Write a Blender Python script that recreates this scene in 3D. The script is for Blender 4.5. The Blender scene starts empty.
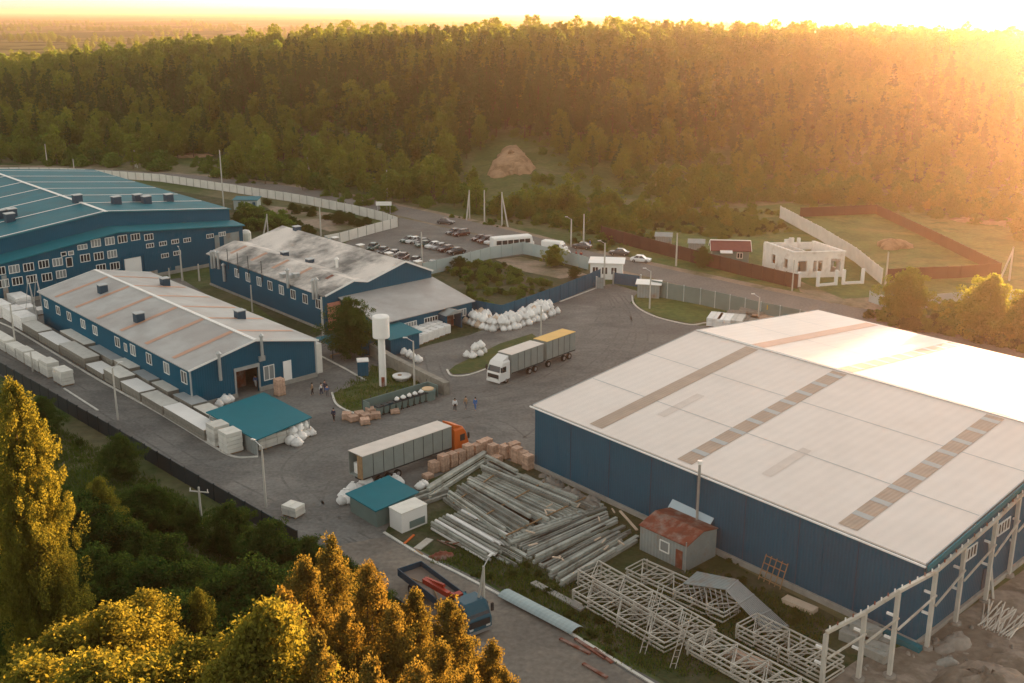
import bpy, math, random
import numpy as np
from mathutils import Vector, Matrix

# ------------------------------------------------------------------ camera, world, sun, exposure
R = math.radians
scene = bpy.context.scene
C = scene.collection
F_PX, CAM_H = 1100.0, 50.0
PITCH = math.atan((341.5 - 11) / F_PX)
cam_data = bpy.data.cameras.new('camera')
cam = bpy.data.objects.new('camera', cam_data)
C.objects.link(cam)
cam.location = (0, 0, CAM_H)
cam.rotation_euler = (math.pi / 2 - PITCH, 0, 0)
cam_data.sensor_width = 36
cam_data.lens = 36 * F_PX / 1024
cam_data.clip_start = 0.5
cam_data.clip_end = 60000
scene.camera = cam

SUN_AZ, SUN_EL = 35.0, 2.8          # degrees to the right of the view, above the horizon
world = bpy.data.worlds.new("World")
scene.world = world
world.use_nodes = True
wn = world.node_tree
bg = wn.nodes['Background']
sky = wn.nodes.new('ShaderNodeTexSky')
sky.sky_type = 'NISHITA'
sky.sun_disc = False
sky.sun_elevation = R(SUN_EL)
sky.sun_rotation = R(SUN_AZ)
sky.air_density = 1.0
sky.dust_density = 1.2
sky.ozone_density = 1.0
hs_ = wn.nodes.new('ShaderNodeHueSaturation'); hs_.inputs['Saturation'].default_value = 0.24
tint = wn.nodes.new('ShaderNodeVectorMath'); tint.operation = 'MULTIPLY'; tint.inputs[1].default_value = (1.03, 0.99, 0.93)
wn.links.new(sky.outputs[0], hs_.inputs['Color']); wn.links.new(hs_.outputs[0], tint.inputs[0]); wn.links.new(tint.outputs[0], bg.inputs[0])
bg.inputs[1].default_value = 0.13
sun_data = bpy.data.lights.new('sun', 'SUN')
sun_data.energy = 5.0
sun_data.angle = R(0.6)
sun_data.color = (1.0, 0.54, 0.29)
sun = bpy.data.objects.new('sun', sun_data)
C.objects.link(sun)
sdir = Vector((math.sin(R(SUN_AZ)) * math.cos(R(SUN_EL)), math.cos(R(SUN_AZ)) * math.cos(R(SUN_EL)), math.sin(R(SUN_EL))))
sun.rotation_euler = sdir.to_track_quat('Z', 'Y').to_euler()
scene.view_settings.view_transform = 'Standard'
scene.view_settings.look = 'None'
scene.view_settings.gamma = 1
scene.view_settings.use_curve_mapping = False
scene.view_settings.exposure = 2.62
scene.cycles.use_denoising = True
scene.cycles.volume_bounces = 1
scene.cycles.max_bounces = 6
scene.cycles.diffuse_bounces = 3
scene.cycles.transparent_max_bounces = 6

# ------------------------------------------------------------------ helpers
def W(px, py, z=0.0):
    u = (px - 512) / F_PX; v = (341.5 - py) / F_PX
    c, s = math.cos(PITCH), math.sin(PITCH)
    d = (u, c + v * s, -s + v * c)
    t = (z - CAM_H) / d[2]
    return Vector((d[0] * t, d[1] * t, z))
def PXY(p):
    c, s = math.cos(PITCH), math.sin(PITCH)
    dz = p[2] - CAM_H
    f = p[1] * c - dz * s; up = p[1] * s + dz * c
    return 512 + F_PX * p[0] / f, 341.5 - F_PX * up / f
def HT(bx, by, ty):
    p = W(bx, by); lo, hi = 0.0, 60.0
    for _ in range(40):
        m = (lo + hi) / 2
        if PXY((p.x, p.y, m))[1] > ty: lo = m
        else: hi = m
    return lo
def D(deg): return Vector((math.cos(R(deg)), math.sin(R(deg)), 0))
E1, E2 = D(-50.0), D(44.5)           # the two directions the yard is laid out in
ORD = ['first', 'second', 'third', 'fourth', 'fifth', 'sixth', 'seventh', 'eighth', 'ninth', 'tenth', 'eleventh', 'twelfth',
       'thirteenth', 'fourteenth', 'fifteenth', 'sixteenth', 'seventeenth', 'eighteenth', 'nineteenth', 'twentieth',
       'twenty-first', 'twenty-second', 'twenty-third', 'twenty-fourth', 'twenty-fifth', 'twenty-sixth', 'twenty-seventh', 'twenty-eighth']
rng = random.Random(7)
nrg = np.random.default_rng(11)

def tag(o, label=None, cat=None, group=None, kind=None):
    if label: o['label'] = label
    if cat: o['category'] = cat
    if group: o['group'] = group
    if kind: o['kind'] = kind
    return o
def thing(name, label, cat, loc=(0, 0, 0), rz=0.0, group=None):
    o = bpy.data.objects.new(name, None); C.objects.link(o)
    o.empty_display_size = 0.5
    o.location = loc; o.rotation_euler = (0, 0, rz)
    return tag(o, label, cat, group)
KIDS = {}
def copy_tree(o, parent=None):
    c = o.copy(); C.objects.link(c)
    if parent: c.parent = parent
    KIDS.setdefault(c.name, [])
    if parent: KIDS.setdefault(parent.name, []).append(c)
    for ch in list(KIDS.get(o.name, [])): copy_tree(ch, c)
    return c
def place(proto, used, loc, rz=0.0, label=None, group=None, scale=None):
    """the first call places the prototype itself, later calls a copy of it and its parts"""
    if not used[0]: o = proto; used[0] = True
    else: o = copy_tree(proto)
    o.location = loc; o.rotation_euler = (0, 0, rz)
    if scale: o.scale = scale
    if label: o['label'] = label
    if group: o['group'] = group
    return o

class MB:
    def __init__(s): s.v = []; s.f = []; s.sm = False
    def poly(s, pts):
        n = len(s.v); s.v += [tuple(p) for p in pts]; s.f.append(tuple(range(n, n + len(pts)))); return s
    def hexa(s, p):          # 8 points: bottom 4 (ccw) then top 4
        n = len(s.v); s.v += [tuple(q) for q in p]
        for q in ((3, 2, 1, 0), (4, 5, 6, 7), (0, 1, 5, 4), (1, 2, 6, 5), (2, 3, 7, 6), (3, 0, 4, 7)): s.f.append(tuple(n + k for k in q))
        return s
    def box(s, x0, x1, y0, y1, z0, z1):
        return s.hexa([(x0, y0, z0), (x1, y0, z0), (x1, y1, z0), (x0, y1, z0), (x0, y0, z1), (x1, y0, z1), (x1, y1, z1), (x0, y1, z1)])
    def prism(s, pts, dz):   # polygon raised by dz
        n = len(s.v); k = len(pts); d = Vector(dz) if not isinstance(dz, (int, float)) else Vector((0, 0, dz))
        s.v += [tuple(p) for p in pts] + [tuple(Vector(p) + d) for p in pts]
        s.f.append(tuple(n + i for i in reversed(range(k)))); s.f.append(tuple(n + k + i for i in range(k)))
        for i in range(k): j = (i + 1) % k; s.f.append((n + i, n + j, n + k + j, n + k + i))
        return s
    def bar(s, a, b, w, h=None, up=(0, 0, 1)):
        a, b = Vector(a), Vector(b); h = w if h is None else h
        d = (b - a).normalized(); upv = Vector(up)
        if abs(d.dot(upv)) > 0.98: upv = Vector((1, 0, 0))
        sd = d.cross(upv).normalized(); u = sd.cross(d).normalized()
        o = [(-1, -1), (1, -1), (1, 1), (-1, 1)]
        q = [a + sd * (w / 2 * i) + u * (h / 2 * j) for i, j in o] + [b + sd * (w / 2 * i) + u * (h / 2 * j) for i, j in o]
        n = len(s.v); s.v += [tuple(p) for p in q]
        for f in ((0, 1, 2, 3), (7, 6, 5, 4), (0, 4, 5, 1), (1, 5, 6, 2), (2, 6, 7, 3), (3, 7, 4, 0)): s.f.append(tuple(n + k for k in f))
        return s
    def tube(s, a, b, r0, r1=None, n=8, cap=True):
        a, b = Vector(a), Vector(b); r1 = r0 if r1 is None else r1
        d = (b - a).normalized(); t = Vector((1, 0, 0)) if abs(d.z) > 0.9 else Vector((0, 0, 1))
        x = d.cross(t).normalized(); y = d.cross(x).normalized(); m = len(s.v)
        for c, r in ((a, r0), (b, r1)):
            for i in range(n): th = 2 * math.pi * i / n; s.v.append(tuple(c + x * (r * math.cos(th)) + y * (r * math.sin(th))))
        for i in range(n): j = (i + 1) % n; s.f.append((m + j, m + i, m + n + i, m + n + j))
        if cap: s.f.append(tuple(m + i for i in range(n))); s.f.append(tuple(m + n + i for i in reversed(range(n))))
        return s
    def lathe(s, prof, c=(0, 0, 0), n=20):   # profile of (r, z)
        m = len(s.v); c = Vector(c)
        for r, z in prof:
            for i in range(n): th = 2 * math.pi * i / n; s.v.append((c.x + r * math.cos(th), c.y + r * math.sin(th), c.z + z))
        for k in range(len(prof) - 1):
            for i in range(n): j = (i + 1) % n; a = m + k * n; s.f.append((a + i, a + j, a + n + j, a + n + i))
        s.f.append(tuple(m + i for i in reversed(range(n)))); s.f.append(tuple(m + (len(prof) - 1) * n + i for i in range(n)))
        return s
    def build(s, name, mat, parent=None, origin=(0, 0, 0), smooth=False, bevel=0):
        ox, oy, oz = origin
        me = bpy.data.meshes.new(name)
        me.from_pydata([(x - ox, y - oy, z - oz) for x, y, z in s.v], [], s.f)
        me.materials.append(mat)
        if smooth: me.polygons.foreach_set('use_smooth', [True] * len(me.polygons))
        me.update()
        o = bpy.data.objects.new(name, me); C.objects.link(o)
        KIDS.setdefault(o.name, [])
        if parent:
            o.parent = parent; KIDS.setdefault(parent.name, []).append(o)
        else: o.location = origin
        if bevel:
            b = o.modifiers.new('bevel', 'BEVEL'); b.width = bevel; b.segments = 2; b.limit_method = 'ANGLE'
        return o

# ------------------------------------------------------------------ materials
MATS = {}
def mat(name, col, rough=0.8, metal=0.0, var=0.0, vscale=0.5, dirt=None, dscale=0.15, damt=0.5, wave=None, bump=0.0, bscale=8.0, objvar=0.0, spec=0.3):
    """base colour broken up by two noises; dirt = second colour; wave = (degrees, pitch, depth) of corrugation"""
    if name in MATS: return MATS[name]
    m = bpy.data.materials.new(name); m.use_nodes = True
    nt = m.node_tree; N = nt.nodes; L = nt.links; b = N['Principled BSDF']
    b.inputs['Roughness'].default_value = rough; b.inputs['Metallic'].default_value = metal
    b.inputs['Specular IOR Level'].default_value = spec
    tc = N.new('ShaderNodeTexCoord')
    out = None
    rgb = N.new('ShaderNodeRGB'); rgb.outputs[0].default_value = (*col, 1); out = rgb.outputs[0]
    if dirt:
        n1 = N.new('ShaderNodeTexNoise'); n1.inputs['Scale'].default_value = dscale; n1.inputs['Detail'].default_value = 8; n1.inputs['Roughness'].default_value = 0.65
        L.new(tc.outputs['Object'], n1.inputs['Vector'])
        r1 = N.new('ShaderNodeValToRGB'); r1.color_ramp.elements[0].position = 0.62 - damt * 0.3; r1.color_ramp.elements[1].position = 0.80 - damt * 0.3
        L.new(n1.outputs[0], r1.inputs[0])
        mx = N.new('ShaderNodeMix'); mx.data_type = 'RGBA'; mx.inputs[7].default_value = (*dirt, 1)
        L.new(r1.outputs[0], mx.inputs[0]); L.new(out, mx.inputs[6]); out = mx.outputs[2]
    if var:
        n2 = N.new('ShaderNodeTexNoise'); n2.inputs['Scale'].default_value = vscale; n2.inputs['Detail'].default_value = 6
        L.new(tc.outputs['Object'], n2.inputs['Vector'])
        mr = N.new('ShaderNodeMapRange'); mr.inputs[1].default_value = 0.25; mr.inputs[2].default_value = 0.75; mr.inputs[3].default_value = 1 - var; mr.inputs[4].default_value = 1 + var
        L.new(n2.outputs[0], mr.inputs[0])
        vm = N.new('ShaderNodeVectorMath'); vm.operation = 'SCALE'; L.new(out, vm.inputs[0]); L.new(mr.outputs[0], vm.inputs['Scale']); out = vm.outputs[0]
    if objvar:
        oi = N.new('ShaderNodeObjectInfo'); mr = N.new('ShaderNodeMapRange'); mr.inputs[3].default_value = 1 - objvar; mr.inputs[4].default_value = 1 + objvar
        L.new(oi.outputs['Random'], mr.inputs[0])
        vm = N.new('ShaderNodeVectorMath'); vm.operation = 'SCALE'; L.new(out, vm.inputs[0]); L.new(mr.outputs[0], vm.inputs['Scale']); out = vm.outputs[0]
    hgt = None
    if wave:
        mp = N.new('ShaderNodeMapping'); mp.vector_type = 'POINT'; mp.inputs['Rotation'].default_value = (0, 0, R(-wave[0])); L.new(tc.outputs['Object'], mp.inputs[0])
        wv = N.new('ShaderNodeTexWave'); wv.bands_direction = 'X'; wv.inputs['Scale'].default_value = 0.314 / wave[1]; wv.inputs['Distortion'].default_value = 0
        L.new(mp.outputs[0], wv.inputs[0]); hgt = (wv.outputs['Fac'], wave[2])
        mr = N.new('ShaderNodeMapRange'); mr.inputs[3].default_value = 1 - wave[2] * 3; mr.inputs[4].default_value = 1 + wave[2] * 1.5
        L.new(wv.outputs['Fac'], mr.inputs[0])
        vm = N.new('ShaderNodeVectorMath'); vm.operation = 'SCALE'; L.new(out, vm.inputs[0]); L.new(mr.outputs[0], vm.inputs['Scale']); out = vm.outputs[0]
    elif bump:
        n3 = N.new('ShaderNodeTexNoise'); n3.inputs['Scale'].default_value = bscale; n3.inputs['Detail'].default_value = 5; L.new(tc.outputs['Object'], n3.inputs['Vector'])
        hgt = (n3.outputs[0], bump)
    if hgt:
        bp = N.new('ShaderNodeBump'); bp.inputs['Distance'].default_value = hgt[1]; bp.inputs['Strength'].default_value = 0.7
        L.new(hgt[0], bp.inputs['Height']); L.new(bp.outputs[0], b.inputs['Normal'])
    L.new(out, b.inputs['Base Color'])
    MATS[name] = m
    return m
def leafmat(name, c1, c2, trans=0.45, tcol=None):
    """leaf clumps: colour varies per leaf island and per tree, part of the light shines through"""
    m = bpy.data.materials.new(name); m.use_nodes = True
    nt = m.node_tree; N = nt.nodes; L = nt.links
    N.remove(N['Principled BSDF']); outn = N['Material Output']
    g = N.new('ShaderNodeNewGeometry'); oi = N.new('ShaderNodeObjectInfo'); tc = N.new('ShaderNodeTexCoord')
    mx = N.new('ShaderNodeMix'); mx.data_type = 'RGBA'; mx.inputs[6].default_value = (*c1, 1); mx.inputs[7].default_value = (*c2, 1)
    n = N.new('ShaderNodeTexNoise'); n.inputs['Scale'].default_value = 0.5; L.new(tc.outputs['Object'], n.inputs['Vector'])
    a = N.new('ShaderNodeMath'); a.operation = 'ADD'; L.new(g.outputs['Random Per Island'], a.inputs[0]); L.new(oi.outputs['Random'], a.inputs[1])
    a2 = N.new('ShaderNodeMath'); a2.operation = 'MULTIPLY_ADD'; a2.inputs[1].default_value = 0.33; L.new(a.outputs[0], a2.inputs[0])
    n2 = N.new('ShaderNodeMath'); n2.operation = 'MULTIPLY'; n2.inputs[1].default_value = 0.33; L.new(n.outputs[0], n2.inputs[0]); L.new(n2.outputs[0], a2.inputs[2])
    L.new(a2.outputs[0], mx.inputs[0])
    d = N.new('ShaderNodeBsdfDiffuse'); t = N.new('ShaderNodeBsdfTranslucent'); ms = N.new('ShaderNodeMixShader'); ms.inputs[0].default_value = trans
    L.new(mx.outputs[2], d.inputs[0])
    vm = N.new('ShaderNodeVectorMath'); vm.operation = 'MULTIPLY'; vm.inputs[1].default_value = tcol or (2.3, 1.9, 0.9)
    L.new(mx.outputs[2], vm.inputs[0]); L.new(vm.outputs[0], t.inputs[0])
    L.new(d.outputs[0], ms.inputs[1]); L.new(t.outputs[0], ms.inputs[2]); L.new(ms.outputs[0], outn.inputs['Surface'])
    return m

M = {}
M['blue'] = mat('blue_cladding', (0.0004, 0.082, 0.142), 0.7, spec=0.08, var=0.10, vscale=0.25, wave=(-50, 0.35, 0.03))
M['blue2'] = mat('blue_cladding_end', (0.0004, 0.082, 0.142), 0.7, spec=0.08, var=0.10, vscale=0.25, wave=(44.5, 0.35, 0.03))
M['teal'] = mat('teal_roof', (0.002, 0.135, 0.175), 0.6, spec=0.12, var=0.10, vscale=0.3, wave=(-50, 0.45, 0.03), dirt=(0.02, 0.12, 0.15), dscale=0.2)
M['tealp'] = mat('teal_paint', (0.002, 0.135, 0.175), 0.6, spec=0.12, var=0.06)
M['roofgrey'] = mat('grey_roof', (0.42, 0.42, 0.40), 0.5, var=0.06, vscale=0.4, wave=(-50, 0.45, 0.02), dirt=(0.34, 0.32, 0.30), dscale=0.12, damt=0.7)
M['roofwhite'] = mat('pale_roof', (0.74, 0.665, 0.605), 0.55, var=0.03, vscale=0.5, wave=(-50, 1.1, 0.008), dirt=(0.70, 0.625, 0.565), dscale=0.10, damt=0.6)
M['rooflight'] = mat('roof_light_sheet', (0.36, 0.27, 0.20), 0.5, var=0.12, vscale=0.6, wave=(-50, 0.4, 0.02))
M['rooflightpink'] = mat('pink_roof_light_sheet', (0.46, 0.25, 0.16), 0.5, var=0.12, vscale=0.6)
M['roofpane'] = mat('roof_pane', (0.34, 0.36, 0.36), 0.4, var=0.08)
M['roofdirty'] = mat('soot_stained_roof', (0.70, 0.63, 0.56), 0.6, var=0.12, vscale=0.25, dirt=(0.13, 0.13, 0.12), dscale=0.10, damt=0.62, wave=(-50, 0.45, 0.02))
M['white'] = mat('white_trim', (0.78, 0.76, 0.72), 0.5, var=0.05)
M['frame'] = mat('window_frame_white', (0.75, 0.74, 0.70), 0.5)
M['glass'] = mat('dark_glass', (0.02, 0.025, 0.03), 0.1, spec=0.6)
M['glasspale'] = mat('curtained_glass', (0.22, 0.24, 0.24), 0.25, spec=0.5)
M['concrete'] = mat('concrete', (0.30, 0.30, 0.27), 0.9, var=0.15, vscale=1.2, dirt=(0.20, 0.19, 0.16), dscale=0.5, bump=0.02)
M['beam'] = mat('concrete_beam_grey', (0.33, 0.34, 0.30), 0.9, var=0.18, vscale=0.7, dirt=(0.20, 0.20, 0.17), dscale=0.6, bump=0.02, objvar=0.42)
M['pole'] = mat('concrete_pole', (0.46, 0.44, 0.39), 0.9, var=0.1, vscale=1.0)
M['plinth'] = mat('plinth_concrete', (0.30, 0.29, 0.26), 0.9, var=0.2, vscale=1.0, bump=0.02)
M['kerb'] = mat('kerb_white', (0.60, 0.58, 0.52), 0.9, var=0.2, vscale=0.9)
M['darkmetal'] = mat('dark_metal', (0.03, 0.035, 0.04), 0.5)
M['galv'] = mat('galvanised', (0.45, 0.46, 0.45), 0.4, metal=0.5, var=0.1, vscale=1.0)
M['trusswhite'] = mat('truss_primer', (0.46, 0.43, 0.37), 0.6, var=0.15, vscale=0.8, dirt=(0.30, 0.24, 0.18), dscale=0.7, damt=0.35, objvar=0.1)
M['bag'] = mat('woven_bag_white', (0.80, 0.78, 0.74), 0.8, var=0.12, vscale=1.5, bump=0.08, bscale=4, objvar=0.10)
M['bagtan'] = mat('woven_bag_tan', (0.62, 0.48, 0.36), 0.8, var=0.15, vscale=1.5, bump=0.08, bscale=4, objvar=0.15)
M['wrap'] = mat('wrapped_block', (0.62, 0.60, 0.54), 0.6, var=0.10, vscale=1.2, bump=0.03, bscale=3, objvar=0.15)
M['blocks'] = mat('grey_block', (0.24, 0.225, 0.19), 0.9, var=0.15, vscale=2.0, objvar=0.15)
M['brick'] = mat('pink_paver', (0.50, 0.33, 0.24), 0.85, var=0.25, vscale=3.0, objvar=0.15, bump=0.03, bscale=5)
M['wood'] = mat('pallet_wood', (0.30, 0.19, 0.10), 0.9, var=0.2, vscale=3.0)
M['rust'] = mat('rusty_sheet', (0.20, 0.055, 0.03), 0.8, var=0.25, vscale=1.5, dirt=(0.25, 0.18, 0.15), dscale=0.7, damt=0.5)
M['shedgrey'] = mat('weathered_grey_sheet', (0.26, 0.29, 0.28), 0.7, var=0.12, vscale=1.0, wave=(-50, 0.4, 0.03), dirt=(0.22, 0.16, 0.12), dscale=0.5, damt=0.35)
M['maroon'] = mat('maroon_sheet', (0.050, 0.014, 0.012), 0.6, var=0.15, vscale=0.4)
M['maroonroof'] = mat('maroon_roof_tiles', (0.16, 0.045, 0.045), 0.6, var=0.15, vscale=1.2)
M['whitebrick'] = mat('white_silicate_brick', (0.74, 0.70, 0.64), 0.9, var=0.10, vscale=0.9, dirt=(0.55, 0.48, 0.41), dscale=0.5, damt=0.25, bump=0.03)
M['panelwhite'] = mat('white_concrete_panel', (0.62, 0.60, 0.55), 0.9, var=0.10, vscale=0.5)
M['paleblue'] = mat('pale_blue_sheet_fence', (0.36, 0.43, 0.42), 0.7, var=0.10, vscale=0.4)
M['meshgrey'] = mat('green_grey_fence', (0.13, 0.19, 0.175), 0.7, var=0.15, vscale=0.4)
M['fencedark'] = mat('dark_fence_sheet', (0.012, 0.026, 0.032), 0.7, var=0.2, vscale=0.3)
M['red'] = mat('red_paint', (0.34, 0.03, 0.012), 0.5, var=0.1)
M['orange'] = mat('orange_paint', (0.62, 0.13, 0.02), 0.4, var=0.05)
M['skin'] = mat('skin', (0.45, 0.26, 0.18), 0.7)
M['hair'] = mat('hair', (0.03, 0.02, 0.015), 0.8)
M['tyre'] = mat('tyre_rubber', (0.012, 0.012, 0.012), 0.9)
M['rim'] = mat('wheel_rim', (0.35, 0.35, 0.35), 0.4, metal=0.6)
M['chassis'] = mat('chassis', (0.03, 0.03, 0.03), 0.8)
M['tarpgrey'] = mat('grey_green_tarpaulin', (0.24, 0.27, 0.25), 0.6, var=0.10, vscale=0.8, bump=0.05, bscale=1.2)
M['tarproof'] = mat('pale_tarpaulin_roof', (0.62, 0.56, 0.50), 0.6, var=0.08, vscale=0.8)
M['tarpyellow'] = mat('yellow_tarpaulin', (0.72, 0.44, 0.12), 0.6, var=0.06)
M['lamp'] = mat('lamp_glass', (0.55, 0.55, 0.52), 0.3)
M['rock'] = mat('rubble_stone', (0.24, 0.22, 0.19), 0.95, var=0.25, vscale=1.5, bump=0.1, bscale=2, objvar=0.2)
M['stonewall'] = mat('old_rubble_wall', (0.24, 0.225, 0.19), 0.95, var=0.25, vscale=1.2, bump=0.08, bscale=2)
M['bark'] = mat('bark', (0.11, 0.08, 0.055), 0.95, var=0.2, vscale=2.0, bump=0.03)
M['barkpine'] = mat('pine_bark', (0.09, 0.062, 0.042), 0.95, var=0.2, vscale=2.0)
M['leafpine'] = leafmat('pine_needles', (0.022, 0.064, 0.022), (0.060, 0.125, 0.036), 0.38)
M['leafbirch'] = leafmat('broad_leaves', (0.038, 0.098, 0.024), (0.165, 0.200, 0.045), 0.60)
M['leafbush'] = leafmat('bush_leaves', (0.045, 0.110, 0.026), (0.120, 0.190, 0.044), 0.40)
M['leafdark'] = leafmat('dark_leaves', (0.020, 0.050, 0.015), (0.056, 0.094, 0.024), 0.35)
M['leafgold'] = leafmat('golden_pine_needles', (0.070, 0.074, 0.022), (0.160, 0.120, 0.034), 0.42)
M['leafpoplar'] = leafmat('poplar_leaves', (0.070, 0.092, 0.020), (0.170, 0.160, 0.034), 0.50)

def groundmat(name, cols, scales, bump=0.05, bs=2.0, tracks=False):
    """patchwork of ground colours blended by noises of falling size"""
    m = bpy.data.materials.new(name); m.use_nodes = True
    nt = m.node_tree; N = nt.nodes; L = nt.links; b = N['Principled BSDF']; b.inputs['Roughness'].default_value = 0.95
    b.inputs['Specular IOR Level'].default_value = 0.15
    tc = N.new('ShaderNodeTexCoord'); out = None
    for i, (c, sc) in enumerate(zip(cols, scales)):
        if i == 0:
            r = N.new('ShaderNodeRGB'); r.outputs[0].default_value = (*c, 1); out = r.outputs[0]; continue
        n = N.new('ShaderNodeTexNoise'); n.inputs['Scale'].default_value = sc; n.inputs['Detail'].default_value = 10; n.inputs['Roughness'].default_value = 0.62; n.inputs['Distortion'].default_value = 0.4
        mp = N.new('ShaderNodeMapping'); mp.inputs['Location'].default_value = (13.7 * i, 5.1 * i, 0); L.new(tc.outputs['Object'], mp.inputs[0]); L.new(mp.outputs[0], n.inputs['Vector'])
        rp = N.new('ShaderNodeValToRGB'); rp.color_ramp.elements[0].position = 0.47; rp.color_ramp.elements[1].position = 0.60; L.new(n.outputs[0], rp.inputs[0])
        mx = N.new('ShaderNodeMix'); mx.data_type = 'RGBA'; mx.inputs[7].default_value = (*c, 1); L.new(rp.outputs[0], mx.inputs[0]); L.new(out, mx.inputs[6]); out = mx.outputs[2]
    if tracks:   # faint curved tyre marks
        mp = N.new('ShaderNodeMapping'); mp.inputs['Rotation'].default_value = (0, 0, R(-42)); mp.inputs['Scale'].default_value = (0.35, 1.0, 1); L.new(tc.outputs['Object'], mp.inputs[0])
        n = N.new('ShaderNodeTexNoise'); n.inputs['Scale'].default_value = 0.35; n.inputs['Detail'].default_value = 4; n.inputs['Distortion'].default_value = 1.2; L.new(mp.outputs[0], n.inputs['Vector'])
        mr = N.new('ShaderNodeMapRange'); mr.inputs[1].default_value = 0.35; mr.inputs[2].default_value = 0.65; mr.inputs[3].default_value = 0.90; mr.inputs[4].default_value = 1.10; L.new(n.outputs[0], mr.inputs[0])
        vm = N.new('ShaderNodeVectorMath'); vm.operation = 'SCALE'; L.new(out, vm.inputs[0]); L.new(mr.outputs[0], vm.inputs['Scale']); out = vm.outputs[0]
    if tracks:   # oil spots and worn patches
        n = N.new('ShaderNodeTexNoise'); n.inputs['Scale'].default_value = 0.22; n.inputs['Detail'].default_value = 5; n.inputs['Roughness'].default_value = 0.7; L.new(tc.outputs['Object'], n.inputs['Vector'])
        mr = N.new('ShaderNodeMapRange'); mr.inputs[1].default_value = 0.60; mr.inputs[2].default_value = 0.72; mr.inputs[3].default_value = 1.0; mr.inputs[4].default_value = 0.72; L.new(n.outputs[0], mr.inputs[0])
        vm = N.new('ShaderNodeVectorMath'); vm.operation = 'SCALE'; L.new(out, vm.inputs[0]); L.new(mr.outputs[0], vm.inputs['Scale']); out = vm.outputs[0]
    n3 = N.new('ShaderNodeTexNoise'); n3.inputs['Scale'].default_value = bs; n3.inputs['Detail'].default_value = 6; L.new(tc.outputs['Object'], n3.inputs['Vector'])
    mr = N.new('ShaderNodeMapRange'); mr.inputs[1].default_value = 0.3; mr.inputs[2].default_value = 0.7; mr.inputs[3].default_value = 0.82; mr.inputs[4].default_value = 1.18; L.new(n3.outputs[0], mr.inputs[0])
    vm = N.new('ShaderNodeVectorMath'); vm.operation = 'SCALE'; L.new(out, vm.inputs[0]); L.new(mr.outputs[0], vm.inputs['Scale']); out = vm.outputs[0]
    bp = N.new('ShaderNodeBump'); bp.inputs['Distance'].default_value = bump; L.new(n3.outputs[0], bp.inputs['Height']); L.new(bp.outputs[0], b.inputs['Normal'])
    L.new(out, b.inputs['Base Color'])
    return m
M['grass'] = groundmat('grass_ground', [(0.050, 0.085, 0.025), (0.085, 0.110, 0.035), (0.14, 0.13, 0.07)], [0, 0.05, 0.03], 0.25, 0.8)
M['lawn'] = groundmat('lawn_ground', [(0.055, 0.080, 0.022), (0.10, 0.10, 0.035)], [0, 0.25], 0.1, 3)
M['asphalt'] = groundmat('yard_asphalt', [(0.155, 0.153, 0.142), (0.188, 0.183, 0.168), (0.130, 0.129, 0.121)], [0, 0.045, 0.11], 0.01, 2.5, True)
M['road'] = groundmat('road_asphalt', [(0.155, 0.150, 0.138), (0.185, 0.175, 0.158)], [0, 0.08], 0.01, 2.5)
M['dust'] = groundmat('dusty_shoulder', [(0.28, 0.22, 0.165), (0.22, 0.175, 0.13), (0.10, 0.105, 0.05)], [0, 0.1, 0.06], 0.05, 1.5)
M['dirt'] = groundmat('trodden_dirt', [(0.19, 0.16, 0.125), (0.13, 0.11, 0.085), (0.26, 0.22, 0.18)], [0, 0.12, 0.3], 0.15, 1.2)
M['gravelgrass'] = groundmat('weedy_ground', [(0.055, 0.065, 0.028), (0.085, 0.080, 0.050), (0.035, 0.055, 0.018)], [0, 0.15, 0.2], 0.2, 1.5)
M['meadow'] = groundmat('dry_meadow', [(0.085, 0.130, 0.034), (0.135, 0.140, 0.045), (0.055, 0.100, 0.025)], [0, 0.06, 0.12], 0.2, 1.0)
M['sand'] = groundmat('bare_sand', [(0.33, 0.215, 0.13), (0.22, 0.14, 0.08)], [0, 0.2], 0.3, 0.6)
M['roadpale'] = groundmat('dusty_yard_road', [(0.210, 0.187, 0.158), (0.255, 0.225, 0.185), (0.165, 0.150, 0.130)], [0, 0.10, 0.16], 0.01, 2.0)
M['tyremark'] = groundmat('tyre_mark_asphalt', [(0.132, 0.130, 0.121), (0.155, 0.152, 0.141)], [0, 0.5], 0.01, 2.5)
# ------------------------------------------------------------------ terrain
BORDER = [W(px, py) for px, py in ((-400, 158), (-50, 160), (100, 165), (250, 178), (330, 190), (430, 203), (520, 215), (600, 210), (700, 203), (800, 197), (900, 203), (960, 213), (1100, 214), (1400, 214))]
bx_ = np.array([p.x for p in BORDER]); by_ = np.array([p.y for p in BORDER])
def sstep(t): t = np.clip(t, 0, 1); return t * t * (3 - 2 * t)
def hill(x, y):
    x = np.asarray(x, float); y = np.asarray(y, float)
    t = y - np.interp(x, bx_, by_)
    A = np.interp(x, [-900, -420, -290, -200, -100, 20, 200, 300, 700, 1500], [0, 2, 7, 17.5, 25, 29, 26, 22.5, 18, 0])
    z = A * sstep(t / 225.0) * (1 - sstep((t - 330) / 420.0))
    z = z + 1.3 * np.sin(x * 0.05 + 1) * np.sin(y * 0.043) * sstep(t / 40) * (1 - sstep((t - 330) / 420.0))
    return z
def hz(x, y): return float(hill(x, y))

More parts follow.
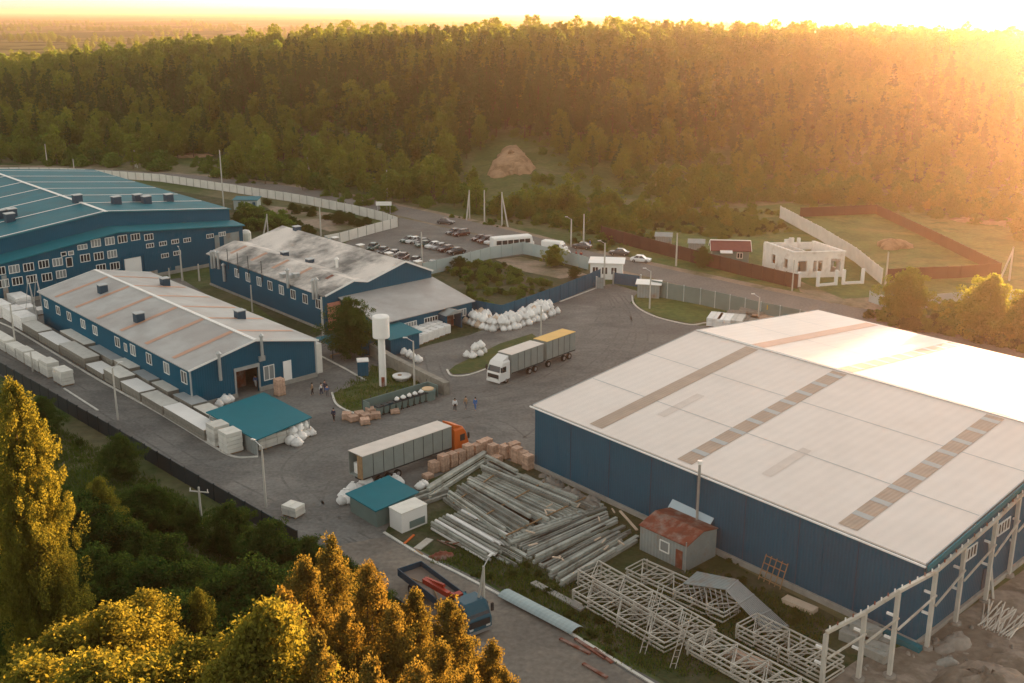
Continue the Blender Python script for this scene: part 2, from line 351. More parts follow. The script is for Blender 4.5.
def cluster(lo, a, b, hi, fine, coarse):
    l = list(np.arange(a, b + 0.1, fine)); step = fine; v = a
    while v > lo: step *= coarse; v -= step; l.insert(0, v)
    step = fine; v = b
    while v < hi: step *= coarse; v += step; l.append(v)
    return np.array(l)
gx = cluster(-30000, -520, 640, 30000, 8, 1.35); gy = cluster(-800, 180, 1000, 30000, 8, 1.3)
X, Y = np.meshgrid(gx, gy); Z = hill(X, Y)
nx, ny = len(gx), len(gy)
verts = np.stack([X.ravel(), Y.ravel(), Z.ravel()], 1)
ii = (np.arange(ny - 1)[:, None] * nx + np.arange(nx - 1)[None, :]).ravel()
faces = np.stack([ii, ii + 1, ii + nx + 1, ii + nx], 1)
me = bpy.data.meshes.new('ground'); me.from_pydata(verts.tolist(), [], faces.tolist())
# distant plain: fields of differing colour
pm = bpy.data.materials.new('distant_fields'); pm.use_nodes = True
nt = pm.node_tree; N = nt.nodes; L = nt.links; b = N['Principled BSDF']; b.inputs['Roughness'].default_value = 1; b.inputs['Specular IOR Level'].default_value = 0
tc = N.new('ShaderNodeTexCoord'); mp = N.new('ShaderNodeMapping'); mp.inputs['Scale'].default_value = (0.0030, 0.0011, 1); mp.inputs['Rotation'].default_value = (0, 0, 0.2); L.new(tc.outputs['Object'], mp.inputs[0])
vo = N.new('ShaderNodeTexVoronoi'); vo.inputs['Scale'].default_value = 1.0; L.new(mp.outputs[0], vo.inputs[0])
rp = N.new('ShaderNodeValToRGB'); e = rp.color_ramp.elements; e[0].color = (0.10, 0.10, 0.04, 1); e[1].color = (0.30, 0.23, 0.13, 1)
e2 = rp.color_ramp.elements.new(0.35); e2.color = (0.05, 0.07, 0.03, 1); e3 = rp.color_ramp.elements.new(0.65); e3.color = (0.18, 0.16, 0.07, 1)
L.new(vo.outputs['Color'], rp.inputs[0])
n = N.new('ShaderNodeTexNoise'); n.inputs['Scale'].default_value = 0.012; n.inputs['Detail'].default_value = 8; L.new(tc.outputs['Object'], n.inputs[0])
mx = N.new('ShaderNodeMix'); mx.data_type = 'RGBA'; mx.inputs[7].default_value = (0.035, 0.05, 0.022, 1); rp2 = N.new('ShaderNodeValToRGB'); rp2.color_ramp.elements[0].position = 0.52; rp2.color_ramp.elements[1].position = 0.58
L.new(n.outputs[0], rp2.inputs[0]); L.new(rp2.outputs[0], mx.inputs[0]); L.new(rp.outputs[0], mx.inputs[6]); L.new(mx.outputs[2], b.inputs['Base Color'])
me.materials.append(M['grass']); me.materials.append(pm)
fy = Y.ravel()[ii]; fx = X.ravel()[ii]
me.polygons.foreach_set('material_index', ((fy > 900) | (fx < -520) | (fx > 640)).astype(np.int32))
me.polygons.foreach_set('use_smooth', [True] * len(me.polygons)); me.update()
ground = bpy.data.objects.new('ground', me); C.objects.link(ground); tag(ground, kind='structure')

def sheet(name, pxs, z, m):
    """flat patch of ground given by its corner points"""
    o = MB().poly([W(*p)[:2] + (z,) if False else (W(*p).x, W(*p).y, z) for p in pxs]).build(name, m); tag(o, kind='structure'); return o
def strip(name, a, bb, z, m):
    """ribbon between two edge lines on the ground"""
    mb = MB(); A = [W(*p) for p in a]; B = [W(*p) for p in bb]
    for i in range(len(A) - 1): mb.poly([(A[i].x, A[i].y, z), (A[i + 1].x, A[i + 1].y, z), (B[i + 1].x, B[i + 1].y, z), (B[i].x, B[i].y, z)])
    o = mb.build(name, m); tag(o, kind='structure'); return o
def smooth_line(pts, n=6):
    out = []
    P = [np.array(p, float) for p in pts]; P = [2 * P[0] - P[1]] + P + [2 * P[-1] - P[-2]]
    for i in range(1, len(P) - 2):
        for k in range(n):
            t = k / n; out.append(tuple(0.5 * ((2 * P[i]) + (-P[i - 1] + P[i + 1]) * t + (2 * P[i - 1] - 5 * P[i] + 4 * P[i + 1] - P[i + 2]) * t * t + (-P[i - 1] + 3 * P[i] - 3 * P[i + 1] + P[i + 2]) * t ** 3)))
    out.append(tuple(P[-2])); return out
# public road in a long curve behind the yard (far edge, near edge)
far = [(-260, 170), (-60, 167.5), (60, 168), (130, 171), (200, 176), (280, 185), (350, 196), (400, 206), (460, 219), (520, 233), (580, 249), (640, 263), (700, 276), (780, 293), (860, 308), (940, 322), (1024, 336), (1180, 366), (1400, 410)]
near = [(-260, 176), (-60, 172.5), (60, 173), (130, 177), (200, 183), (280, 193), (350, 205), (400, 216), (460, 230), (520, 244), (580, 259), (640, 275), (700, 290), (780, 309), (860, 326), (940, 343), (1024, 360), (1180, 392), (1400, 440)]
farS, nearS = smooth_line(far), smooth_line(near)
strip('road_shoulder', [(x, y - 2.2 - max(0, y - 200) * 0.02) for x, y in farS], [(x, y + 2.0 + max(0, y - 200) * 0.02) for x, y in nearS], 0.02, M['dust'])
strip('public_road', farS, nearS, 0.04, M['road'])
# yard
sheet('meadow_right', [(640, 262), (600, 225), (700, 212), (790, 203), (900, 207), (1024, 222), (1200, 230), (1200, 380), (1024, 345), (860, 316), (780, 300)], 0.012, M['meadow'])
sheet('parking_lot', [(345, 243), (400, 218), (460, 231), (520, 246), (562, 256), (480, 262), (430, 272), (400, 268)], 0.055, M['asphalt'])
sheet('yard', [(-60, 318), (-60, 345), (0, 376), (60, 405), (110, 437), (200, 492), (330, 570), (450, 655), (560, 745), (760, 745), (660, 683), (560, 628), (480, 580), (385, 534), (400, 520), (560, 520), (620, 480),
               (780, 320), (700, 326), (660, 318), (630, 303), (640, 292), (613, 284), (595, 286), (540, 308), (470, 335), (430, 345), (408, 352), (330, 330), (300, 345), (215, 300), (180, 278), (100, 288), (0, 305)], 0.03, M['asphalt'])
sheet('plant_ground', [(200, 262), (330, 240), (400, 275), (478, 300), (478, 335), (420, 352), (340, 338), (300, 340)], 0.022, M['gravelgrass'])
sheet('storage_ground', [(392, 520), (430, 480), (487, 455), (540, 470), (620, 505), (918, 660), (930, 760), (780, 760), (640, 665), (560, 622), (470, 572), (385, 533)], 0.05, M['gravelgrass'])
sheet('excavated_ground', [(800, 700), (858, 660), (925, 640), (1060, 545), (1300, 600), (1200, 800), (760, 800)], 0.07, M['dirt'])
# excavated relief
def lump(name, c, rx, ry, h, m, seed=1, rot=0, base=0.0, n=14, label=None, cat=None, kind=None):
    r = np.random.default_rng(seed); mb = MB(); ring = []
    for k in range(7):
        f = 1 - k / 6.5
        for i in range(n):
            th = 2 * math.pi * i / n; j = 1 + 0.22 * math.sin(2 * th + seed) + 0.10 * r.standard_normal()
            x = rx * f * j * math.cos(th); y = ry * f * j * math.sin(th)
            mb.v.append((c[0] + x * math.cos(rot) - y * math.sin(rot), c[1] + x * math.sin(rot) + y * math.cos(rot), base - 0.1 + (h + .1) * (1 - f ** 2) ** 0.8 * (1 + 0.15 * r.standard_normal()) * (k > 0)))
    for k in range(6):
        for i in range(n): j = (i + 1) % n; mb.f.append((k * n + i, k * n + j, (k + 1) * n + j, (k + 1) * n + i))
    mb.f.append(tuple(6 * n + i for i in range(n)))
    o = mb.build(name, m, smooth=True)
    tag(o, label, cat, kind=kind); return o

sheet('yard_road', [(386, 537), (420, 557), (470, 582), (560, 631), (650, 687), (760, 757), (600, 770), (560, 742), (452, 654), (332, 568), (340, 545)], 0.045, M['roadpale'])
# kerbs (real steps)
def kerb(pxs, h=0.14, w=0.28, smooth=True, m=None):
    pts = [W(*p) for p in (smooth_line(pxs, 5) if smooth else pxs)]
    mb = MB()
    for a, b2 in zip(pts, pts[1:]): mb.bar(a + Vector((0, 0, h / 2)), b2 + Vector((0, 0, h / 2 + 0.0)), w, h)
    o = mb.build('kerb', m or M['kerb']); tag(o, kind='structure'); return o
kerb([(-60, 300), (0, 323), (22, 334), (60, 357), (100, 381), (160, 414), (217, 449), (228, 455), (240, 458), (258, 457)])
kerb([(64, 389), (98, 411)], smooth=False)
kerb([(384, 533), (420, 555), (470, 580), (560, 628), (650, 683), (760, 750)])
kerb([(318, 355), (345, 369), (366, 381)], smooth=False)
kerb([(332, 393), (336, 404), (347, 411), (360, 415), (376, 418)])
kerb([(447, 370), (452, 376), (470, 375), (500, 364)])
kerb([(632, 296), (634, 304), (644, 312), (662, 319), (690, 325), (706, 323)])
kerb([(560, 302), (600, 287)], smooth=False)
# lawns
sheet('tower_lawn', [(333, 394), (337, 404), (348, 411), (376, 417), (440, 392), (425, 383), (400, 370), (372, 366), (366, 381)], 0.09, M['lawn'])
sheet('lawn_strip', [(449, 371), (453, 375), (470, 373.5), (500, 363), (540, 340), (532, 334), (500, 344), (455, 366)], 0.09, M['lawn'])
sheet('kiosk_lawn', [(634, 297), (636, 304), (645, 311), (662, 317.5), (690, 323.5), (706, 321), (745, 318), (730, 309), (640, 291)], 0.09, M['meadow'])
sheet('scrub_patch', [(432, 276), (470, 262), (527, 255), (600, 272), (600, 284), (465, 322), (440, 306)], 0.06, M['gravelgrass'])
sheet('bare_patch', [(495, 260), (520, 257), (560, 266), (588, 275), (560, 279), (525, 272)], 0.075, M['dust'])
sheet('building_yard', [(170, 190), (230, 200), (330, 218), (385, 229), (330, 240), (290, 232), (240, 243)], 0.06, M['gravelgrass'])
sheet('bare_yard', [(262, 205), (330, 213), (372, 226), (330, 232), (285, 219)], 0.075, M['dust'])
sheet('dirt_track', [(795, 279), (806, 284), (850, 302), (830, 304), (800, 292)], 0.075, M['dust'])
sheet('dirt_track', [(830, 300), (880, 297), (905, 303), (880, 312), (850, 307)], 0.08, M['dust'])
def tyre_marks(pts, off=1.9, w=.28):
    P = [W(*p) for p in smooth_line(pts, 8)]
    for s_ in (-off / 2, off / 2):
        mb = MB(); prev = None
        for i in range(len(P)):
            d = (P[min(i + 1, len(P) - 1)] - P[max(i - 1, 0)]).normalized(); nn = Vector((-d.y, d.x, 0)); a = P[i] + nn * (s_ - w / 2); b2 = P[i] + nn * (s_ + w / 2); cur = (a, b2)
            if prev: mb.poly([(prev[0].x, prev[0].y, .036), (prev[1].x, prev[1].y, .036), (cur[1].x, cur[1].y, .036), (cur[0].x, cur[0].y, .036)])
            prev = cur
        tag(mb.build('tyre_mark', M['tyremark']), kind='structure')
for m_ in ([(612, 292), (625, 315), (620, 340), (590, 370), (545, 395), (500, 405)], [(618, 296), (640, 325), (636, 352), (600, 385), (550, 405)], [(600, 292), (606, 310), (590, 335), (560, 345)], [(500, 405), (450, 420), (400, 440), (340, 480), (330, 520)], [(520, 440), (500, 425), (470, 420), (430, 425)],
        [(330, 520), (300, 490), (290, 470), (310, 450), (350, 440)], [(0, 350), (60, 380), (130, 425), (220, 480), (300, 520)], [(530, 405), (545, 425), (530, 440)], [(600, 345), (615, 352), (600, 372), (570, 385)], [(340, 540), (420, 590), (520, 650), (560, 683)], [(350, 535), (440, 585), (540, 640), (600, 683)], [(430, 355), (440, 380), (470, 395), (520, 385), (580, 350)]): tyre_marks(m_)
# far bare bank on the hillside
def hill_patch(name, cx, cy, rx, ry, m, rise, label=None, seed=3):
    r = np.random.default_rng(seed); mb = MB(); n = 28; K = 8
    for k in range(K):
        f = (k + 1) / K
        for i in range(n):
            th = 2 * math.pi * i / n; j = 1 + 0.25 * math.sin(3 * th + seed) + 0.08 * r.standard_normal()
            x = cx + rx * f * j * math.cos(th); y = cy + ry * f * j * math.sin(th)
            mb.v.append((x, y, hz(x, y) + rise * (1 - f * f) + (0.25 if k < K - 1 else -0.6)))
    for k in range(K - 1):
        for i in range(n): j = (i + 1) % n; mb.f.append((k * n + i, k * n + j, (k + 1) * n + j, (k + 1) * n + i))
    mb.f.append(tuple(range(n)))
    o = mb.build(name, m, smooth=True); tag(o, kind='structure'); return o
CL = W(511, 186); CLY = CL.y + 8
hill_patch('sand_bank', CL.x, CLY + 1, 6.6, 17, M['sand'], 3.4)
p = W(1015, 222); hill_patch('sand_clearing', p.x, p.y, 13, 8, M['sand'], 0.6, seed=6)
p = W(893, 247); hill_patch('sand_mound', p.x, p.y, 3.8, 3.4, M['sand'], 1.6, seed=8)
p = W(148, 118, 12); hill_patch('sand_clearing', p.x * 0.86, 395, 9, 6, M['sand'], 0.6, seed=9)

# haze: the air of a hazy summer evening
HZ = bpy.data.materials.new('haze'); HZ.use_nodes = True
nt = HZ.node_tree
for nd in list(nt.nodes):
    if nd.type == 'BSDF_PRINCIPLED': nt.nodes.remove(nd)
pv = nt.nodes.new('ShaderNodeVolumePrincipled')
pv.inputs['Color'].default_value = (1.0, 0.74, 0.50, 1)
pv.inputs['Density'].default_value = 0.000105
pv.inputs['Anisotropy'].default_value = 0.84
nt.links.new(pv.outputs[0], nt.nodes['Material Output'].inputs['Volume'])
hzo = MB().box(-31000, 31000, -900, 31000, -1.5, 75).build('haze', HZ); tag(hzo, kind='stuff')

# ------------------------------------------------------------------ foliage
def leaf_mesh(name, cen, size, m, aspect=0.62, upbias=0.0):
    n = len(cen)
    a = nrg.standard_normal((n, 3)); a[:, 2] *= (1 - upbias); a /= np.linalg.norm(a, axis=1)[:, None]
    b = nrg.standard_normal((n, 3)); b -= (b * a).sum(1)[:, None] * a; b /= np.linalg.norm(b, axis=1)[:, None]
    s = size[:, None]
    v = np.stack([cen - a * s, cen - b * s * aspect + a * s * .1, cen + a * s, cen + b * s * aspect + a * s * .1], 1).reshape(-1, 3)
    me = bpy.data.meshes.new(name)
    me.vertices.add(4 * n); me.vertices.foreach_set('co', v.astype(np.float32).ravel())
    me.loops.add(4 * n); me.loops.foreach_set('vertex_index', np.arange(4 * n, dtype=np.int32))
    me.polygons.add(n); me.polygons.foreach_set('loop_start', np.arange(0, 4 * n, 4, dtype=np.int32))
    try: me.polygons.foreach_set('loop_total', np.full(n, 4, dtype=np.int32))
    except Exception: pass
    me.materials.append(m); me.update(calc_edges=True); me.validate()
    return me
def crown_points(profile, h0, h1, ncl, nlf, clr, rng2, flat=0.7, shell=0.55, lump=0.25, taper=0.0):
    """clumps of leaves spread through an envelope; profile(t) = radius at relative height"""
    pts = []; sz = []
    tt = rng2.random(ncl * 3); rr = np.array([profile(t) for t in tt]); keep = rng2.random(ncl * 3) < (rr / rr.max()) ** 1.2 + 0.06
    tt = tt[keep][:ncl]; ph = rng2.random(len(tt)) * 2 * math.pi
    for t, p in zip(tt, ph):
        R0 = profile(t) * (1 + lump * math.sin(3 * p + 9 * t) + 0.15 * rng2.standard_normal())
        r = R0 * (shell + (1 - shell) * rng2.random()) * (1 if rng2.random() < 0.85 else 0.5)
        c = np.array([r * math.cos(p), r * math.sin(p), h0 + (h1 - h0) * t])
        q = rng2.standard_normal((nlf, 3)); q /= np.linalg.norm(q, axis=1)[:, None]; q *= (rng2.random(nlf) ** 0.45)[:, None]
        k = clr * (0.6 + 0.8 * rng2.random()) * (1 - taper * t); q *= np.array([k, k, k * flat]); pts.append(c + q)
    return np.concatenate(pts)
def limbs(h, r, h0, h1, nl, reach, rng2, lean=0.0):
    mb = MB(); seg = 7; pv_ = Vector((0, 0, -0.4)); rv = r * 1.25
    cl = [pv_]
    for k in range(1, seg + 1):
        q = Vector((lean * h * (k / seg) ** 2 + 0.15 * rng2.standard_normal() * r * 3, 0.15 * rng2.standard_normal() * r * 3, h * k / seg)); rn = r * (1 - 0.9 * k / seg)
        mb.tube(pv_, q, rv, rn, 8, cap=(k == seg)); pv_, rv = q, rn; cl.append(q)
    for i in range(nl):
        t = h0 + (h1 - h0) * (i + rng2.random()) / nl; k = min(seg - 1, int(t * seg)); f = t * seg - k
        a = cl[k].lerp(cl[k + 1], f); th = rng2.random() * 6.28; L_ = reach * (1 - 0.5 * (t - h0) / (h1 - h0 + 1e-6))
        mid = a + Vector((math.cos(th) * L_ * .5, math.sin(th) * L_ * .5, L_ * .25)); end = a + Vector((math.cos(th) * L_, math.sin(th) * L_, L_ * .55))
        mb.tube(a, mid, r * 0.35 * (1 - t * .5), r * .2, 5, False); mb.tube(mid, end, r * .2, r * .04, 5, False)
    return mb
PR = {
 'pine': lambda t: (0.05 + 0.95 * (1 - t) ** 0.85) * min(1, 0.35 + 4 * t),
 'birch': lambda t: math.sin(math.pi * min(1, 0.12 + 0.88 * t)) ** 0.6,
 'bush': lambda t: math.sqrt(max(0.0, 1 - t * t * 0.95)),
 'poplar': lambda t: (min(1, 0.5 + 2 * t)) * (1 - t ** 3.2) ** 0.7,
 'gold': lambda t: (1 - t) ** 0.80 * min(1, 0.55 + 3 * t) + 0.03,
}
def make_tree(name, label, cat, kind, h, rad, ncl, nlf, leaf, lm, bm, seed, base=0.3, clr=None, group=None, flat=0.7, lump=0.25, shell=.55, upb=0.0):
    r2 = np.random.default_rng(seed)
    root = thing(name, label, cat, group=group)
    prof = PR[kind]
    pts = crown_points(lambda t: rad * prof(t), h * base, h * 0.98, ncl, nlf, clr or rad * 0.30, r2, flat, shell, lump, 0.62 if kind == 'pine' else (0.35 if kind in ('gold', 'poplar') else 0))
    cm = leaf_mesh('crown', pts, leaf * (0.6 + 0.8 * r2.random(len(pts))), lm, upbias=upb)
    co = bpy.data.objects.new('crown', cm); C.objects.link(co); co.parent = root
    to = limbs(h * 0.9, max(0.05, h * 0.014), base, 0.85, 10 if h > 4 else 5, rad * 0.8, r2).build('trunk', bm, None, smooth=True); to.parent = root
    KIDS[root.name] = [co, to]
    return root, co, to
# ------------------------------------------------------------------ forest on the hillside
G_F = 'trees of the hillside forest'
LAB = {'pine': 'dark slender conifer among the trees of the hillside forest', 'birch': 'leafy broad-crowned tree among the trees of the hillside forest', 'bush': 'low rounded green shrub at the foot of the hillside forest'}
protos = {}
for nm, sp in (('pine', [(16, 2.7, 3), (19, 3.1, 4), (14, 2.5, 5)]), ('birch', [(13, 3.5, 6), (16, 3.9, 7), (11, 3.4, 8)]), ('bush', [(4.2, 2.4, 9), (3.0, 2.2, 10)])):
    for h, rad, sd in sp:
        g = {'pine': 'conifers of the hillside forest', 'birch': 'broad-leaved trees of the hillside forest', 'bush': 'shrubs at the foot of the hillside forest'}[nm]
        if nm == 'pine': tr = make_tree('conifer_tree', LAB[nm], 'tree', nm, h, rad, 120, 34, 0.27, M['leafpine'], M['barkpine'], sd, base=0.22, clr=rad * 0.27, group=g, flat=0.5)
        elif nm == 'birch': tr = make_tree('broadleaf_tree', LAB[nm], 'tree', nm, h, rad, 90, 44, 0.28, M['leafbirch'], M['bark'], sd, base=0.15, clr=rad * 0.30, group=g)
        else: tr = make_tree('shrub', LAB[nm], 'shrub', nm, h, rad, 44, 40, 0.22, M['leafbush'], M['bark'], sd, base=0.08, clr=rad * 0.33, group=g)
        protos.setdefault(nm, []).append([tr, [False]])
KEYS = [('pine', 0), ('pine', 1), ('pine', 2), ('birch', 0), ('birch', 1), ('birch', 2), ('bush', 0), ('bush', 1)]
fr = np.random.default_rng(21)
cand = []
def nz(x, y, s, o=0.0): return math.sin(x * s + o) * math.sin(y * s * 1.13 + 2 * o) + 0.5 * math.sin(x * s * 2.3 + y * s * 1.7 + o)
xs = np.arange(-380, 420, 5.7); ts = np.arange(-4, 330, 5.7)
for x0 in xs:
    for t0 in ts:
        x = x0 + fr.uniform(-2.8, 2.8); t = t0 + fr.uniform(-2.8, 2.8); y = float(np.interp(x, bx_, by_)) + t
        px, py = PXY((x, y, hz(x, y)))
        if px < -120 or px > 1150: continue
        if math.hypot((x - CL.x) / 12, (y - CLY - 8) / 27) < 1 or (abs(x - CL.x + 3) < 4 and y < CLY + 5): continue
        if px < 60 and py < 66: continue
        cl = nz(x, y, 0.035, 1.0)
        if t < 70 and cl > 0.55: continue                       # clearings low on the slope
        right = sstep((px - 560) / 120)
        if t < 26 + 20 * right:
            k = 'bush' if fr.random() < 0.62 else 'birch'
            if fr.random() < 0.25: continue
            s = fr.uniform(0.55, 1.0) if k == 'birch' else fr.uniform(0.7, 1.7)
        elif t < 75:
            k = 'birch' if fr.random() < 0.65 else 'pine'; s = fr.uniform(0.6, 1.0)
        else:
            pb = 0.28 + 0.3 * nz(x, y, 0.012, 2.2) + (0.6 * sstep((t - 110) / 60)) + 0.12 * right
            k = 'birch' if fr.random() < pb else 'pine'; s = fr.uniform(0.62, 1.2) if fr.random() < .85 else fr.uniform(1.15, 1.4)
        if k == 'pine' and t > 150: s = min(s, .85)
        if k == 'bush': i = int(fr.integers(2))
        else: i = int(fr.integers(3))
        s *= 0.9
        if t < 75 and px > 450 and k != 'bush': s *= 0.75
        cand.append((math.hypot(y, x), k, i, x, y, hz(x, y) - 0.1, fr.uniform(0, 6.28), s))
cand.sort(key=lambda c: c[0])
cnt = {'pine': 0, 'birch': 0, 'bush': 0}; LIM = {'pine': 150, 'birch': 150, 'bush': 150}; rest = []
for c in cand:
    _, k, i, x, y, z, rz, s = c
    if cnt[k] < LIM[k] and -20 < PXY((x, y, z + 5))[0] < 1044:
        cnt[k] += 1; tr, used = protos[k][i]
        place(tr[0], used, (x, y, z), rz, scale=(s, s, s * fr.uniform(0.9, 1.12)))
    else: rest.append(c)
print('forest', len(cand), cnt)

def scatter(name, items, srcs, kind='stuff'):
    """items: (source index, x, y, z, rot, scale) drawn by geometry nodes from the meshes of the single trees"""
    me = bpy.data.meshes.new(name); me.from_pydata([i[1:4] for i in items], [], [])
    a = me.attributes.new('src', 'INT', 'POINT'); a.data.foreach_set('value', np.array([i[0] for i in items], np.int32))
    a = me.attributes.new('rot', 'FLOAT_VECTOR', 'POINT'); a.data.foreach_set('vector', np.array([(0, 0, i[4]) for i in items], np.float32).ravel())
    a = me.attributes.new('scl', 'FLOAT', 'POINT'); a.data.foreach_set('value', np.array([i[5] for i in items], np.float32))
    o = bpy.data.objects.new(name, me); C.objects.link(o); tag(o, kind=kind)
    ng = bpy.data.node_groups.new(name, 'GeometryNodeTree')
    ng.interface.new_socket('Geometry', in_out='INPUT', socket_type='NodeSocketGeometry'); ng.interface.new_socket('Geometry', in_out='OUTPUT', socket_type='NodeSocketGeometry')
    N = ng.nodes; L = ng.links; gi = N.new('NodeGroupInput'); go = N.new('NodeGroupOutput'); iop = N.new('GeometryNodeInstanceOnPoints'); g2i = N.new('GeometryNodeGeometryToInstance')
    for crown, trunk in reversed(srcs):
        j = N.new('GeometryNodeJoinGeometry')
        for ob in (crown, trunk):
            oi = N.new('GeometryNodeObjectInfo'); oi.inputs['Object'].default_value = ob; oi.transform_space = 'ORIGINAL'; L.new(oi.outputs['Geometry'], j.inputs[0])
        one = N.new('GeometryNodeGeometryToInstance'); L.new(j.outputs[0], one.inputs[0]); L.new(one.outputs[0], g2i.inputs[0])
    # joining keeps the order of the links, so that the pick index names the source
    jj = N.new('GeometryNodeJoinGeometry')
    for l in [l for l in L if l.to_node == g2i]: L.new(l.from_socket, jj.inputs[0])
    def att(n, t):
        q = N.new('GeometryNodeInputNamedAttribute'); q.data_type = t; q.inputs['Name'].default_value = n; return [s for s in q.outputs if s.enabled][0]
    N.remove(g2i)
    L.new(gi.outputs[0], iop.inputs['Points']); L.new(jj.outputs[0], iop.inputs['Instance']); iop.inputs['Pick Instance'].default_value = True
    L.new(att('src', 'INT'), iop.inputs['Instance Index']); L.new(att('rot', 'FLOAT_VECTOR'), iop.inputs['Rotation']); L.new(att('scl', 'FLOAT'), iop.inputs['Scale'])
    L.new(iop.outputs[0], go.inputs[0])
    md = o.modifiers.new('scatter', 'NODES'); md.node_group = ng
    return o
SRC = [(protos[k][i][0][1], protos[k][i][0][2]) for k, i in KEYS]
scatter('forest', [(KEYS.index((k, i)), x, y, z, rz, s) for _, k, i, x, y, z, rz, s in rest if k != 'bush'], SRC)
# undergrowth and low scrub
und = []
for _ in range(2000):
    px = fr.uniform(470, 1060); p = W(px, fr.uniform(198, 262)); t = p.y - float(np.interp(p.x, bx_, by_))
    if t > 4 or nz(p.x, p.y, 0.05, 4.0) < -0.1: continue
    if 775 < px < 1010 and t < -14 or px > 600 and t < -38: continue
    if px < 600 and PXY(p)[1] > 214 + (px - 470) * 0.17: continue
    und.append((int(fr.choice([6, 7, 7, 5])), p.x, p.y, hz(p.x, p.y) - .1, fr.uniform(0, 6.28), fr.uniform(.25, .62)))
for _ in range(2600):
    x = fr.uniform(-300, 320); t = fr.uniform(-22, 120); y = float(np.interp(x, bx_, by_)) + t
    px, py = PXY((x, y, 0))
    if px < -60 or px > 1090: continue
    if math.hypot((x - CL.x) / 10, (y - CLY - 8) / 24) < 1 or (abs(x - CL.x + 3) < 4 and y < CLY + 5): continue
    if t < 8 and nz(x, y, 0.06, 3.0) < 0.25: continue
    und.append((6 + int(fr.integers(2)), x, y, hz(x, y) - 0.2, fr.uniform(0, 6.28), fr.uniform(0.25, 0.75)))
und += [(KEYS.index((k, i)), x, y, z, rz, s) for _, k, i, x, y, z, rz, s in rest if k == 'bush']
scatter('undergrowth', und, SRC)
# woods and hedges far out on the plain
fw = []
for _ in range(90):
    y0 = fr.uniform(1000, 5200); x0 = fr.uniform(-0.5, 0.5) * y0 * 1.05; L_ = fr.uniform(60, 330); a = fr.uniform(-0.3, 0.3); nn = int(L_ / 6)
    for k in range(nn):
        d = fr.uniform(-1, 1) * L_ / 2; x = x0 + d * math.cos(a) + fr.normal() * 5; y = y0 + d * math.sin(a) + fr.normal() * 14
        fw.append((int(fr.integers(3, 6)), x, y, hz(x, y), fr.uniform(0, 6.28), fr.uniform(0.6, 1.1)))
scatter('distant_woods', fw, SRC)
# ------------------------------------------------------------------ buildings
class Fr:
    """a slanted ground frame: u along one wall, v along the other"""
    def __init__(s, O, au, av): s.O = Vector((O[0], O[1], 0)); s.U = D(au); s.V = D(av)
    def p(s, u, v, z): q = s.O + s.U * u + s.V * v; return (q.x, q.y, z)
    def box(s, mb, u0, u1, v0, v1, z0, z1):
        return mb.hexa([s.p(u0, v0, z0), s.p(u1, v0, z0), s.p(u1, v1, z0), s.p(u0, v1, z0), s.p(u0, v0, z1), s.p(u1, v0, z1), s.p(u1, v1, z1), s.p(u0, v1, z1)])
    def slab(s, mb, pts, th):      # (u,v,z) corners, thickened downwards
        return mb.prism([s.p(u, v, z - th) for u, v, z in pts], th)
def frame_of(px, au, av): return Fr(W(*px), au, av)
class Wall:
    """vertical wall plane: along = direction, out = outward normal; positions in (s along, z)"""
    def __init__(s, O, along, out): s.O = Vector((O[0], O[1], 0)); s.A = along.normalized(); s.N = out.normalized()
    def q(s, a, z, d): p = s.O + s.A * a + s.N * d; return (p.x, p.y, z)
    def slab(s, mb, a0, a1, z0, z1, d0, d1): return mb.hexa([s.q(a0, z0, d1), s.q(a1, z0, d1), s.q(a1, z0, d0), s.q(a0, z0, d0), s.q(a0, z1, d1), s.q(a1, z1, d1), s.q(a1, z1, d0), s.q(a0, z1, d0)])
    def window(s, root, org, a, z, w, h, n=3, frame=None, pane=None, name='window'):
        fw = 0.10; f = MB()
        s.slab(f, a - w / 2 - fw, a - w / 2, z - fw, z + h + fw, -0.02, 0.09); s.slab(f, a + w / 2, a + w / 2 + fw, z - fw, z + h + fw, -0.02, 0.09)
        s.slab(f, a - w / 2, a + w / 2, z - fw, z, -0.02, 0.11); s.slab(f, a - w / 2, a + w / 2, z + h, z + h + fw, -0.02, 0.09)
        for k in range(1, n): c = a - w / 2 + w * k / n; s.slab(f, c - 0.05, c + 0.05, z, z + h, -0.02, 0.08)
        fo = f.build(name, frame or M['frame'], root, org)
        g = MB(); s.slab(g, a - w / 2, a + w / 2, z, z + h, -0.02, 0.03); g.build('pane', (M['glasspale'] if rng.random() < .3 else M['glass']) if pane is None else (M['glass'] if rng.random() < .35 else pane), fo, org); return fo
def vent_box(root, org, fr_, u, v, z, w=1.1, h=1.1, m=None, lid=None):
    b = MB(); fr_.box(b, u - w / 2, u + w / 2, v - w / 2, v + w / 2, z - 0.3, z + h); bo = b.build('roof_vent', m or M['darkblue'], root, org)
    l = MB(); fr_.box(l, u - w / 2 - .1, u + w / 2 + .1, v - w / 2 - .1, v + w / 2 + .1, z + h, z + h + .12); l.build('lid', lid or M['roofpane'], bo, org)
M['darkblue'] = mat('vent_blue', (0.012, 0.05, 0.085), 0.5)
def flue(root, org, x, y, z0, z1, r=0.18, m=None):
    b = MB(); b.tube((x, y, z0), (x, y, z1), r, r, 10); b.lathe([(r * 1.6, z1 - z0), (r * 1.6, z1 - z0 + .15), (0.05, z1 - z0 + .5)], (x, y, z0), 10)
    return b.build('flue_pipe', m or M['galv'], root, org, smooth=False)

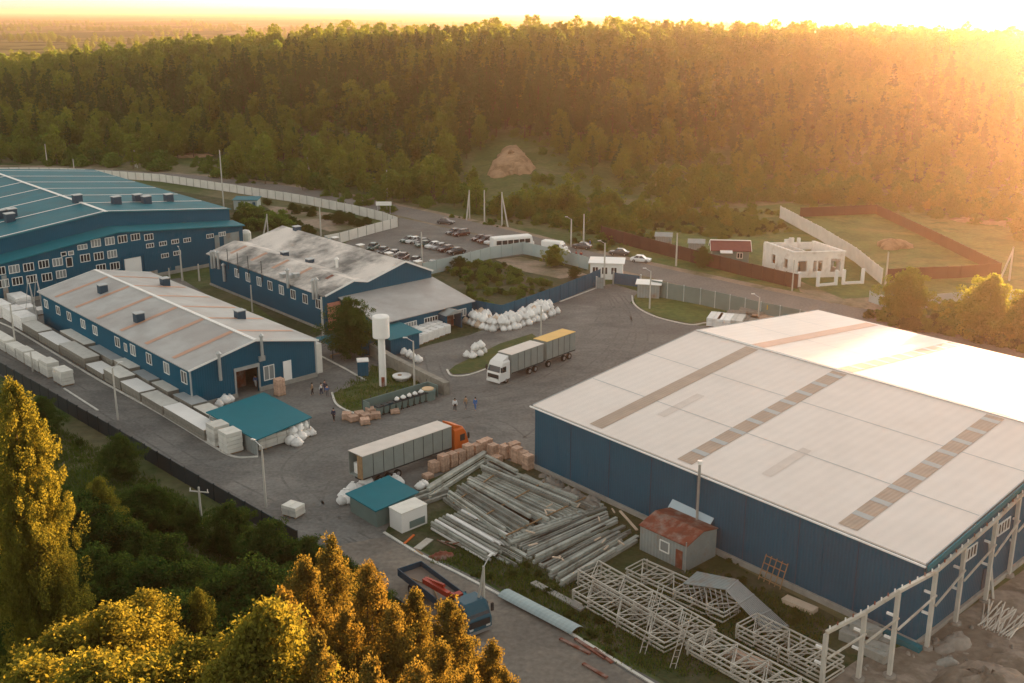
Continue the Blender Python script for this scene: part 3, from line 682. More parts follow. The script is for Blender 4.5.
def gable_hall(root, org, fr_, L_, Wd, ze, zr, wallm, endm, roofm, over=0.25, ridge=0.5, holes=(), trim=True, trimm=None):
    """hall: u = length, v = width, ridge along u. holes = (v0,v1,z) doorways in the u=L_ end"""
    t = 0.25
    w = MB(); fr_.box(w, t, L_ - t, 0, t, 0, ze); fr_.box(w, t, L_ - t, Wd - t, Wd, 0, ze); w.build('side_wall', wallm, root, org)
    rv = Wd * ridge
    def ztop(v): return ze + (zr - ze) * (v / rv if v < rv else (Wd - v) / (Wd - rv))
    e = MB()
    e.prism([fr_.p(0, 0, 0), fr_.p(0, Wd, 0), fr_.p(0, Wd, ze), fr_.p(0, rv, zr), fr_.p(0, 0, ze)], fr_.U * t)
    cuts = sorted({0, rv, Wd} | {h[0] for h in holes} | {h[1] for h in holes})
    for a, b in zip(cuts, cuts[1:]):
        z0 = 0.0
        for h in holes:
            if a >= h[0] - 1e-6 and b <= h[1] + 1e-6: z0 = h[2]
        e.prism([fr_.p(L_ - t, a, z0), fr_.p(L_ - t, b, z0), fr_.p(L_ - t, b, ztop(b)), fr_.p(L_ - t, a, ztop(a))], fr_.U * t)
    nf = 6 + 1; far_ = MB(); far_.v = e.v[:10]; far_.f = e.f[:7]; far_.build('gable_wall', endm, root, org)
    e.v = e.v[10:]; e.f = [tuple(i - 10 for i in f) for f in e.f[7:]]; e.build('gable_wall', endm, root, org)
    r = MB(); th = 0.16
    s1 = (zr - ze) / rv; s2 = (zr - ze) / (Wd - rv)
    fr_.slab(r, [(-over, -over, ze - s1 * over + th), (L_ + over, -over, ze - s1 * over + th), (L_ + over, rv, zr + th), (-over, rv, zr + th)], th - .01)
    fr_.slab(r, [(-over, rv, zr + th), (L_ + over, rv, zr + th), (L_ + over, Wd + over, ze - s2 * over + th), (-over, Wd + over, ze - s2 * over + th)], th - .01)
    ro = r.build('roof', roofm, root, org)
    if trim:
        c = MB(); c.bar(fr_.p(-over - .02, rv, zr + th + .02), fr_.p(L_ + over + .02, rv, zr + th + .02), 0.5, 0.10)
        for u in (-over - .06, L_ + over + .06):
            c.bar(fr_.p(u, -over, ze - s1 * over + th - .08), fr_.p(u, rv, zr + th - .08), 0.09, 0.26); c.bar(fr_.p(u, Wd + over, ze - s2 * over + th - .08), fr_.p(u, rv, zr + th - .08), 0.09, 0.26)
        c.build('ridge_cap', trimm or M['white'], ro, org)
    return ro, lambda v: (ze + s1 * v if v < rv else zr - s2 * (v - rv)) + th
def roof_strip(root, org, fr_, zf, u0, u1, v0, v1, m, name='roof_light', lift=0.03):
    b = MB(); b.poly([fr_.p(u0, v0, zf(v0) + lift), fr_.p(u1, v0, zf(v0) + lift), fr_.p(u1, v1, zf(v1) + lift), fr_.p(u0, v1, zf(v1) + lift)]); return b.build(name, m, root, org)

# --- big warehouse, right
OB = (2.6, 116.2); fB = Fr(OB, -50.3, 43.6); LB = 47.8; WB = 59.0; ZE, ZR = 7.5, 10.3; RV = 0.5
big = thing('large_warehouse', 'huge dark blue warehouse whose pale pinkish white gable roof has brown cross bands', 'warehouse', (*OB, 0)); org = (*OB, 0)
ro, zf = gable_hall(big, org, fB, LB, WB, ZE, ZR, M['blue'], M['blue2'], M['roofwhite'], over=0.15, ridge=RV, trimm=M['roofpane'])
for uc in (9.3, 21.8, 40.3):
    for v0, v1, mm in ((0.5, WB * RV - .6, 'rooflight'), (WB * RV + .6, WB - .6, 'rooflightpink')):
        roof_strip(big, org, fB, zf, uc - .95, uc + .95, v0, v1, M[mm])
        if uc > 10:
            for k in range(9):
                v = v0 + (v1 - v0) * (k + .7) / 9.2
                roof_strip(big, org, fB, zf, uc - .95, uc + .95, v, v + .75, M['roofpane'], 'roof_pane', 0.045)
p1 = MB(); fB.box(p1, -0.15, LB + .15, -0.28, -0.02, 0, 0.55); fB.box(p1, LB + .02, LB + .28, 0, WB, 0, 0.5); p1.build('plinth', M['plinth'], big, org)
for k in range(1, 8):
    g = MB(); a_ = fB.p(LB * k / 8, -.03, 0); g.bar((a_[0], a_[1], .56), (a_[0], a_[1], ZE - .1), .05, .05); g.build('panel_joint', M['darkblue'], big, org)
gt = MB(); gt.bar(fB.p(-.35, -.5, ZE + .02), fB.p(LB + .35, -.5, ZE + .02), 0.16, 0.14); gt.build('gutter', M['white'], big, org)
fa = MB(); fa.bar(fB.p(LB + .48, -.4, ZE - .1), fB.p(LB + .48, WB * RV, ZR - .1), 0.12, 0.5); fa.build('fascia', M['tealp'], big, org)
wl = Wall(fB.p(LB, 0, 0), fB.V, fB.U)
for a in (8.6, 15.3, 21.9, 28.5, 36, 43): wl.window(big, org, a, 4.6 + a * 0.035, 2.3, 1.0, 4, pane=M['glasspale'])
dd = MB(); wl.slab(dd, 12.0, 13.4, 0.1, 2.5, 0.0, 0.06); dd.build('door', M['darkblue'], big, org)
db = MB(); w2 = Wall(fB.p(0, 0, 0), fB.U, -fB.V); w2.slab(db, 36.6, 38.4, 0.6, 6.9, 0.0, 0.05); db.build('wall_panel', M['blue'], big, org)
rp_ = MB(); w2.slab(rp_, 45.0, 48.6, 0.0, 0.55, 0.3, 0.9); rp_.build('base_sheet', M['tealp'], big, org)
for a, z in ((33.8, 1.1),):   # metal grate leaning on the wall
    t = thing('metal_grate', 'rusty orange metal grate leaning on the blue warehouse wall near its corner', 'grate', w2.q(a, 0.5, .9))
    g = MB()
    for k in range(5): x = a - 1.2 + k * .6; g.bar(w2.q(x, 0.1, 1.15), w2.q(x, 2.3, 0.1), .07)
    for k in range(4): z = .35 + k * .6; d = 1.15 - 1.05 * (z - .1) / 2.2; g.bar(w2.q(a - 1.2, z, d), w2.q(a + 1.2, z, d), .07)
    g.build('grate', M['wood'], t, t.location)
for u in (12.5, 29.0): roof_strip(big, org, fB, zf, u, u + 1.1, 7 if u < 20 else 3.5, 14 if u < 20 else 10.5, M['stain'] if 'stain' in M else mat('roof_stain', (0.62, 0.54, 0.48), 0.6, var=.1), 'roof_patch', .02)
sm = MB()
for v in (9.5, 19.5, 39.5, 49.5): sm.poly([fB.p(0, v, zf(v) + .02), fB.p(LB, v, zf(v) + .02), fB.p(LB, v + .1, zf(v + .1) + .02), fB.p(0, v + .1, zf(v + .1) + .02)])
sm.build('sheet_seam', M['roofpane'], big, org)

# --- long hall, left of the yard (grey roof)
OA = W(193, 409); OA = (OA.x, OA.y); fA = Fr(OA, 131.3, 44.2)     # u runs away from us
A1 = thing('long_workshop', 'long blue workshop with grey gable roof and open gateway beside the teal canopy', 'workshop', (*OA, 0)); org = (*OA, 0)
LA, WA = 55.0, 19.4
fA2 = Fr(fA.p(LA, 0, 0), 131.3 + 180, 44.2)
ro, zf = gable_hall(A1, org, fA2, LA, WA, 5.4, 7.4, M['blue'], M['blue2'], M['roofgrey'], over=0.4, holes=((6.6, 10.0, 3.6),))
for k in range(6):
    uc = 6.0 + 8.7 * k
    roof_strip(A1, org, fA2, zf, uc - .5, uc + .5, .3, WA / 2 - .4, M['rooflightpink']); roof_strip(A1, org, fA2, zf, uc - .5, uc + .5, WA / 2 + .4, WA - .3, M['rooflightpink'])
for px in ((103, 293), (139, 319), (165, 283), (240, 317)):
    q = W(px[0], px[1], 6.6); r = q - Vector((*OA, 0)); u = r.dot(fA2.U) ; 
    # solve for skew coordinates
    Mx = Matrix(((fA2.U.x, fA2.V.x), (fA2.U.y, fA2.V.y))).inverted(); uv = Mx @ Vector((q.x - fA2.O.x, q.y - fA2.O.y))
    vent_box(A1, org, fA2, uv.x, uv.y, zf(uv.y), 1.3, 1.2)
Mx = None
pl = MB(); fA2.box(pl, LA + .02, LA + .3, 0, 6.6, 0, .6); fA2.box(pl, LA + .02, LA + .3, 10, WA, 0, .6); pl.build('plinth', M['plinth'], A1, org)
wA = Wall(fA2.p(LA, 0, 0), fA2.V, fA2.U)
wS = Wall(fA2.p(LA, 0, 0), -fA2.U, -fA2.V)
for px, h in ((184, 1.5), (166.5, 1.4), (149, 1.4), (133, 1.4), (125.5, 1.0), (117.5, 1.3), (95, 1.2), (83, 1.2), (69, 1.2), (58, 1.2), (46, 1.2)):
    # distance along the wall from the corner, read off the eave line
    best = min(range(0, 550), key=lambda k: abs(PXY(wS.q(k / 10, 4.2, 0))[0] - px)); wS.window(A1, org, best / 10, 3.2, 1.5 if px != 125.5 else .8, h, 2, pane=M['glasspale'])
dr = MB(); wA.slab(dr, 14.0, 15.3, .6, 3.4, 0, .08); dr.build('door', M['white'], A1, org)
wA.window(A1, org, 11.7, 1.4, 1.5, 1.9, 2, pane=M['glasspale'])
gf = MB(); wA.slab(gf, 6.35, 6.6, 0, 3.7, -.2, .12); wA.slab(gf, 10.0, 10.25, 0, 3.7, -.2, .12); wA.slab(gf, 6.35, 10.25, 3.6, 4.1, .01, .12); gf.build('gate_frame', M['galv'], A1, org)
it = MB(); wA.slab(it, 6.8, 9.8, 0.02, 3.4, -3.5, -3.3); it.build('inner_wall', M['rust'], A1, org)
for a, z in ((4.1, 4.3), (10.6, 5.4)):
    p = wA.q(a, 0, .45); flue(A1, org, p[0], p[1], z - 1.2 if a < 9 else z - .6, z + 2.4, .22)
vb = MB(); wA.slab(vb, 10.2, 11.1, 4.3, 5.0, 0, .35); vb.build('wall_vent', M['galv'], A1, org)
cn = MB(); wA.slab(cn, -.12, .1, 0, 5.4, .0, .1); wA.slab(cn, WA - .1, WA + .12, 0, 5.4, 0, .1); cn.build('corner_trim', M['roofpane'], A1, org)
# narrow lean-to along its right side
lt = MB(); fA2.box(lt, 10, LA - .8, WA + .01, WA + 1.6, 0, 4.4); lt.build('lean_to', M['wrap'], A1, org)

# --- middle building with the soot-stained double roof and its front annex
OM = W(210, 283); OM = (-57.5, 204.2); fM = Fr(OM, -49.8, 44.5)
mid = thing('stained_roof_building', 'blue two-storey building with a soot-stained double gable roof and a pale lean-to annex in front', 'building', (*OM, 0)); org = (*OM, 0)
LM, WM = 42.0, 22.8; ze = 5.9
prof = [(0, ze), (5.8, 7.5), (8.6, 6.9), (16.8, 9.0), (WM, 6.4)]
w = MB(); t = .25
fM.box(w, t, LM - t, 0, t, 0, ze); fM.box(w, t, LM - t, WM - t, WM, 0, 6.4); w.build('side_wall', M['blue'], mid, org)
e = MB()
for u in (0, LM - t): MB().prism([fM.p(u, 0, 0), fM.p(u, WM, 0)] + [fM.p(u, v, z) for v, z in reversed(prof)], fM.U * t).build('gable_wall', M['blue2'], mid, org)
r = MB()
for (v0, z0), (v1, z1) in zip(prof, prof[1:]):
    a0 = v0 - (.35 if v0 == 0 else 0); a1 = v1 + (.35 if v1 == WM else 0)
    fM.slab(r, [(-.3, a0, z0 + .16), (LM + .4, a0, z0 + .16), (LM + .4, a1, z1 + .16), (-.3, a1, z1 + .16)], .15)
r.build('roof', M['roofdirty'], mid, org)
c = MB()
for (v0, z0), (v1, z1) in zip(prof, prof[1:]): c.bar(fM.p(LM + .46, v0, z0 + .1), fM.p(LM + .46, v1, z1 + .1), .1, .3)
c.build('verge_trim', M['white'], mid, org)
def zm(v):
    for (v0, z0), (v1, z1) in zip(prof, prof[1:]):
        if v <= v1: return z0 + (z1 - z0) * (v - v0) / (v1 - v0) + .16
    return 6.5
for k in range(4): roof_strip(mid, org, fM, zm, 5 + 8 * k, 6 + 8 * k, .3, 5.4, M['rooflightpink'], lift=.06)
roof_strip(mid, org, fM, zm, 36.2, 37.1, .8, 5.4, M['rust'], 'rusty_strip')
for u, v in ((16.5, 7.5), (24.0, 8.4), (5.5, 16.8)): vent_box(mid, org, fM, u, v, zm(v) - .1, 1.2, .7)
for u in (12.5, 21.5, 31.0, 40.0): vent_box(mid, org, fM, u, WM - 1.5, zm(WM - 1.5), 1.1, .8, M['plinth'], M['white'])
for k, u in enumerate((8.5, 12.5, 16.5, 21.5)): 
    q = fM.p(u, -.2, 0); b = MB(); b.tube((q[0], q[1], 4.5), (q[0], q[1], 8.3), .07, .07, 6); b.build('roof_mast', M['darkmetal'], mid, org)
for u, h in ((2.2, 6.6), (3.4, 6.9), (5.0, 7.0), (7.0, 5.0), (31.2, 8.3), (39.5, 8.0), (40.6, 8.4)):
    q = fM.p(u, -.45, 0); flue(mid, org, q[0], q[1], h - 3.0, h, .26)
q = fM.p(31.5, 9.5, 0); flue(mid, org, q[0], q[1], 6.8, 8.7, .25, M['white'])
for u, v in ((27.5, .8), (29.5, 1.2), (30.0, 1.9)): vent_box(mid, org, fM, u, v, zm(v) - .2, 1.0, .8, M['galv'])
wM = Wall(fM.p(0, 0, 0), fM.U, -fM.V)
for a in (11.5, 15.8, 20.0, 24.0, 28.0, 32.0, 36.0, 40.2): wM.window(mid, org, a, 3.6 - .0, 1.4, 1.4, 2, pane=M['glasspale'])
bs = MB(); wM.slab(bs, 0, LM, 0, .35, 0.01, .25); bs.build('plinth', M['plinth'], mid, org)
# annex: lower shed roof sloping towards the yard
fX = Fr(fM.p(LM, 3.2, 0), -52.0, 45.0); LX, WX = 12.2, 19.6
a = MB(); 
a.prism([fX.p(0.05, 0, 0), fX.p(LX, 0, 0), fX.p(LX, 0, 3.3), fX.p(0.05, 0, 5.0)], fX.V * .25)
a.prism([fX.p(0.05, WX - .25, 0), fX.p(LX, WX - .25, 0), fX.p(LX, WX - .25, 3.3), fX.p(0.05, WX - .25, 5.0)], fX.V * .25)
fX.box(a, LX - .25, LX, .25, WX - .25, 0, 3.3); a.build('annex_wall', M['blue2'], mid, org)
a = MB(); fX.slab(a, [(0.02, -.4, 5.25), (LX + .5, -.4, 3.5), (LX + .5, WX + .4, 3.5), (0.02, WX + .4, 5.25)], .14); a.build('annex_roof', M['roofgrey'], mid, org)
wX = Wall(fX.p(LX, 0, 0), fX.V, fX.U)
for s in (1.8, 6.0, 10.5, 16.8): wX.window(mid, org, s, 1.3, 2.7, 1.1, 5, pane=M['glasspale'])
po = MB(); wX.slab(po, 12.6, 15.4, 0, 2.7, .01, .06); po.build('gateway', M['rust'], mid, org)
po = MB(); wX.slab(po, 12.3, 12.5, 0, 2.7, .01, 2.0); wX.slab(po, 15.6, 15.8, 0, 2.7, .01, 2.0); po.build('porch_wall', M['blue2'], mid, org)
po = MB(); po.prism([wX.q(12.0, 2.72, 2.3), wX.q(14.0, 3.4, 2.3), wX.q(16.0, 2.72, 2.3)], -wX.N * 2.25); po.build('porch_roof', M['shedgrey'], mid, org)
# pink wall patch behind the tree
pk = MB(); fM.box(pk, LM + .02, LM + .2, .6, 3.1, .0, 4.6); pk.build('pale_wall_patch', mat('salmon_sheet', (.62, .25, .17), .7, var=.15), mid, org)

# --- teal roofed factory, far left
OC = (-59.5, 229.5); fC = Fr(OC, 130.3, 228.3)       # u away from us along the eave, v along the gable to the lower left
fac = thing('teal_roof_factory', 'big blue factory with a teal roof striped in white and rows of windows', 'factory', (*OC, 0)); org = (*OC, 0)
LC, WC = 78.0, 62.0
zt = lambda v: (10.0 + 3.0 * v / 27.5) if v < 27.5 else (13.0 - 3.4 * (v - 27.5) / 34.5)
w = MB(); fC.box(w, .3, LC, 0, .3, 0, 10.0); fC.box(w, .3, LC, WC - .3, WC, 0, 9.6); w.build('side_wall', M['blue'], fac, org)
w = MB(); w.prism([fC.p(0, 0, 0), fC.p(0, 27.5, 0), fC.p(0, 27.5, 13.0), fC.p(0, 0, 10.0)], fC.U * .3); w.prism([fC.p(0, 27.5, 0), fC.p(0, WC, 0), fC.p(0, WC, 9.6), fC.p(0, 27.5, 13.0)], fC.U * .3)
w.build('gable_wall', M['blue2'], fac, org); w = MB()
w.prism([fC.p(LC, 0, 0), fC.p(LC, WC, 0), fC.p(LC, WC, 9.6), fC.p(LC, 27.5, 13.0), fC.p(LC, 0, 10.0)], fC.U * .3); w.build('gable_wall', M['blue2'], fac, org)
r = MB(); fC.slab(r, [(-.3, -.4, 10.16), (LC + .3, -.4, 10.16), (LC + .3, 27.5, 13.2), (-.3, 27.5, 13.2)], .15); fC.slab(r, [(-.3, 27.5, 13.2), (LC + .3, 27.5, 13.2), (LC + .3, WC + .4, 9.7), (-.3, WC + .4, 9.7)], .15)
r.build('roof', M['teal'], fac, org)
zc = lambda v: zt(v) + .17
for k in range(7):
    u = .3 + 12.2 * k; roof_strip(fac, org, fC, zc, u, u + .55, .2, 27.2, M['white'], 'roof_stripe', .10); roof_strip(fac, org, fC, zc, u + (0 if k else 0), u + .55, 27.8, WC - .2, M['white'], 'roof_stripe', .10)
s = MB(); s.bar(fC.p(-.3, 27.5, 13.28), fC.p(LC, 27.5, 13.28), .6, .12); s.build('ridge_cap', M['white'], fac, org)
for px, py, v in ((78, 205, 24), (117, 208, 15), (138, 204, 12), (147, 206, 11), (169, 203, 6), (12, 216, 38), (3, 218, 41), (10, 221, 40)):
    q = W(px, py, zt(v)); rel = Vector((q.x - OC[0], q.y - OC[1])); Mx = Matrix(((fC.U.x, fC.V.x), (fC.U.y, fC.V.y))).inverted(); uv = Mx @ rel
    if 1 < uv.x < LC - 2 and 1 < uv.y < WC - 1: vent_box(fac, org, fC, uv.x, uv.y, zc(uv.y), 1.7, 1.5)
# lower front range with canopy roof
DV = 5.0
w = MB(); fC.box(w, -DV, -.02, -.3, WC, 0, 6.4); w.build('front_wall', M['blue2'], fac, org)
w = MB(); fC.slab(w, [(-DV - .6, -.7, 7.4), (-.05, -.7, 7.7), (-.05, 27.5, 10.4), (-DV - .6, 27.5, 10.1)], .2); fC.slab(w, [(-DV - .6, 27.5, 10.1), (-.05, 27.5, 10.4), (-.05, WC, 6.9), (-DV - .6, WC, 6.6)], .2); w.build('canopy_roof', M['tealp'], fac, org)
w = MB(); w.prism([fC.p(-DV - .02, -.3, 6.39), fC.p(-DV - .02, WC, 6.39), fC.p(-DV - .02, 27.5, 9.87), fC.p(-DV - .02, -.3, 7.2)], fC.U * .3); w.build('upper_wall', M['blue2'], fac, org)
wF = Wall(fC.p(-DV - .02, -.3, 0), fC.V, -fC.U)
def on_wall(wall, px, py, z0, smax):    # along-wall distance at a picture column
    return min((k / 10 for k in range(int(smax * 10))), key=lambda s_: abs(PXY(wall.q(s_, z0, 0))[0] - px))
def z_at(wall, s_, py): 
    lo, hi = 0., 14.
    for _ in range(30):
        m_ = (lo + hi) / 2
        if PXY(wall.q(s_, m_, 0))[1] > py: lo = m_
        else: hi = m_
    return lo
for px, py, wd, hh, nn in [(150.5, 237, 2.0, 1.2, 3), (137.5, 237, 2.0, 1.3, 3), (125, 239, 2.0, 1.5, 3), (112, 241, 2.0, 1.5, 3), (98.5, 243, 2.0, 1.5, 3), (85, 247, 2.0, .9, 3), (151, 245.5, 1.7, .8, 3), (164, 243.5, 1.7, .8, 3), (176, 241.5, 1.7, .8, 3), (188, 240, 1.7, .8, 3),
        (211, 236, 1.7, .8, 3), (223, 234, 1.7, .8, 3), (165, 255.5, 1.7, .8, 3), (177, 253, 1.7, .8, 3), (113, 254, 2.0, 1.5, 3), (100, 256, 2.0, 1.5, 3), (86.5, 258, 2.0, 1.5, 3), (114.5, 266, 2.0, 1.5, 3), (101, 268, 2.0, 1.5, 3),
        (73, 253, 1.0, .7, 1), (66, 254, 1.0, .7, 1), (59, 262, 2.0, 1.5, 3), (45, 264, 2.0, 1.5, 3), (30, 267, 2.0, 1.5, 3), (15.5, 269, 2.0, 1.5, 3), (2, 271, 2.0, 1.5, 3), (61, 274, 2.0, 1.5, 3), (47, 277, 2.0, 1.5, 3), (32, 279, 2.0, 1.5, 3), (17.5, 281, 2.0, 1.5, 3), (3.5, 283.5, 2.0, 1.5, 3), (70.5, 262, 1.2, 1.9, 1)]:
    s_ = on_wall(wF, px, py, 4.0, WC + 5); z_ = z_at(wF, s_, py); wF.window(fac, org, s_, z_ - hh * .42, wd * .86, hh * .84, nn)
for pxa, pxb, mm, zz in ((125.5, 142, 'white', 4.6), (216, 220.5, 'shedgrey', 6.2), (225, 240, 'shedgrey', 6.2), (4, 9, 'shedgrey', 5.5)):
    s0 = on_wall(wF, pxb, 0, 2.0, WC + 5); s1 = on_wall(wF, pxa, 0, 2.0, WC + 5); g = MB(); wF.slab(g, s0, s1, 0.1, zz, .0, .07); g.build('gate' if mm == 'white' else 'wall_panel', M[mm], fac, org)
s0 = on_wall(wF, 143.5, 0, 4, WC); s1 = on_wall(wF, 124, 0, 4, WC); g = MB(); wF.slab(g, s0 - .3, s0, 0, 5.0, .0, .2); wF.slab(g, s1, s1 + .3, 0, 5.0, .0, .2); wF.slab(g, s0, s1, 4.7, 5.0, .0, .2); g.build('gate_frame', M['blue2'], fac, org)
g = MB(); wF.slab(g, 0, WC, 0, .7, .0, .12); g.build('plinth', M['plinth'], fac, org)
# low link between factory and middle building
lk = thing('glazed_link', 'low pale corrugated link building between the factory and the stained roof building', 'shed', W(222, 262)); org = lk.location
fl = Fr(W(196, 262), 30, 130); g = MB(); fl.box(g, 0, 9, 0, 4, 0, 3.2); g.build('wall', M['shedgrey'], lk, org)
g = MB(); fl.slab(g, [(-.3, -.3, 3.4), (9.3, -.3, 3.4), (9.3, 4.3, 3.9), (-.3, 4.3, 3.9)], .15); g.build('roof', M['meshgrey'], lk, org)
for i, (px, py) in enumerate(((239, 247), (246, 246))):
    t = thing('storage_tank', ['pale metal tank behind the end of the stained roof building, nearer the factory', 'pale metal tank behind the end of the stained roof building, farther from the factory'][i], 'tank', W(px, py))
    g = MB(); g.lathe([(1.3, 0), (1.3, 3.0), (.9, 3.5), (.2, 3.7)], t.location, 14); g.build('tank', M['wrap'], t, t.location, smooth=False)
# ------------------------------------------------------------------ fences
def fence(pxs, h, name, label, m, bay=2.5, th=0.08, postm=None, post=0.12, posth=0.1, z0=0.0, pts=None, rail=None, cat='fence', inside=0.0):
    P = pts or [W(*p) for p in pxs]; root = thing(name, label, cat, P[0]); org = root.location; pb = MB()
    for a, b in zip(P, P[1:]):
        d = (b - a); L_ = d.length; n = max(1, round(L_ / bay)); dn = d.normalized()
        for k in range(n):
            q0 = a + dn * (L_ * k / n + post / 2 + .02); q1 = a + dn * (L_ * (k + 1) / n - post / 2 - .02); j = rng.uniform(-.04, .04)
            pb.bar(q0 + Vector((0, 0, z0 + (h + z0) / 2 + j)), q1 + Vector((0, 0, z0 + (h + z0) / 2 + j)), th, h - z0)
    pb.build('panel_run', m, root, org)
    cnt_ = 0; rest = MB()
    for a, b in zip(P, P[1:]):
        d = (b - a); L_ = d.length; n = max(1, round(L_ / bay))
        for k in range(n + (b is P[-1])):
            q = a + d * (k / n); cnt_ += 1
            g = MB() if cnt_ < 99 else rest; g.box(q.x - post / 2, q.x + post / 2, q.y - post / 2 - .03, q.y + post / 2 + .03, 0, h + posth)
            if cnt_ < 99: g.build('post', postm or m, root, org)
    if rest.v: tag(rest.build('post', postm or m, root, org), kind='stuff')
    return root
fence([(-60, 345), (0, 374), (50, 403), (110, 438), (200, 492), (298, 549)], 1.9, 'sheet_fence', 'dark sheet fence along the outer side of the yard road, left stretch', M['fencedark'], 3.0)
fence([(318, 562), (330, 570), (450, 655), (560, 745), (640, 800)], 1.9, 'sheet_fence', 'dark sheet fence beside the yard road behind the golden pines', M['fencedark'], 3.0)
fence([(-60, 174.5), (60, 175), (105, 177.5), (160, 181.5), (230, 192), (300, 203), (345, 212), (383, 221), (398, 227)], 2.3, 'panel_fence', 'long white concrete panel fence following the public road', M['panelwhite'], 3.2, .12, M['plinth'], .2)
fence([(398, 227), (375, 233), (340, 243), (325, 246)], 2.3, 'panel_fence', 'white concrete panel fence turning off beside the car park towards the stained roof building', M['panelwhite'], 3.2, .12, M['plinth'], .2)
fence([(325, 246), (350, 256), (385, 266), (423, 276)], 2.2, 'sheet_fence', 'pale blue sheet fence between the car park and the stained roof building', M['paleblue'], 3.0)
fence([(423, 276), (450, 270), (490, 259), (523, 254), (560, 262), (588, 270)], 2.6, 'sheet_fence', 'pale green grey sheet fence around the scrub patch by the car park', M['paleblue'], 3.0)
fence([(470, 316), (502, 322), (560, 301), (600, 284)], 2.9, 'sheet_fence', 'bright blue sheet fence behind the heap of white bags', M['blue'], 3.2)
fence([(651, 296), (700, 305), (760, 319), (840, 337), (920, 356), (1024, 381), (1130, 410)], 3.0, 'mesh_fence', 'green grey mesh fence between the public road and the big warehouse', M['meshgrey'], 3.5, postm=M['paleblue'], post=.16)
fence([(601, 238), (640, 249), (690, 262), (740, 275), (797, 289)], 2.8, 'sheet_fence', 'dark red sheet fence in front of the small maroon roofed house', M['maroon'], 3.0)
fence([(887, 281), (905, 280), (960, 278), (1000, 275), (930, 240), (876, 214), (800, 217)], 2.4, 'sheet_fence', 'brown red sheet fence enclosing the meadow with the sand mound', M['maroon'], 3.0)
fence([(780, 218), (820, 240), (855, 262), (881, 284)], 3.0, 'panel_fence', 'white concrete panel fence behind the unfinished white brick house', M['panelwhite'], 3.0, .14, M['panelwhite'], .22)
fence([(869, 302), (905, 315), (935, 305), (985, 301), (1060, 300)], 2.0, 'panel_fence', 'pale panel fence behind the big roadside trees', M['paleblue'], 3.0)
fence([(70, 297), (110, 290), (160, 276), (182, 272)], 1.4, 'panel_fence', 'low pale fence in front of the teal roof factory', M['shedgrey'], 2.5, z0=0.0)
fence([(-20, 312), (0, 308), (30, 301), (44, 298)], 1.6, 'panel_fence', 'low concrete fence left of the long workshop', M['plinth'], 2.5)
# gateway posts of the plot by the unfinished house
P4 = [(818, 306 - 22), (818, 284)]
gp = thing('gate_posts_frame', 'row of white gate posts joined by a low white wall before the brick house', 'gateway', W(817, 305)); org = gp.location
PP = [W(*p) for p in ((798.5, 287), (817.5, 286.5), (835.5, 285), (843, 284.5), (862, 283.5))]
for q in PP: g = MB(); g.box(q.x - .28, q.x + .28, q.y - .28, q.y + .28, 0, 2.9); g.build('post', M['white'], gp, org)
g = MB()
for a, b in ((1, 2), (3, 4)): g = MB(); g.bar(PP[a] + Vector((0, 0, .25)), PP[b] + Vector((0, 0, .25)), .25, .5); g.build('low_wall', M['white'], gp, org)
gp.name = 'gateway'

# ------------------------------------------------------------------ smaller buildings
def shed(name, label, cat, pO, au, av, Lu, Lv, z1, z2, wm, rm, over=0.3, door=None, th=.12):
    """box building: corner pO, roof height z1 at v=0 and z2 at v=Lv"""
    O = W(*pO) if len(pO) == 2 else Vector(pO); f = Fr(O, au, av); root = thing(name, label, cat, (O.x, O.y, 0)); org = (O.x, O.y, 0)
    w = MB(); w.prism([f.p(0, 0, 0), f.p(0, Lv, 0), f.p(0, Lv, z2), f.p(0, 0, z1)], f.U * .12); w.prism([f.p(Lu - .12, 0, 0), f.p(Lu - .12, Lv, 0), f.p(Lu - .12, Lv, z2), f.p(Lu - .12, 0, z1)], f.U * .12)
    w2_ = MB(); f.box(w2_, .12, Lu - .12, 0, .12, 0, z1); f.box(w2_, .12, Lu - .12, Lv - .12, Lv, 0, z2)
    w.v += [];
    n = len(w.v); w.v += w2_.v; w.f += [tuple(i + n for i in q) for q in w2_.f]; w.build('wall', wm, root, org)
    r = MB(); s = (z2 - z1) / Lv
    f.slab(r, [(-over, -over, z1 - s * over + th), (Lu + over, -over, z1 - s * over + th), (Lu + over, Lv + over, z2 + s * over + th), (-over, Lv + over, z2 + s * over + th)], th); r.build('roof', rm, root, org)
    return root, f, org
# teal canopy beside the workshop
O = W(257, 455); CZ = 2.15; cc = [W(256.5, 441, CZ), W(312, 418, CZ), W(264, 393, CZ + .3), W(206, 413, CZ + .3)]
can = thing('canopy', 'flat teal roofed canopy in front of the workshop gateway with bags stored beneath', 'canopy', O); org = O
MB().prism(cc, .14).build('roof', M['tealp'], can, org)
cm = (cc[0] + cc[1] + cc[2] + cc[3]) / 4
for q in cc + [(cc[0] + cc[3]) / 2, (cc[1] + cc[2]) / 2]:
    q = q.lerp(cm, .06); g = MB(); g.tube((q.x, q.y, 0), (q.x, q.y, q.z + .0), .08, .08, 6); g.build('post', M['galv'], can, org)
a_, b_ = cc[0].lerp(cm, .07), cc[3].lerp(cm, .07); g = MB(); g.bar((a_.x, a_.y, 1.0), (b_.x, b_.y, 1.0), .08, 2.0); g.build('side_screen', M['shedgrey'], can, org)
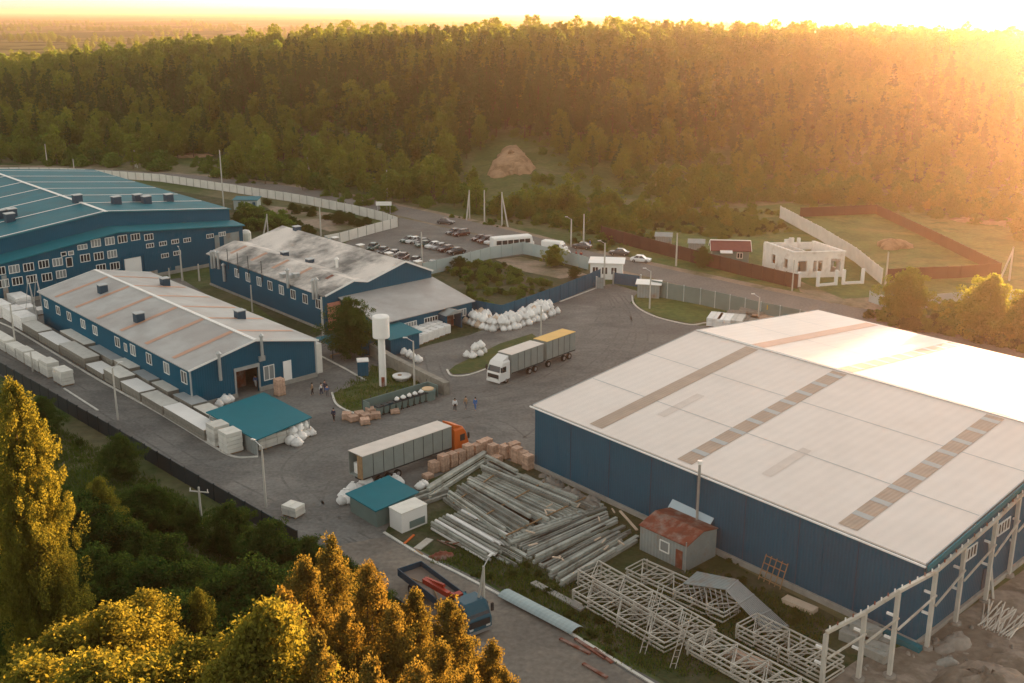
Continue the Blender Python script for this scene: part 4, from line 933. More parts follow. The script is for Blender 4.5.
# blue-green shed by the lorry
O = W(377, 528); sh, f, org = shed('shed', 'blue green shed with a flat teal roof and white bags behind it', 'shed', (377, 528), 130.5, 44.5, 4.9, 5.0, 2.0, 2.25, M['meshgrey'], M['tealp'], .35)
sh, f, org = shed('site_container', 'white box container beside the teal roofed shed', 'container', (402, 534), 44.5, 131, 3.3, 2.1, 2.1, 2.1, M['white'], M['wrap'], .04)
wl2 = Wall(f.p(0, 0, 0), f.U, -f.V); g = MB(); wl2.slab(g, 1.0, 3.0, .25, 1.0, .0, .03); g.build('lower_panel', M['meshgrey'], sh, org)
# shed in front of annex, low pavilion
sh, f, org = shed('shed', 'blue shed with a sloping teal roof behind the water tower', 'shed', (391, 356), 44.5, 131, 5.6, 11.0, 2.6, 3.2, M['blue2'], M['tealp'], .4)
pv2 = thing('pavilion', 'small open pavilion with teal roof left of the tree', 'pavilion', W(342, 358)); org = pv2.location; fp = Fr(W(333, 360), 44.5, 134)
for u in (0, 3.2):
    for v in (0, 3.4): g = MB(); q = fp.p(u, v, 0); g.tube(q, (q[0], q[1], 2.3), .07, .07, 6); g.build('post', M['darkmetal'], pv2, org)
g = MB(); fp.slab(g, [(-.4, -.4, 2.4), (3.6, -.4, 2.4), (3.6, 3.8, 2.75), (-.4, 3.8, 2.75)], .12); g.build('roof', M['tealp'], pv2, org)
g = MB(); fp.box(g, .2, 3.0, .8, 1.1, .4, .5); fp.box(g, .3, .4, .8, 1.1, 0, .4); fp.box(g, 2.8, 2.9, .8, 1.1, 0, .4); g.build('bench', M['wood'], pv2, org)
bx = thing('metal_cabinet', 'dark blue metal cabinet against the rubble wall', 'cabinet', W(362, 357)); g = MB(); Fr(bx.location, 44.5, 134).box(g, 0, 2.6, 0, 1.0, 0, 2.2); g.build('cabinet', M['blue'], bx, bx.location)
# old rubble wall (retaining wall behind the tower)
rw = MB(); pts_ = [W(*p) for p in ((368, 352), (392, 367), (425, 384), (447, 395))]
for a, b in zip(pts_, pts_[1:]): rw.bar(a + Vector((0, 0, .9)), b + Vector((0, 0, .9)), .9, 1.8)
rwo = rw.build('rubble_wall', M['stonewall'], None, (0, 0, 0)); tag(rwo, 'old grey rubble wall behind the water tower lawn', 'wall')
# gatehouse: white block, gate, kiosk
sh, f, org = shed('gatehouse', 'white flat roofed gatehouse at the yard entrance', 'gatehouse', (590, 279), -8, 82, 6.2, 5, 3.2, 3.2, M['white'], M['white'], .4)
wl3 = Wall(f.p(0, 0, 0), f.U, -f.V)
for s_ in (1.0, 2.8, 4.6): wl3.window(sh, org, s_, 1.1, 1.0, 1.3, 2, pane=M['glass'])
gt_ = thing('entrance_gate', 'blue sliding gate beside the white gatehouse', 'gate', W(615, 284)); f = Fr(W(614, 284.5), -30, 60)
g = MB(); f.box(g, 0, 5.2, 0, .12, .15, 2.3); g.build('gate_leaf', M['blue'], gt_, gt_.location)
for u in (-.3, 5.3): g = MB(); f.box(g, u, u + .25, -.1, .25, 0, 2.6); g.build('post', M['galv'], gt_, gt_.location)
f = Fr(W(597, 289), -8, 82); wkt = thing('wicket_gate', 'grey wicket gate and door between the gatehouse and the lamp pole', 'gate', W(597, 289))
g = MB(); f.box(g, 0, 1.2, 0, .1, 0.1, 2.2); g.build('gate_leaf', M['shedgrey'], wkt, wkt.location); g = MB(); f.box(g, -.25, 0, -.1, .2, 0, 2.4); g.build('post', M['galv'], wkt, wkt.location)
sh, f, org = shed('kiosk', 'small grey kiosk with a pale flat roof on the kerbed lawn', 'kiosk', (637, 298), -12, 80, 4.0, 3.3, 2.6, 2.6, M['shedgrey'], M['white'], .35)
# small house with maroon roof
O = W(712, 262); O = Vector((O.x, O.y, 0)); fH = Fr(O, -6, 84)
hs = thing('small_house', 'small green walled house with a maroon roof behind the dark red fence', 'house', O); org = O
gable_hall(hs, org, fH, 7.5, 5, 2.6, 4.0, M['meshgrey'], M['meshgrey'], M['maroonroof'], over=.4)
g = MB(); fH.slab(g, [(1.5, -1.6, 2.3), (4.0, -1.6, 2.3), (4.0, -.3, 2.6), (1.5, -.3, 2.6)], .1); g.build('porch_roof', M['white'], hs, org)
wh = Wall(O, fH.U, -fH.V); wh.window(hs, org, 5.6, 1.0, 1.0, 1.0, 2)
# unfinished brick house, walls with openings and a broken top
O = W(792, 278); fU = Fr(O, 5, 109)
uh = thing('unfinished_house', 'unfinished roofless white brick house with empty window openings', 'house', O); org = O; LU_, WU_, HU_ = 10.3, 11.0, 4.9
def holed_wall(f, along_u, L_, off, H_, holes, th=.4):
    out = MB(); xs = sorted({0, L_} | {h[0] for h in holes} | {h[1] for h in holes})
    for a, b in zip(xs, xs[1:]):
        hh = [h for h in holes if a >= h[0] - 1e-6 and b <= h[1] + 1e-6]
        spans = [(0, hh[0][2]), (hh[0][3], H_)] if hh else [(0, H_)]
        for z0, z1 in spans:
            if z1 - z0 < .05: continue
            if along_u: f.box(out, a, b, off, off + th, z0, z1)
            else: f.box(out, off, off + th, a, b, z0, z1)
    return out
hsx = [(1.0, 2.9, 1.2, 3.4), (4.1, 6.0, 1.2, 3.4), (7.6, 9.6, 1.0, 3.7)]
holed_wall(fU, True, LU_, 0, HU_, hsx).build('front_wall', M['whitebrick'], uh, org)
holed_wall(fU, True, LU_, WU_ - .4, HU_, [(3, 5, 1.2, 3.4), (8, 10, 1.2, 3.4)]).build('rear_wall', M['whitebrick'], uh, org)
for off in (.01, LU_ - .41): 
    g = holed_wall(Fr(fU.p(0, .4, 0), 5, 109), False, WU_ - .8, off, HU_, [(1.5, 3.0, 1.4, 3.3), (6.0, 7.5, 1.4, 3.3)]); g.build('side_wall', M['whitebrick'], uh, org)
g = MB(); fU.box(g, 5, 5.3, .4, WU_ - .4, 0, HU_ - .6); g.build('inner_wall', M['whitebrick'], uh, org)
g = MB(); fU.box(g, .4, 5, 6, 6.3, 0, HU_ - 1.2); g.build('inner_wall', M['whitebrick'], uh, org)
g = MB(); fU.box(g, -.12, LU_ + .12, -.12, .5, HU_ + .0, HU_ + .3); fU.box(g, -.12, .5, .5, WU_ - .4, HU_, HU_ + .3); fU.box(g, LU_ - .5, LU_ + .12, .5, WU_ - .4, HU_, HU_ + .3); g.build('ring_beam', M['whitebrick'], uh, org)
for k in range(4):
    u = rng.uniform(4.0, 7.6); g = MB(); s_ = rng.uniform(.5, 1.2); fU.box(g, u, u + s_, WU_ - .42, WU_ + .0, HU_ + .01, HU_ + rng.uniform(.4, 1.0)); g.build('loose_masonry', M['whitebrick'], uh, org)
g = MB(); fU.box(g, 0.5, LU_ - .5, .5, WU_ - .5, 3.0, 3.15); g.build('floor_slab', M['plinth'], uh, org)
t = thing('waste_skip', 'orange skip with a blue cover beside the unfinished brick house', 'skip', W(777, 267)); f = Fr(W(772, 268), -10, 80)
g = MB(); g.hexa([f.p(.3, .2, .1), f.p(2.9, .2, .1), f.p(2.9, 1.8, .1), f.p(.3, 1.8, .1), f.p(0, 0, 1.4), f.p(3.2, 0, 1.4), f.p(3.2, 2, 1.4), f.p(0, 2, 1.4)]); g.build('body', M['orange'], t, t.location)
g = MB(); f.box(g, .6, 2.6, .2, 1.8, 1.41, 1.9); g.build('cover', M['tealp'], t, t.location)
# small blue cabin up by the road
O = W(234, 210); sh, f, org = shed('site_cabin', 'small pale blue cabin on the waste ground near the public road', 'cabin', (234, 210), -3, 90, 6.2, 4.5, 2.6, 2.8, M['paleblue'], M['tealp'], .3)
wc = Wall(f.p(0, 0, 0), f.U, -f.V); wc.window(sh, org, 3.6, 1.0, 1.2, 1.0, 2); g = MB(); wc.slab(g, 5.0, 5.8, 0, 2.1, 0, .05); g.build('door', M['blue'], sh, org); g = MB(); wc.slab(g, 1.2, 2.0, 0, 2.1, 0, .05); g.build('door', M['blue'], sh, org)
# roadside shed roofs behind red fence
for i, (px, py, L_) in enumerate(((655, 245, 3.6), (688, 252, 3.4))):
    o = shed('garden_shed', ['tiny grey shed roof behind the dark red fence, nearer the gatehouse', 'tiny grey shed roof behind the dark red fence, nearer the maroon roofed house'][i], 'shed', (px, py), -10, 80, L_, 2.5, 1.9, 2.3, M['shedgrey'], M['shedgrey'], .2)
# rusty-roofed shed next to the big warehouse
O = W(686, 572); O = (O.x, O.y, 0); fR = Fr(O, 131, 43)      # u away along the front, v to the right (towards the warehouse)
rs = thing('rusty_roof_shed', 'weathered grey sheet shed with a rusty brown roof and a small dark window', 'shed', O); org = O
Lr, Wr = (W(639, 550) - W(686, 572)).length, (W(709, 554) - W(686, 572)).length; print('shed', Lr, Wr)
g = MB(); fR.box(g, 0, Lr, 0, .1, 0, 2.6); fR.box(g, 0, Lr, Wr - .1, Wr, 0, 2.9); g.prism([fR.p(0, .1, 0), fR.p(0, Wr - .1, 0), fR.p(0, Wr - .1, 2.9), fR.p(0, 2.3, 3.3), fR.p(0, .1, 2.6)], fR.U * .1)
g.prism([fR.p(Lr - .1, .1, 0), fR.p(Lr - .1, Wr - .1, 0), fR.p(Lr - .1, Wr - .1, 2.9), fR.p(Lr - .1, 2.3, 3.3), fR.p(Lr - .1, .1, 2.6)], fR.U * .1); g.build('wall', M['shedgrey'], rs, org)
g = MB(); fR.slab(g, [(-.1, -.15, 2.68), (Lr + .1, -.15, 2.68), (Lr + .1, 2.3, 3.42), (-.1, 2.3, 3.42)], .07); fR.slab(g, [(-.1, 2.3, 3.42), (Lr + .1, 2.3, 3.42), (Lr + .1, Wr + .1, 3.0), (-.1, Wr + .1, 3.0)], .07); g.build('roof', M['rust'], rs, org)
wr = Wall(fR.p(0, 0, 0), fR.U, -fR.V); wr.window(rs, org, 2.7, 1.1, 1.0, .95, 1)
g = MB(); wr.slab(g, .5, 1.3, .05, 1.9, .0, .05); g.build('door', M['rust'], rs, org)
g = MB(); q = fR.p(.0, -.15, 0); g.tube((q[0], q[1], 0), (q[0], q[1], 3.1), .05, .05, 6); g.build('drain_pipe', M['galv'], rs, org)
O2 = Vector(fR.p(1.2, Wr + .15, 0)); nB = Vector((-fB.U.y, fB.U.x, 0)); gap = (fB.O - O2).dot(nB) / fR.V.dot(nB) - .45; print('gap', gap)
f2 = Fr(O2, 131, 43); ls = thing('lean_to_shed', 'small lean-to with a pale blue white roof between rusty shed and warehouse', 'shed', O2)
gap = max(gap, 1.6)
g = MB(); f2.box(g, 0, 4.5, 0, gap - .25, 0, 2.7); g.build('wall', M['meshgrey'], ls, O2)
g = MB(); f2.slab(g, [(-.3, -.1, 2.95), (5, -.1, 2.95), (5, gap * .45, 3.7), (-.3, gap * .45, 3.7)], .07); f2.slab(g, [(-.3, gap * .45, 3.7), (5, gap * .45, 3.7), (5, gap, 3.0), (-.3, gap, 3.0)], .07); g.build('roof', mat('pale_blue_roof', (.42, .52, .56), .5), ls, O2)
uq = min((k / 10 for k in range(478)), key=lambda u_: abs(PXY(fB.p(u_, -.75, 4))[0] - 697)); q = Vector(fB.p(uq, -.75, 0)); zc_ = next(z / 10 for z in range(150) if PXY((q.x, q.y, z / 10))[1] < 465)
ch = thing('chimney_pipe', 'tall thin grey chimney pipe rising beside the warehouse wall', 'chimney', q); g = MB(); g.tube(q, (q[0], q[1], zc_), .13, .13, 10); g.build('pipe', M['plinth'], ch, q); g = MB(); g.tube((q[0], q[1], zc_), (q[0], q[1], zc_ + .35), .24, .24, 10); g.build('cap', M['white'], ch, q)

# ------------------------------------------------------------------ water tower, toilet, well, waste containers
p = W(383, 386); wt = thing('water_tower', 'white cylindrical water tower on a slim column', 'water tower', p); hb = HT(383, 386, 337); htp = HT(383, 386, 315.5)
g = MB(); g.tube(p, p + Vector((0, 0, hb)), .52, .48, 16); g.build('column', M['white'], wt, p, smooth=False)
g = MB(); g.lathe([(.6, hb - .2), (1.12, hb - .05), (1.17, hb + .1), (1.17, htp - .2), (1.1, htp - .05), (.2, htp + .12)], p, 26); g.build('tank', M['white'], wt, p)
g = MB(); g.box(p.x - .1, p.x + .35, p.y - .78, p.y - .6, .2, 1.5); g.build('valve_box', M['rust'], wt, p)
p = W(363, 377); t = thing('portable_toilet', 'dark blue portable toilet with a white roof', 'portable toilet', p); f = Fr(p - Vector((.7, 0, 0)), 10, 100)
g = MB(); f.box(g, 0, 1.5, 0, 1.5, 0, 2.2); g.build('cabin', M['blue'], t, p); g = MB(); f.box(g, -.08, 1.58, -.08, 1.58, 2.2, 2.36); g.build('roof', M['white'], t, p); g = MB(); f.box(g, .35, 1.15, -.05, -.005, .1, 2.0); g.build('door', M['blue2'], t, p)
p = W(402, 380); t = thing('well_cover', 'round white concrete well cover on the lawn', 'well cover', p); g = MB(); g.lathe([(1.0, 0), (1.0, .55)], p, 20); g.build('well_ring', M['plinth'], t, p); g = MB(); g.lathe([(1.35, .551), (1.35, .72)], p, 24); g.build('lid', M['white'], t, p); g = MB(); g.lathe([(.3, .722), (.3, .8)], p + Vector((-.3, 0, 0)), 12); g.build('hatch', M['wood'], t, p)
# bin enclosure
f = Fr(W(376, 418), 44, 134); en = thing('bin_enclosure', 'green grey walled enclosure behind the row of waste bins', 'enclosure', W(376, 418)); org = en.location
FEN = f
LE = (W(437, 397) - W(376, 418)).length
g = MB(); f.box(g, .1, LE, 2.6, 2.75, 0, 1.7); f.box(g, 0, .1, 1.3, 2.75, 0, 1.7); f.box(g, LE, LE + .1, .6, 2.75, 0, 1.7); g.build('wall', M['meshgrey'], en, org)
for k in range(9): g = MB(); q = f.p(LE * k / 8, 2.85, 0); g.tube(q, (q[0], q[1], 2.0), .05, .05, 6); g.build('post', M['darkmetal'], en, org)
protoB = None; usedB = [False]
def make_bin():
    t = thing('waste_bin', 'b', 'waste bin'); g = MB(); g.hexa([(-.30, -.35, .12), (.30, -.35, .12), (.30, .35, .12), (-.30, .35, .12), (-.42, -.45, 1.15), (.42, -.45, 1.15), (.42, .45, 1.15), (-.42, .45, 1.15)]); g.build('body', M['meshgrey'], t)
    g = MB(); g.hexa([(-.45, -.5, 1.16), (.45, -.5, 1.16), (.45, .5, 1.16), (-.45, .5, 1.16), (-.38, -.4, 1.32), (.38, -.4, 1.32), (.38, .4, 1.32), (-.38, .4, 1.32)]); g.build('lid', M['fencedark'], t)
    for x in (-.35, .35): g = MB(); g.tube((x, -.42, .1), (x, -.36, .1), .1, .1, 8); g.build('wheel', M['tyre'], t)
    return t
pb_ = make_bin(); bagi = 0
for k in range(9):
    q = Vector(f.p(.9 + k * (LE - 2.2) / 8.6, .55, 0)); place(pb_, usedB, q, R(44), f'{ORD[k]} of nine green waste bins along the enclosure, counted from the brick pallets', 'waste bins along the enclosure')
q = W(428, 399); tk = thing('round_tank', 'round green tank with a wooden lid at the right end of the bins', 'tank', q); g = MB(); g.lathe([(1.0, 0), (1.05, 1.4)], q, 16); g.build('tank', M['meshgrey'], tk, q); g = MB(); g.lathe([(.8, 1.41), (.8, 1.55)], q, 16); g.build('lid', mat('tan_lid', (.6, .42, .25), .8), tk, q)

# ------------------------------------------------------------------ poles and lamps
def pole(bx, by, ty, label, cat='utility pole', lamp=None, cross=False, r=.15, group=None, brace=None, name='utility_pole', z=None):
    p = W(bx, by); h = HT(bx, by, ty)
    if p.y > 200: r = max(r, .2)
    if p.y > 300: p.z = max(0, hz(p.x, p.y)) if z is None else z
    t = thing(name, label, cat, p, group=group); g = MB(); g.tube(p - Vector((0, 0, .1)), p + Vector((0, 0, h)), r, r * .65, 8); g.build('pole', M['pole'], t, p)
    if brace is not None: q = W(brace, by + 1); g = MB(); g.tube(q - Vector((0, 0, .1)), p + Vector((0, 0, h * .93)), r, r * .7, 8); g.build('brace', M['pole'], t, p)
    if cross:
        g = MB(); g.bar(p + Vector((-1.0, .2, h - .5)), p + Vector((1.0, -.2, h - .5)), .1); g.build('crossarm', M['pole'], t, p)
        for x in (-.9, 0.0, .9): g = MB(); g.tube(p + Vector((x, -.2 * x, h - .45)), p + Vector((x, -.2 * x, h - .15)), .05, .04, 6); g.build('insulator', M['white'], t, p)
    if lamp is not None:
        a = Vector((math.cos(R(lamp)), math.sin(R(lamp)), 0)); g = MB(); g.tube(p + Vector((0, 0, h - .1)), p + a * .9 + Vector((0, 0, h + .45)), .05, .05, 6); ar = g.build('arm', M['galv'], t, p)
        g = MB(); c = p + a * 1.1 + Vector((0, 0, h + .5)); g.bar(c - a * .3, c + a * .3, .22, .12); hd = g.build('lamp_head', M['lamp'], t, p)
    return t, p, h
pole(118, 420, 368, 'light pole at the roadside fence opposite the block stacks', 'light pole', lamp=45, name='street_lamp')
pole(16.5, 352, 304, 'light pole at the far left end of the yard road', 'light pole', lamp=45, name='street_lamp')
pole(266, 507, 446, 'light pole in front of the teal canopy corner', 'light pole', lamp=150, name='street_lamp')
pole(203, 537, 487, 'utility pole with a crossarm standing in the shaded green slope', cross=True)
pole(414.5, 387, 341, 'light pole right of the water tower', 'light pole', name='street_lamp', lamp=180)
pole(541, 336, 306, 'pole on the lawn strip in front of the bag heap')
pole(571, 247, 219, 'pole on the roadside verge behind the white vans', lamp=180, name='street_lamp', cat='light pole')
pole(583.5, 246, 214, 'tall pole on the verge right of the vans')
pole(604, 286, 243, 'lamp pole in front of the white gatehouse', 'light pole', lamp=190, name='street_lamp')
pole(649.5, 309, 271, 'lamp pole beside the kiosk on the kerbed lawn', 'light pole', lamp=180, name='street_lamp')
pole(469.5, 219, 190, 'braced twin pole at the sandy path, leftmost of three', brace=466.5)
pole(484.5, 223, 190, 'single pole at the sandy path, between two braced poles')
pole(502, 226, 192, 'braced pole at the sandy path, rightmost of three', brace=508)
pole(422, 263, 232, 'pole at the car park corner by the pale fence', r=.18)
pole(676, 266, 233, 'pole before the dark red fence')
pole(792, 291, 260, 'pole at the right end of the dark red fence')
pole(758, 322, 297, 'street lamp rising behind the big warehouse by the mesh fence', 'light pole', lamp=170, name='street_lamp')
pole(885, 288, 252, 'pole at the corner of the enclosed meadow')
pole(1009, 281, 247, 'leaning braced pole right of the enclosed meadow', brace=999)
pole(47.5, 166, 144, 'pole at the forest edge far left, behind the factory roof')
pole(74.5, 173, 159, 'short pole just behind the factory roof')
pole(135.5, 167, 144, 'braced pole at the forest edge above the factory roof', brace=137.5)
pole(224, 210, 150, 'tall pole beside the small pale blue cabin', r=.17)
pole(387.5, 198, 170, 'pole across the public road in front of the forest')
pole(308.5, 181, 155, 'braced pole at the roadside in front of the middle forest', brace=311)
pole(321, 236, 207, 'pole behind the stained roof building near the car park')
pole(268.5, 242, 214, 'braced pole behind the stained roof building', brace=262)
pole(252.5, 312, 285, 'pole in the gap between workshop and stained roof building')
pole(323.5, 343, 297, 'pole at the front corner of the stained roof building', r=.2)
pole(182.5, 281, 250, 'lamp pole before the factory wall, left of the link building', 'light pole', lamp=120, name='street_lamp')
pole(169.5, 277, 268, 'short post before the factory wall')
pole(199.5, 281, 264, 'short post left of the stained roof building')
t, p, h = pole(484, 627, 566, 'lamp pole with a slanting prop beside the blue crane lorry', 'light pole', lamp=60, brace=473, name='street_lamp')
pole(33, 372, 352, 'short post on the road side by the left block stacks')
# lattice masts left of the workshop
for i, (bx2, by2, ty2) in enumerate(((33, 318, 278), (41, 316, 275))):
    p = W(bx2, by2); h = HT(bx2, by2, ty2); t = thing('guyed_mast', ['thin splayed metal mast by the far block stacks, left one', 'thin splayed metal mast by the far block stacks, right one'][i], 'mast', p)
    for k, (dx, dy) in enumerate(((-1.1, -.5), (1.1, -.5), (0, 1))): g = MB(); g.tube(p + Vector((dx, dy, 0)), p + Vector((0, 0, h)), .06, .05, 5); g.build('leg', M['galv'], t, p)
# signboard by the road
p = W(718, 0 + 285); 
t = thing('road_sign', 'small white signboard at the bend of the white panel fence', 'sign', W(384, 214)); g = MB(); p = W(384, 214); g.box(p.x - 2, p.x + 2, p.y - .08, p.y + .08, 2.2, 3.2); g.build('board', M['white'], t, p)
for dx in (-1.6, 1.6): g = MB(); g.tube(p + Vector((dx, .15, 0)), p + Vector((dx, .15, 3.0)), .06, .06, 6); g.build('post', M['galv'], t, p)
t = thing('warning_sign', 'small yellow warning sign on the green grey mesh fence', 'sign', W(768, 319)); p = W(768, 317.5); g = MB(); g.box(p.x - .55, p.x + .55, p.y - 1.0, p.y - .94, 1.9, 2.7); g.build('board', mat('sign_yellow', (.75, .5, .03), .5), t, p)
# ------------------------------------------------------------------ block stacks
def make_stack(name, L_, Wd, H_, m, label, cat='block stack', layers=3, pack=True):
    """wrapped bundle of blocks on bearers; local x along, y across"""
    t = thing(name, label, cat); 
    for x in (.25, L_ / 2, L_ - .25): g = MB(); g.box(x - .08, x + .08, 0.05, Wd - .05, 0, .2); g.build('bearer', M['wood'], t)
    lh = (H_ - .2) / layers
    for k in range(layers):
        g = MB(); j = rng.uniform(-.05, .05)
        n = max(1, round(L_ / 1.25))
        for i in range(n): g.box(i * L_ / n + .03, (i + 1) * L_ / n - .03, j, Wd + j, .2 + k * lh + .015, .2 + (k + 1) * lh - .025)
        g.build('course', m, t, bevel=0)
    return t
fs0 = W(22, 333); 
def along(px):   # point on the kerb-side line at a picture column
    return W(px, 331.5 + (px - 22) * 0.605)
near_row = [(18, 39, 1.6), (39.5, 59.5, 1.3), (60.5, 85.5, 1.7), (87, 103.5, 1.0), (105, 121, 1.9), (122, 140.5, 1.5), (142, 163, 1.4), (164.5, 205, 1.5), (207, 215.5, 2.7), (219, 228, 2.7)]
for i, (x0, x1, h) in enumerate(near_row):
    a, b = along(x0), along(x1); d = (b - a); L_ = d.length; wd = 2.3
    if i in (1,): h = 1.4
    t = make_stack('block_stack', L_, 2.2 if i < 8 else 2.0, h, M['wrap'] if i >= 8 else M['blocks'], f'{ORD[i]} stack of pale blocks in the kerbside row along the workshop, counting from the left', layers=2 if h < 1.5 else (3 if h < 2 else 5))
    t.location = a; t.rotation_euler = (0, 0, math.atan2(d.y, d.x)); t['group'] = 'block stacks between road and workshop'
    if i < 8:
        g = MB(); g.box(-.02, L_ + .02, -.06, 2.26, h + .01, h + .07); g.build('cover_sheet', M['white'] if i % 2 else M['wrap'], t)
for i, (x0, x1, h) in enumerate([(44, 68, 1.7), (72, 95, 1.7), (97, 112, 1.9), (115, 131, 1.7), (134, 150, 1.7), (155, 173, 1.7), (175, 208, 1.6)]):
    off = Vector((math.cos(R(44)), math.sin(R(44)), 0)) * 2.75
    a, b = along(x0) + off, along(x1) + off; d = b - a; L_ = d.length
    t = make_stack('block_stack', L_, 2.1, h, M['blocks'], f'{ORD[i]} pale stack in the back row beside the workshop wall, counting from the left', layers=3)
    t.location = a; t.rotation_euler = (0, 0, math.atan2(d.y, d.x)); t['group'] = 'block stacks between road and workshop'
    g = MB(); g.box(-.02, L_ + .02, -.06, 2.16, h + .01, h + .07); g.build('cover_sheet', M['roofpane'] if i % 2 else M['wrap'], t)
for i, (x0, x1, h) in enumerate([(-30, -12, 2.0), (-10, 6, 2.0), (7, 16, 1.8), (17, 24.5, 2.0), (25.5, 39, 1.9), (40, 48.5, 2.3), (53.5, 62.5, 2.2)]):
    a, b = W(x0, 350 + (x0) * .60), W(x1, 350 + x1 * .60); d = b - a; L_ = d.length
    t = make_stack('block_stack', L_, 1.7, h, M['wrap'], f'{ORD[i]} white block stack on the fence side of the yard road, from the left', layers=4)
    t.location = a; t.rotation_euler = (0, 0, math.atan2(d.y, d.x)); t['group'] = 'block stacks on the fence side of the road'
for i, (px, py, L_, h, wd) in enumerate([(-12, 314, 5, 2.4, 2.5), (3, 319, 4, 2.2, 2.5), (12, 326, 5, 2.4, 2.5), (8, 306, 5, 2.3, 2.5), (19, 315, 3, 1.8, 2), (33, 313, 2.6, 1.0, 2)]):
    t = make_stack('block_stack', L_, wd, h, M['bag'], f'white block stack beyond the left end of the workshop rows, {ORD[i]} of six', layers=3)
    t.location = W(px, py); t.rotation_euler = (0, 0, R(-48)); t['group'] = 'block stacks beyond the workshop'
t = make_stack('block_stack', 1.9, 1.5, 1.3, M['wrap'], 'single white block stack at the fence below the canopy light pole', layers=3); t.location = W(282, 516); t.rotation_euler = (0, 0, R(-30))
# stacks behind the warehouse
for i, (px, py, L_, wd, h, mm) in enumerate([(706, 327, 2.2, 4.5, 1.6, 'bag'), (716, 328.5, 2.2, 4.5, 1.6, 'bag'), (727, 328, 2.4, 4.5, 1.4, 'wrap'), (737, 327, 3, 4.5, 1.0, 'blocks'), (725, 321, 3.2, 3, 1.3, 'blocks'), (738, 318, 4.2, 3, 1.4, 'blocks'), (750, 323, 4, 3, 1.0, 'brick')]):
    t = make_stack('block_stack', L_, wd, h, M[mm], ['leftmost white stack behind the big warehouse', 'second white stack behind the big warehouse', 'third pale stack behind the big warehouse', 'low grey stack behind the big warehouse', 'grey stack at the lawn edge behind the big warehouse', 'larger grey block stack at the lawn edge behind the warehouse', 'pinkish stack behind the big warehouse, nearest its roof'][i], layers=3)
    t.location = W(px, py); t.rotation_euler = (0, 0, R(-20)); t['group'] = 'stacks behind the big warehouse'
# ------------------------------------------------------------------ white bulk bags
def bag_mesh(seed, m, h=1.1, r=.55):
    q = np.random.default_rng(seed); mb = MB(); n = 12; ring = 9
    for k in range(ring):
        f = k / (ring - 1); z = h * f; rr = r * (0.72 + .42 * math.sin(math.pi * min(1, f * 1.15 + .08)))
        if k == ring - 1: rr = r * .34
        if k == ring - 2: rr = r * .62
        for i in range(n):
            th = 2 * math.pi * i / n; sq = 1 + .12 * math.cos(4 * th); mb.v.append((rr * sq * math.cos(th) * (1 + .07 * q.standard_normal()), rr * sq * math.sin(th) * (1 + .07 * q.standard_normal()), z + .04 * q.standard_normal()))
    for k in range(ring - 1):
        for i in range(n): j = (i + 1) % n; mb.f.append((k * n + i, k * n + j, (k + 1) * n + j, (k + 1) * n + i))
    mb.f.append(tuple(reversed(range(n)))); mb.f.append(tuple((ring - 1) * n + i for i in range(n)))
    return mb
def make_bag(seed, m):
    t = thing('bulk_bag', 'b', 'bulk bag'); bag_mesh(seed, m).build('sack', m, t, smooth=True)
    g = MB(); g.lathe([(.16, 1.02), (.09, 1.12), (.17, 1.22)], (0, 0, 0), 8); g.build('tied_neck', m, t); return t
bags = [[make_bag(s_, M['bag']), [False]] for s_ in (1, 2, 3)] + [[make_bag(4, M['bagtan']), [False]]]
def put_bag(q, label, group, tan=0.0):
    i = 3 if rng.random() < tan else rng.randrange(3); s_ = rng.uniform(.85, 1.25); o = place(bags[i][0], bags[i][1], q, rng.uniform(0, 6.28), label if i < 3 else label.replace('white', 'tan'), group, (s_, s_, s_ * rng.uniform(.8, 1.05))); o.rotation_euler = (rng.uniform(-.12, .12), rng.uniform(-.12, .12), rng.uniform(0, 6)); return o
# the long heap along the blue fence
spine = [(463, 321), (476, 327), (492, 331), (508, 331), (522, 327), (536, 322), (548, 317), (559, 312)]
sp = [W(*p) for p in spine]; nb = 0
for k, (a, b) in enumerate(zip(sp, sp[1:])):
    d = b - a; nrm = Vector((-d.y, d.x, 0)).normalized()
    if nrm.y < 0: nrm = -nrm
    n = max(2, round(d.length / 1.15))
    for i in range(n):
        for row in range(4):
            q = a + d * ((i + rng.random() * .5) / n) + nrm * (row * 1.1 + rng.uniform(-.2, .2)); q.z = 0
            put_bag(q, 'white bulk bag on the ground in the long heap before the blue fence', 'bags in the long heap, lower layer', .25 if k < 3 else .04)
        for row in range(3):
            if rng.random() < .85: q = a + d * ((i + rng.random() * .5) / n) + nrm * (row * 1.1 + .55 + rng.uniform(-.2, .2)); q.z = 1.0; put_bag(q, 'white bulk bag lying on top of the long heap before the blue fence', 'bags in the long heap, upper layer', .3 if k < 3 else .05)
for (px, py), z in (((467, 357), 0), ((473, 358), 0), ((480, 356), 0), ((474, 354), 0), ((484, 353), 0), ((475, 356), .95), ((480, 354), .9)):
    q = W(px, py); q.z = z; put_bag(q, 'white bulk bag in the small heap on the tarmac behind the lawn strip', 'bags in the small heap')
for px, py in ((345, 500), (350, 503), (342, 504), (352, 494), (358, 490), (366, 486), (395, 483), (399, 486), (420, 489), (424, 487), (348, 498)):
    put_bag(W(px, py), 'white bulk bag around the back of the teal roofed shed', 'bags around the shed')
for px, py, z in ((290, 444, 0), (295, 442, 0), (300, 440, 0), (305, 437, 0), (311, 435, 0), (293, 441, .95), (299, 438, .95), (305, 435, .9), (309, 432, 0), (302, 433, .9), (297, 446, 0)):
    q = W(px, py); q.z = z; put_bag(q, 'white bulk bag heaped at the open side of the teal canopy', 'bags at the canopy')
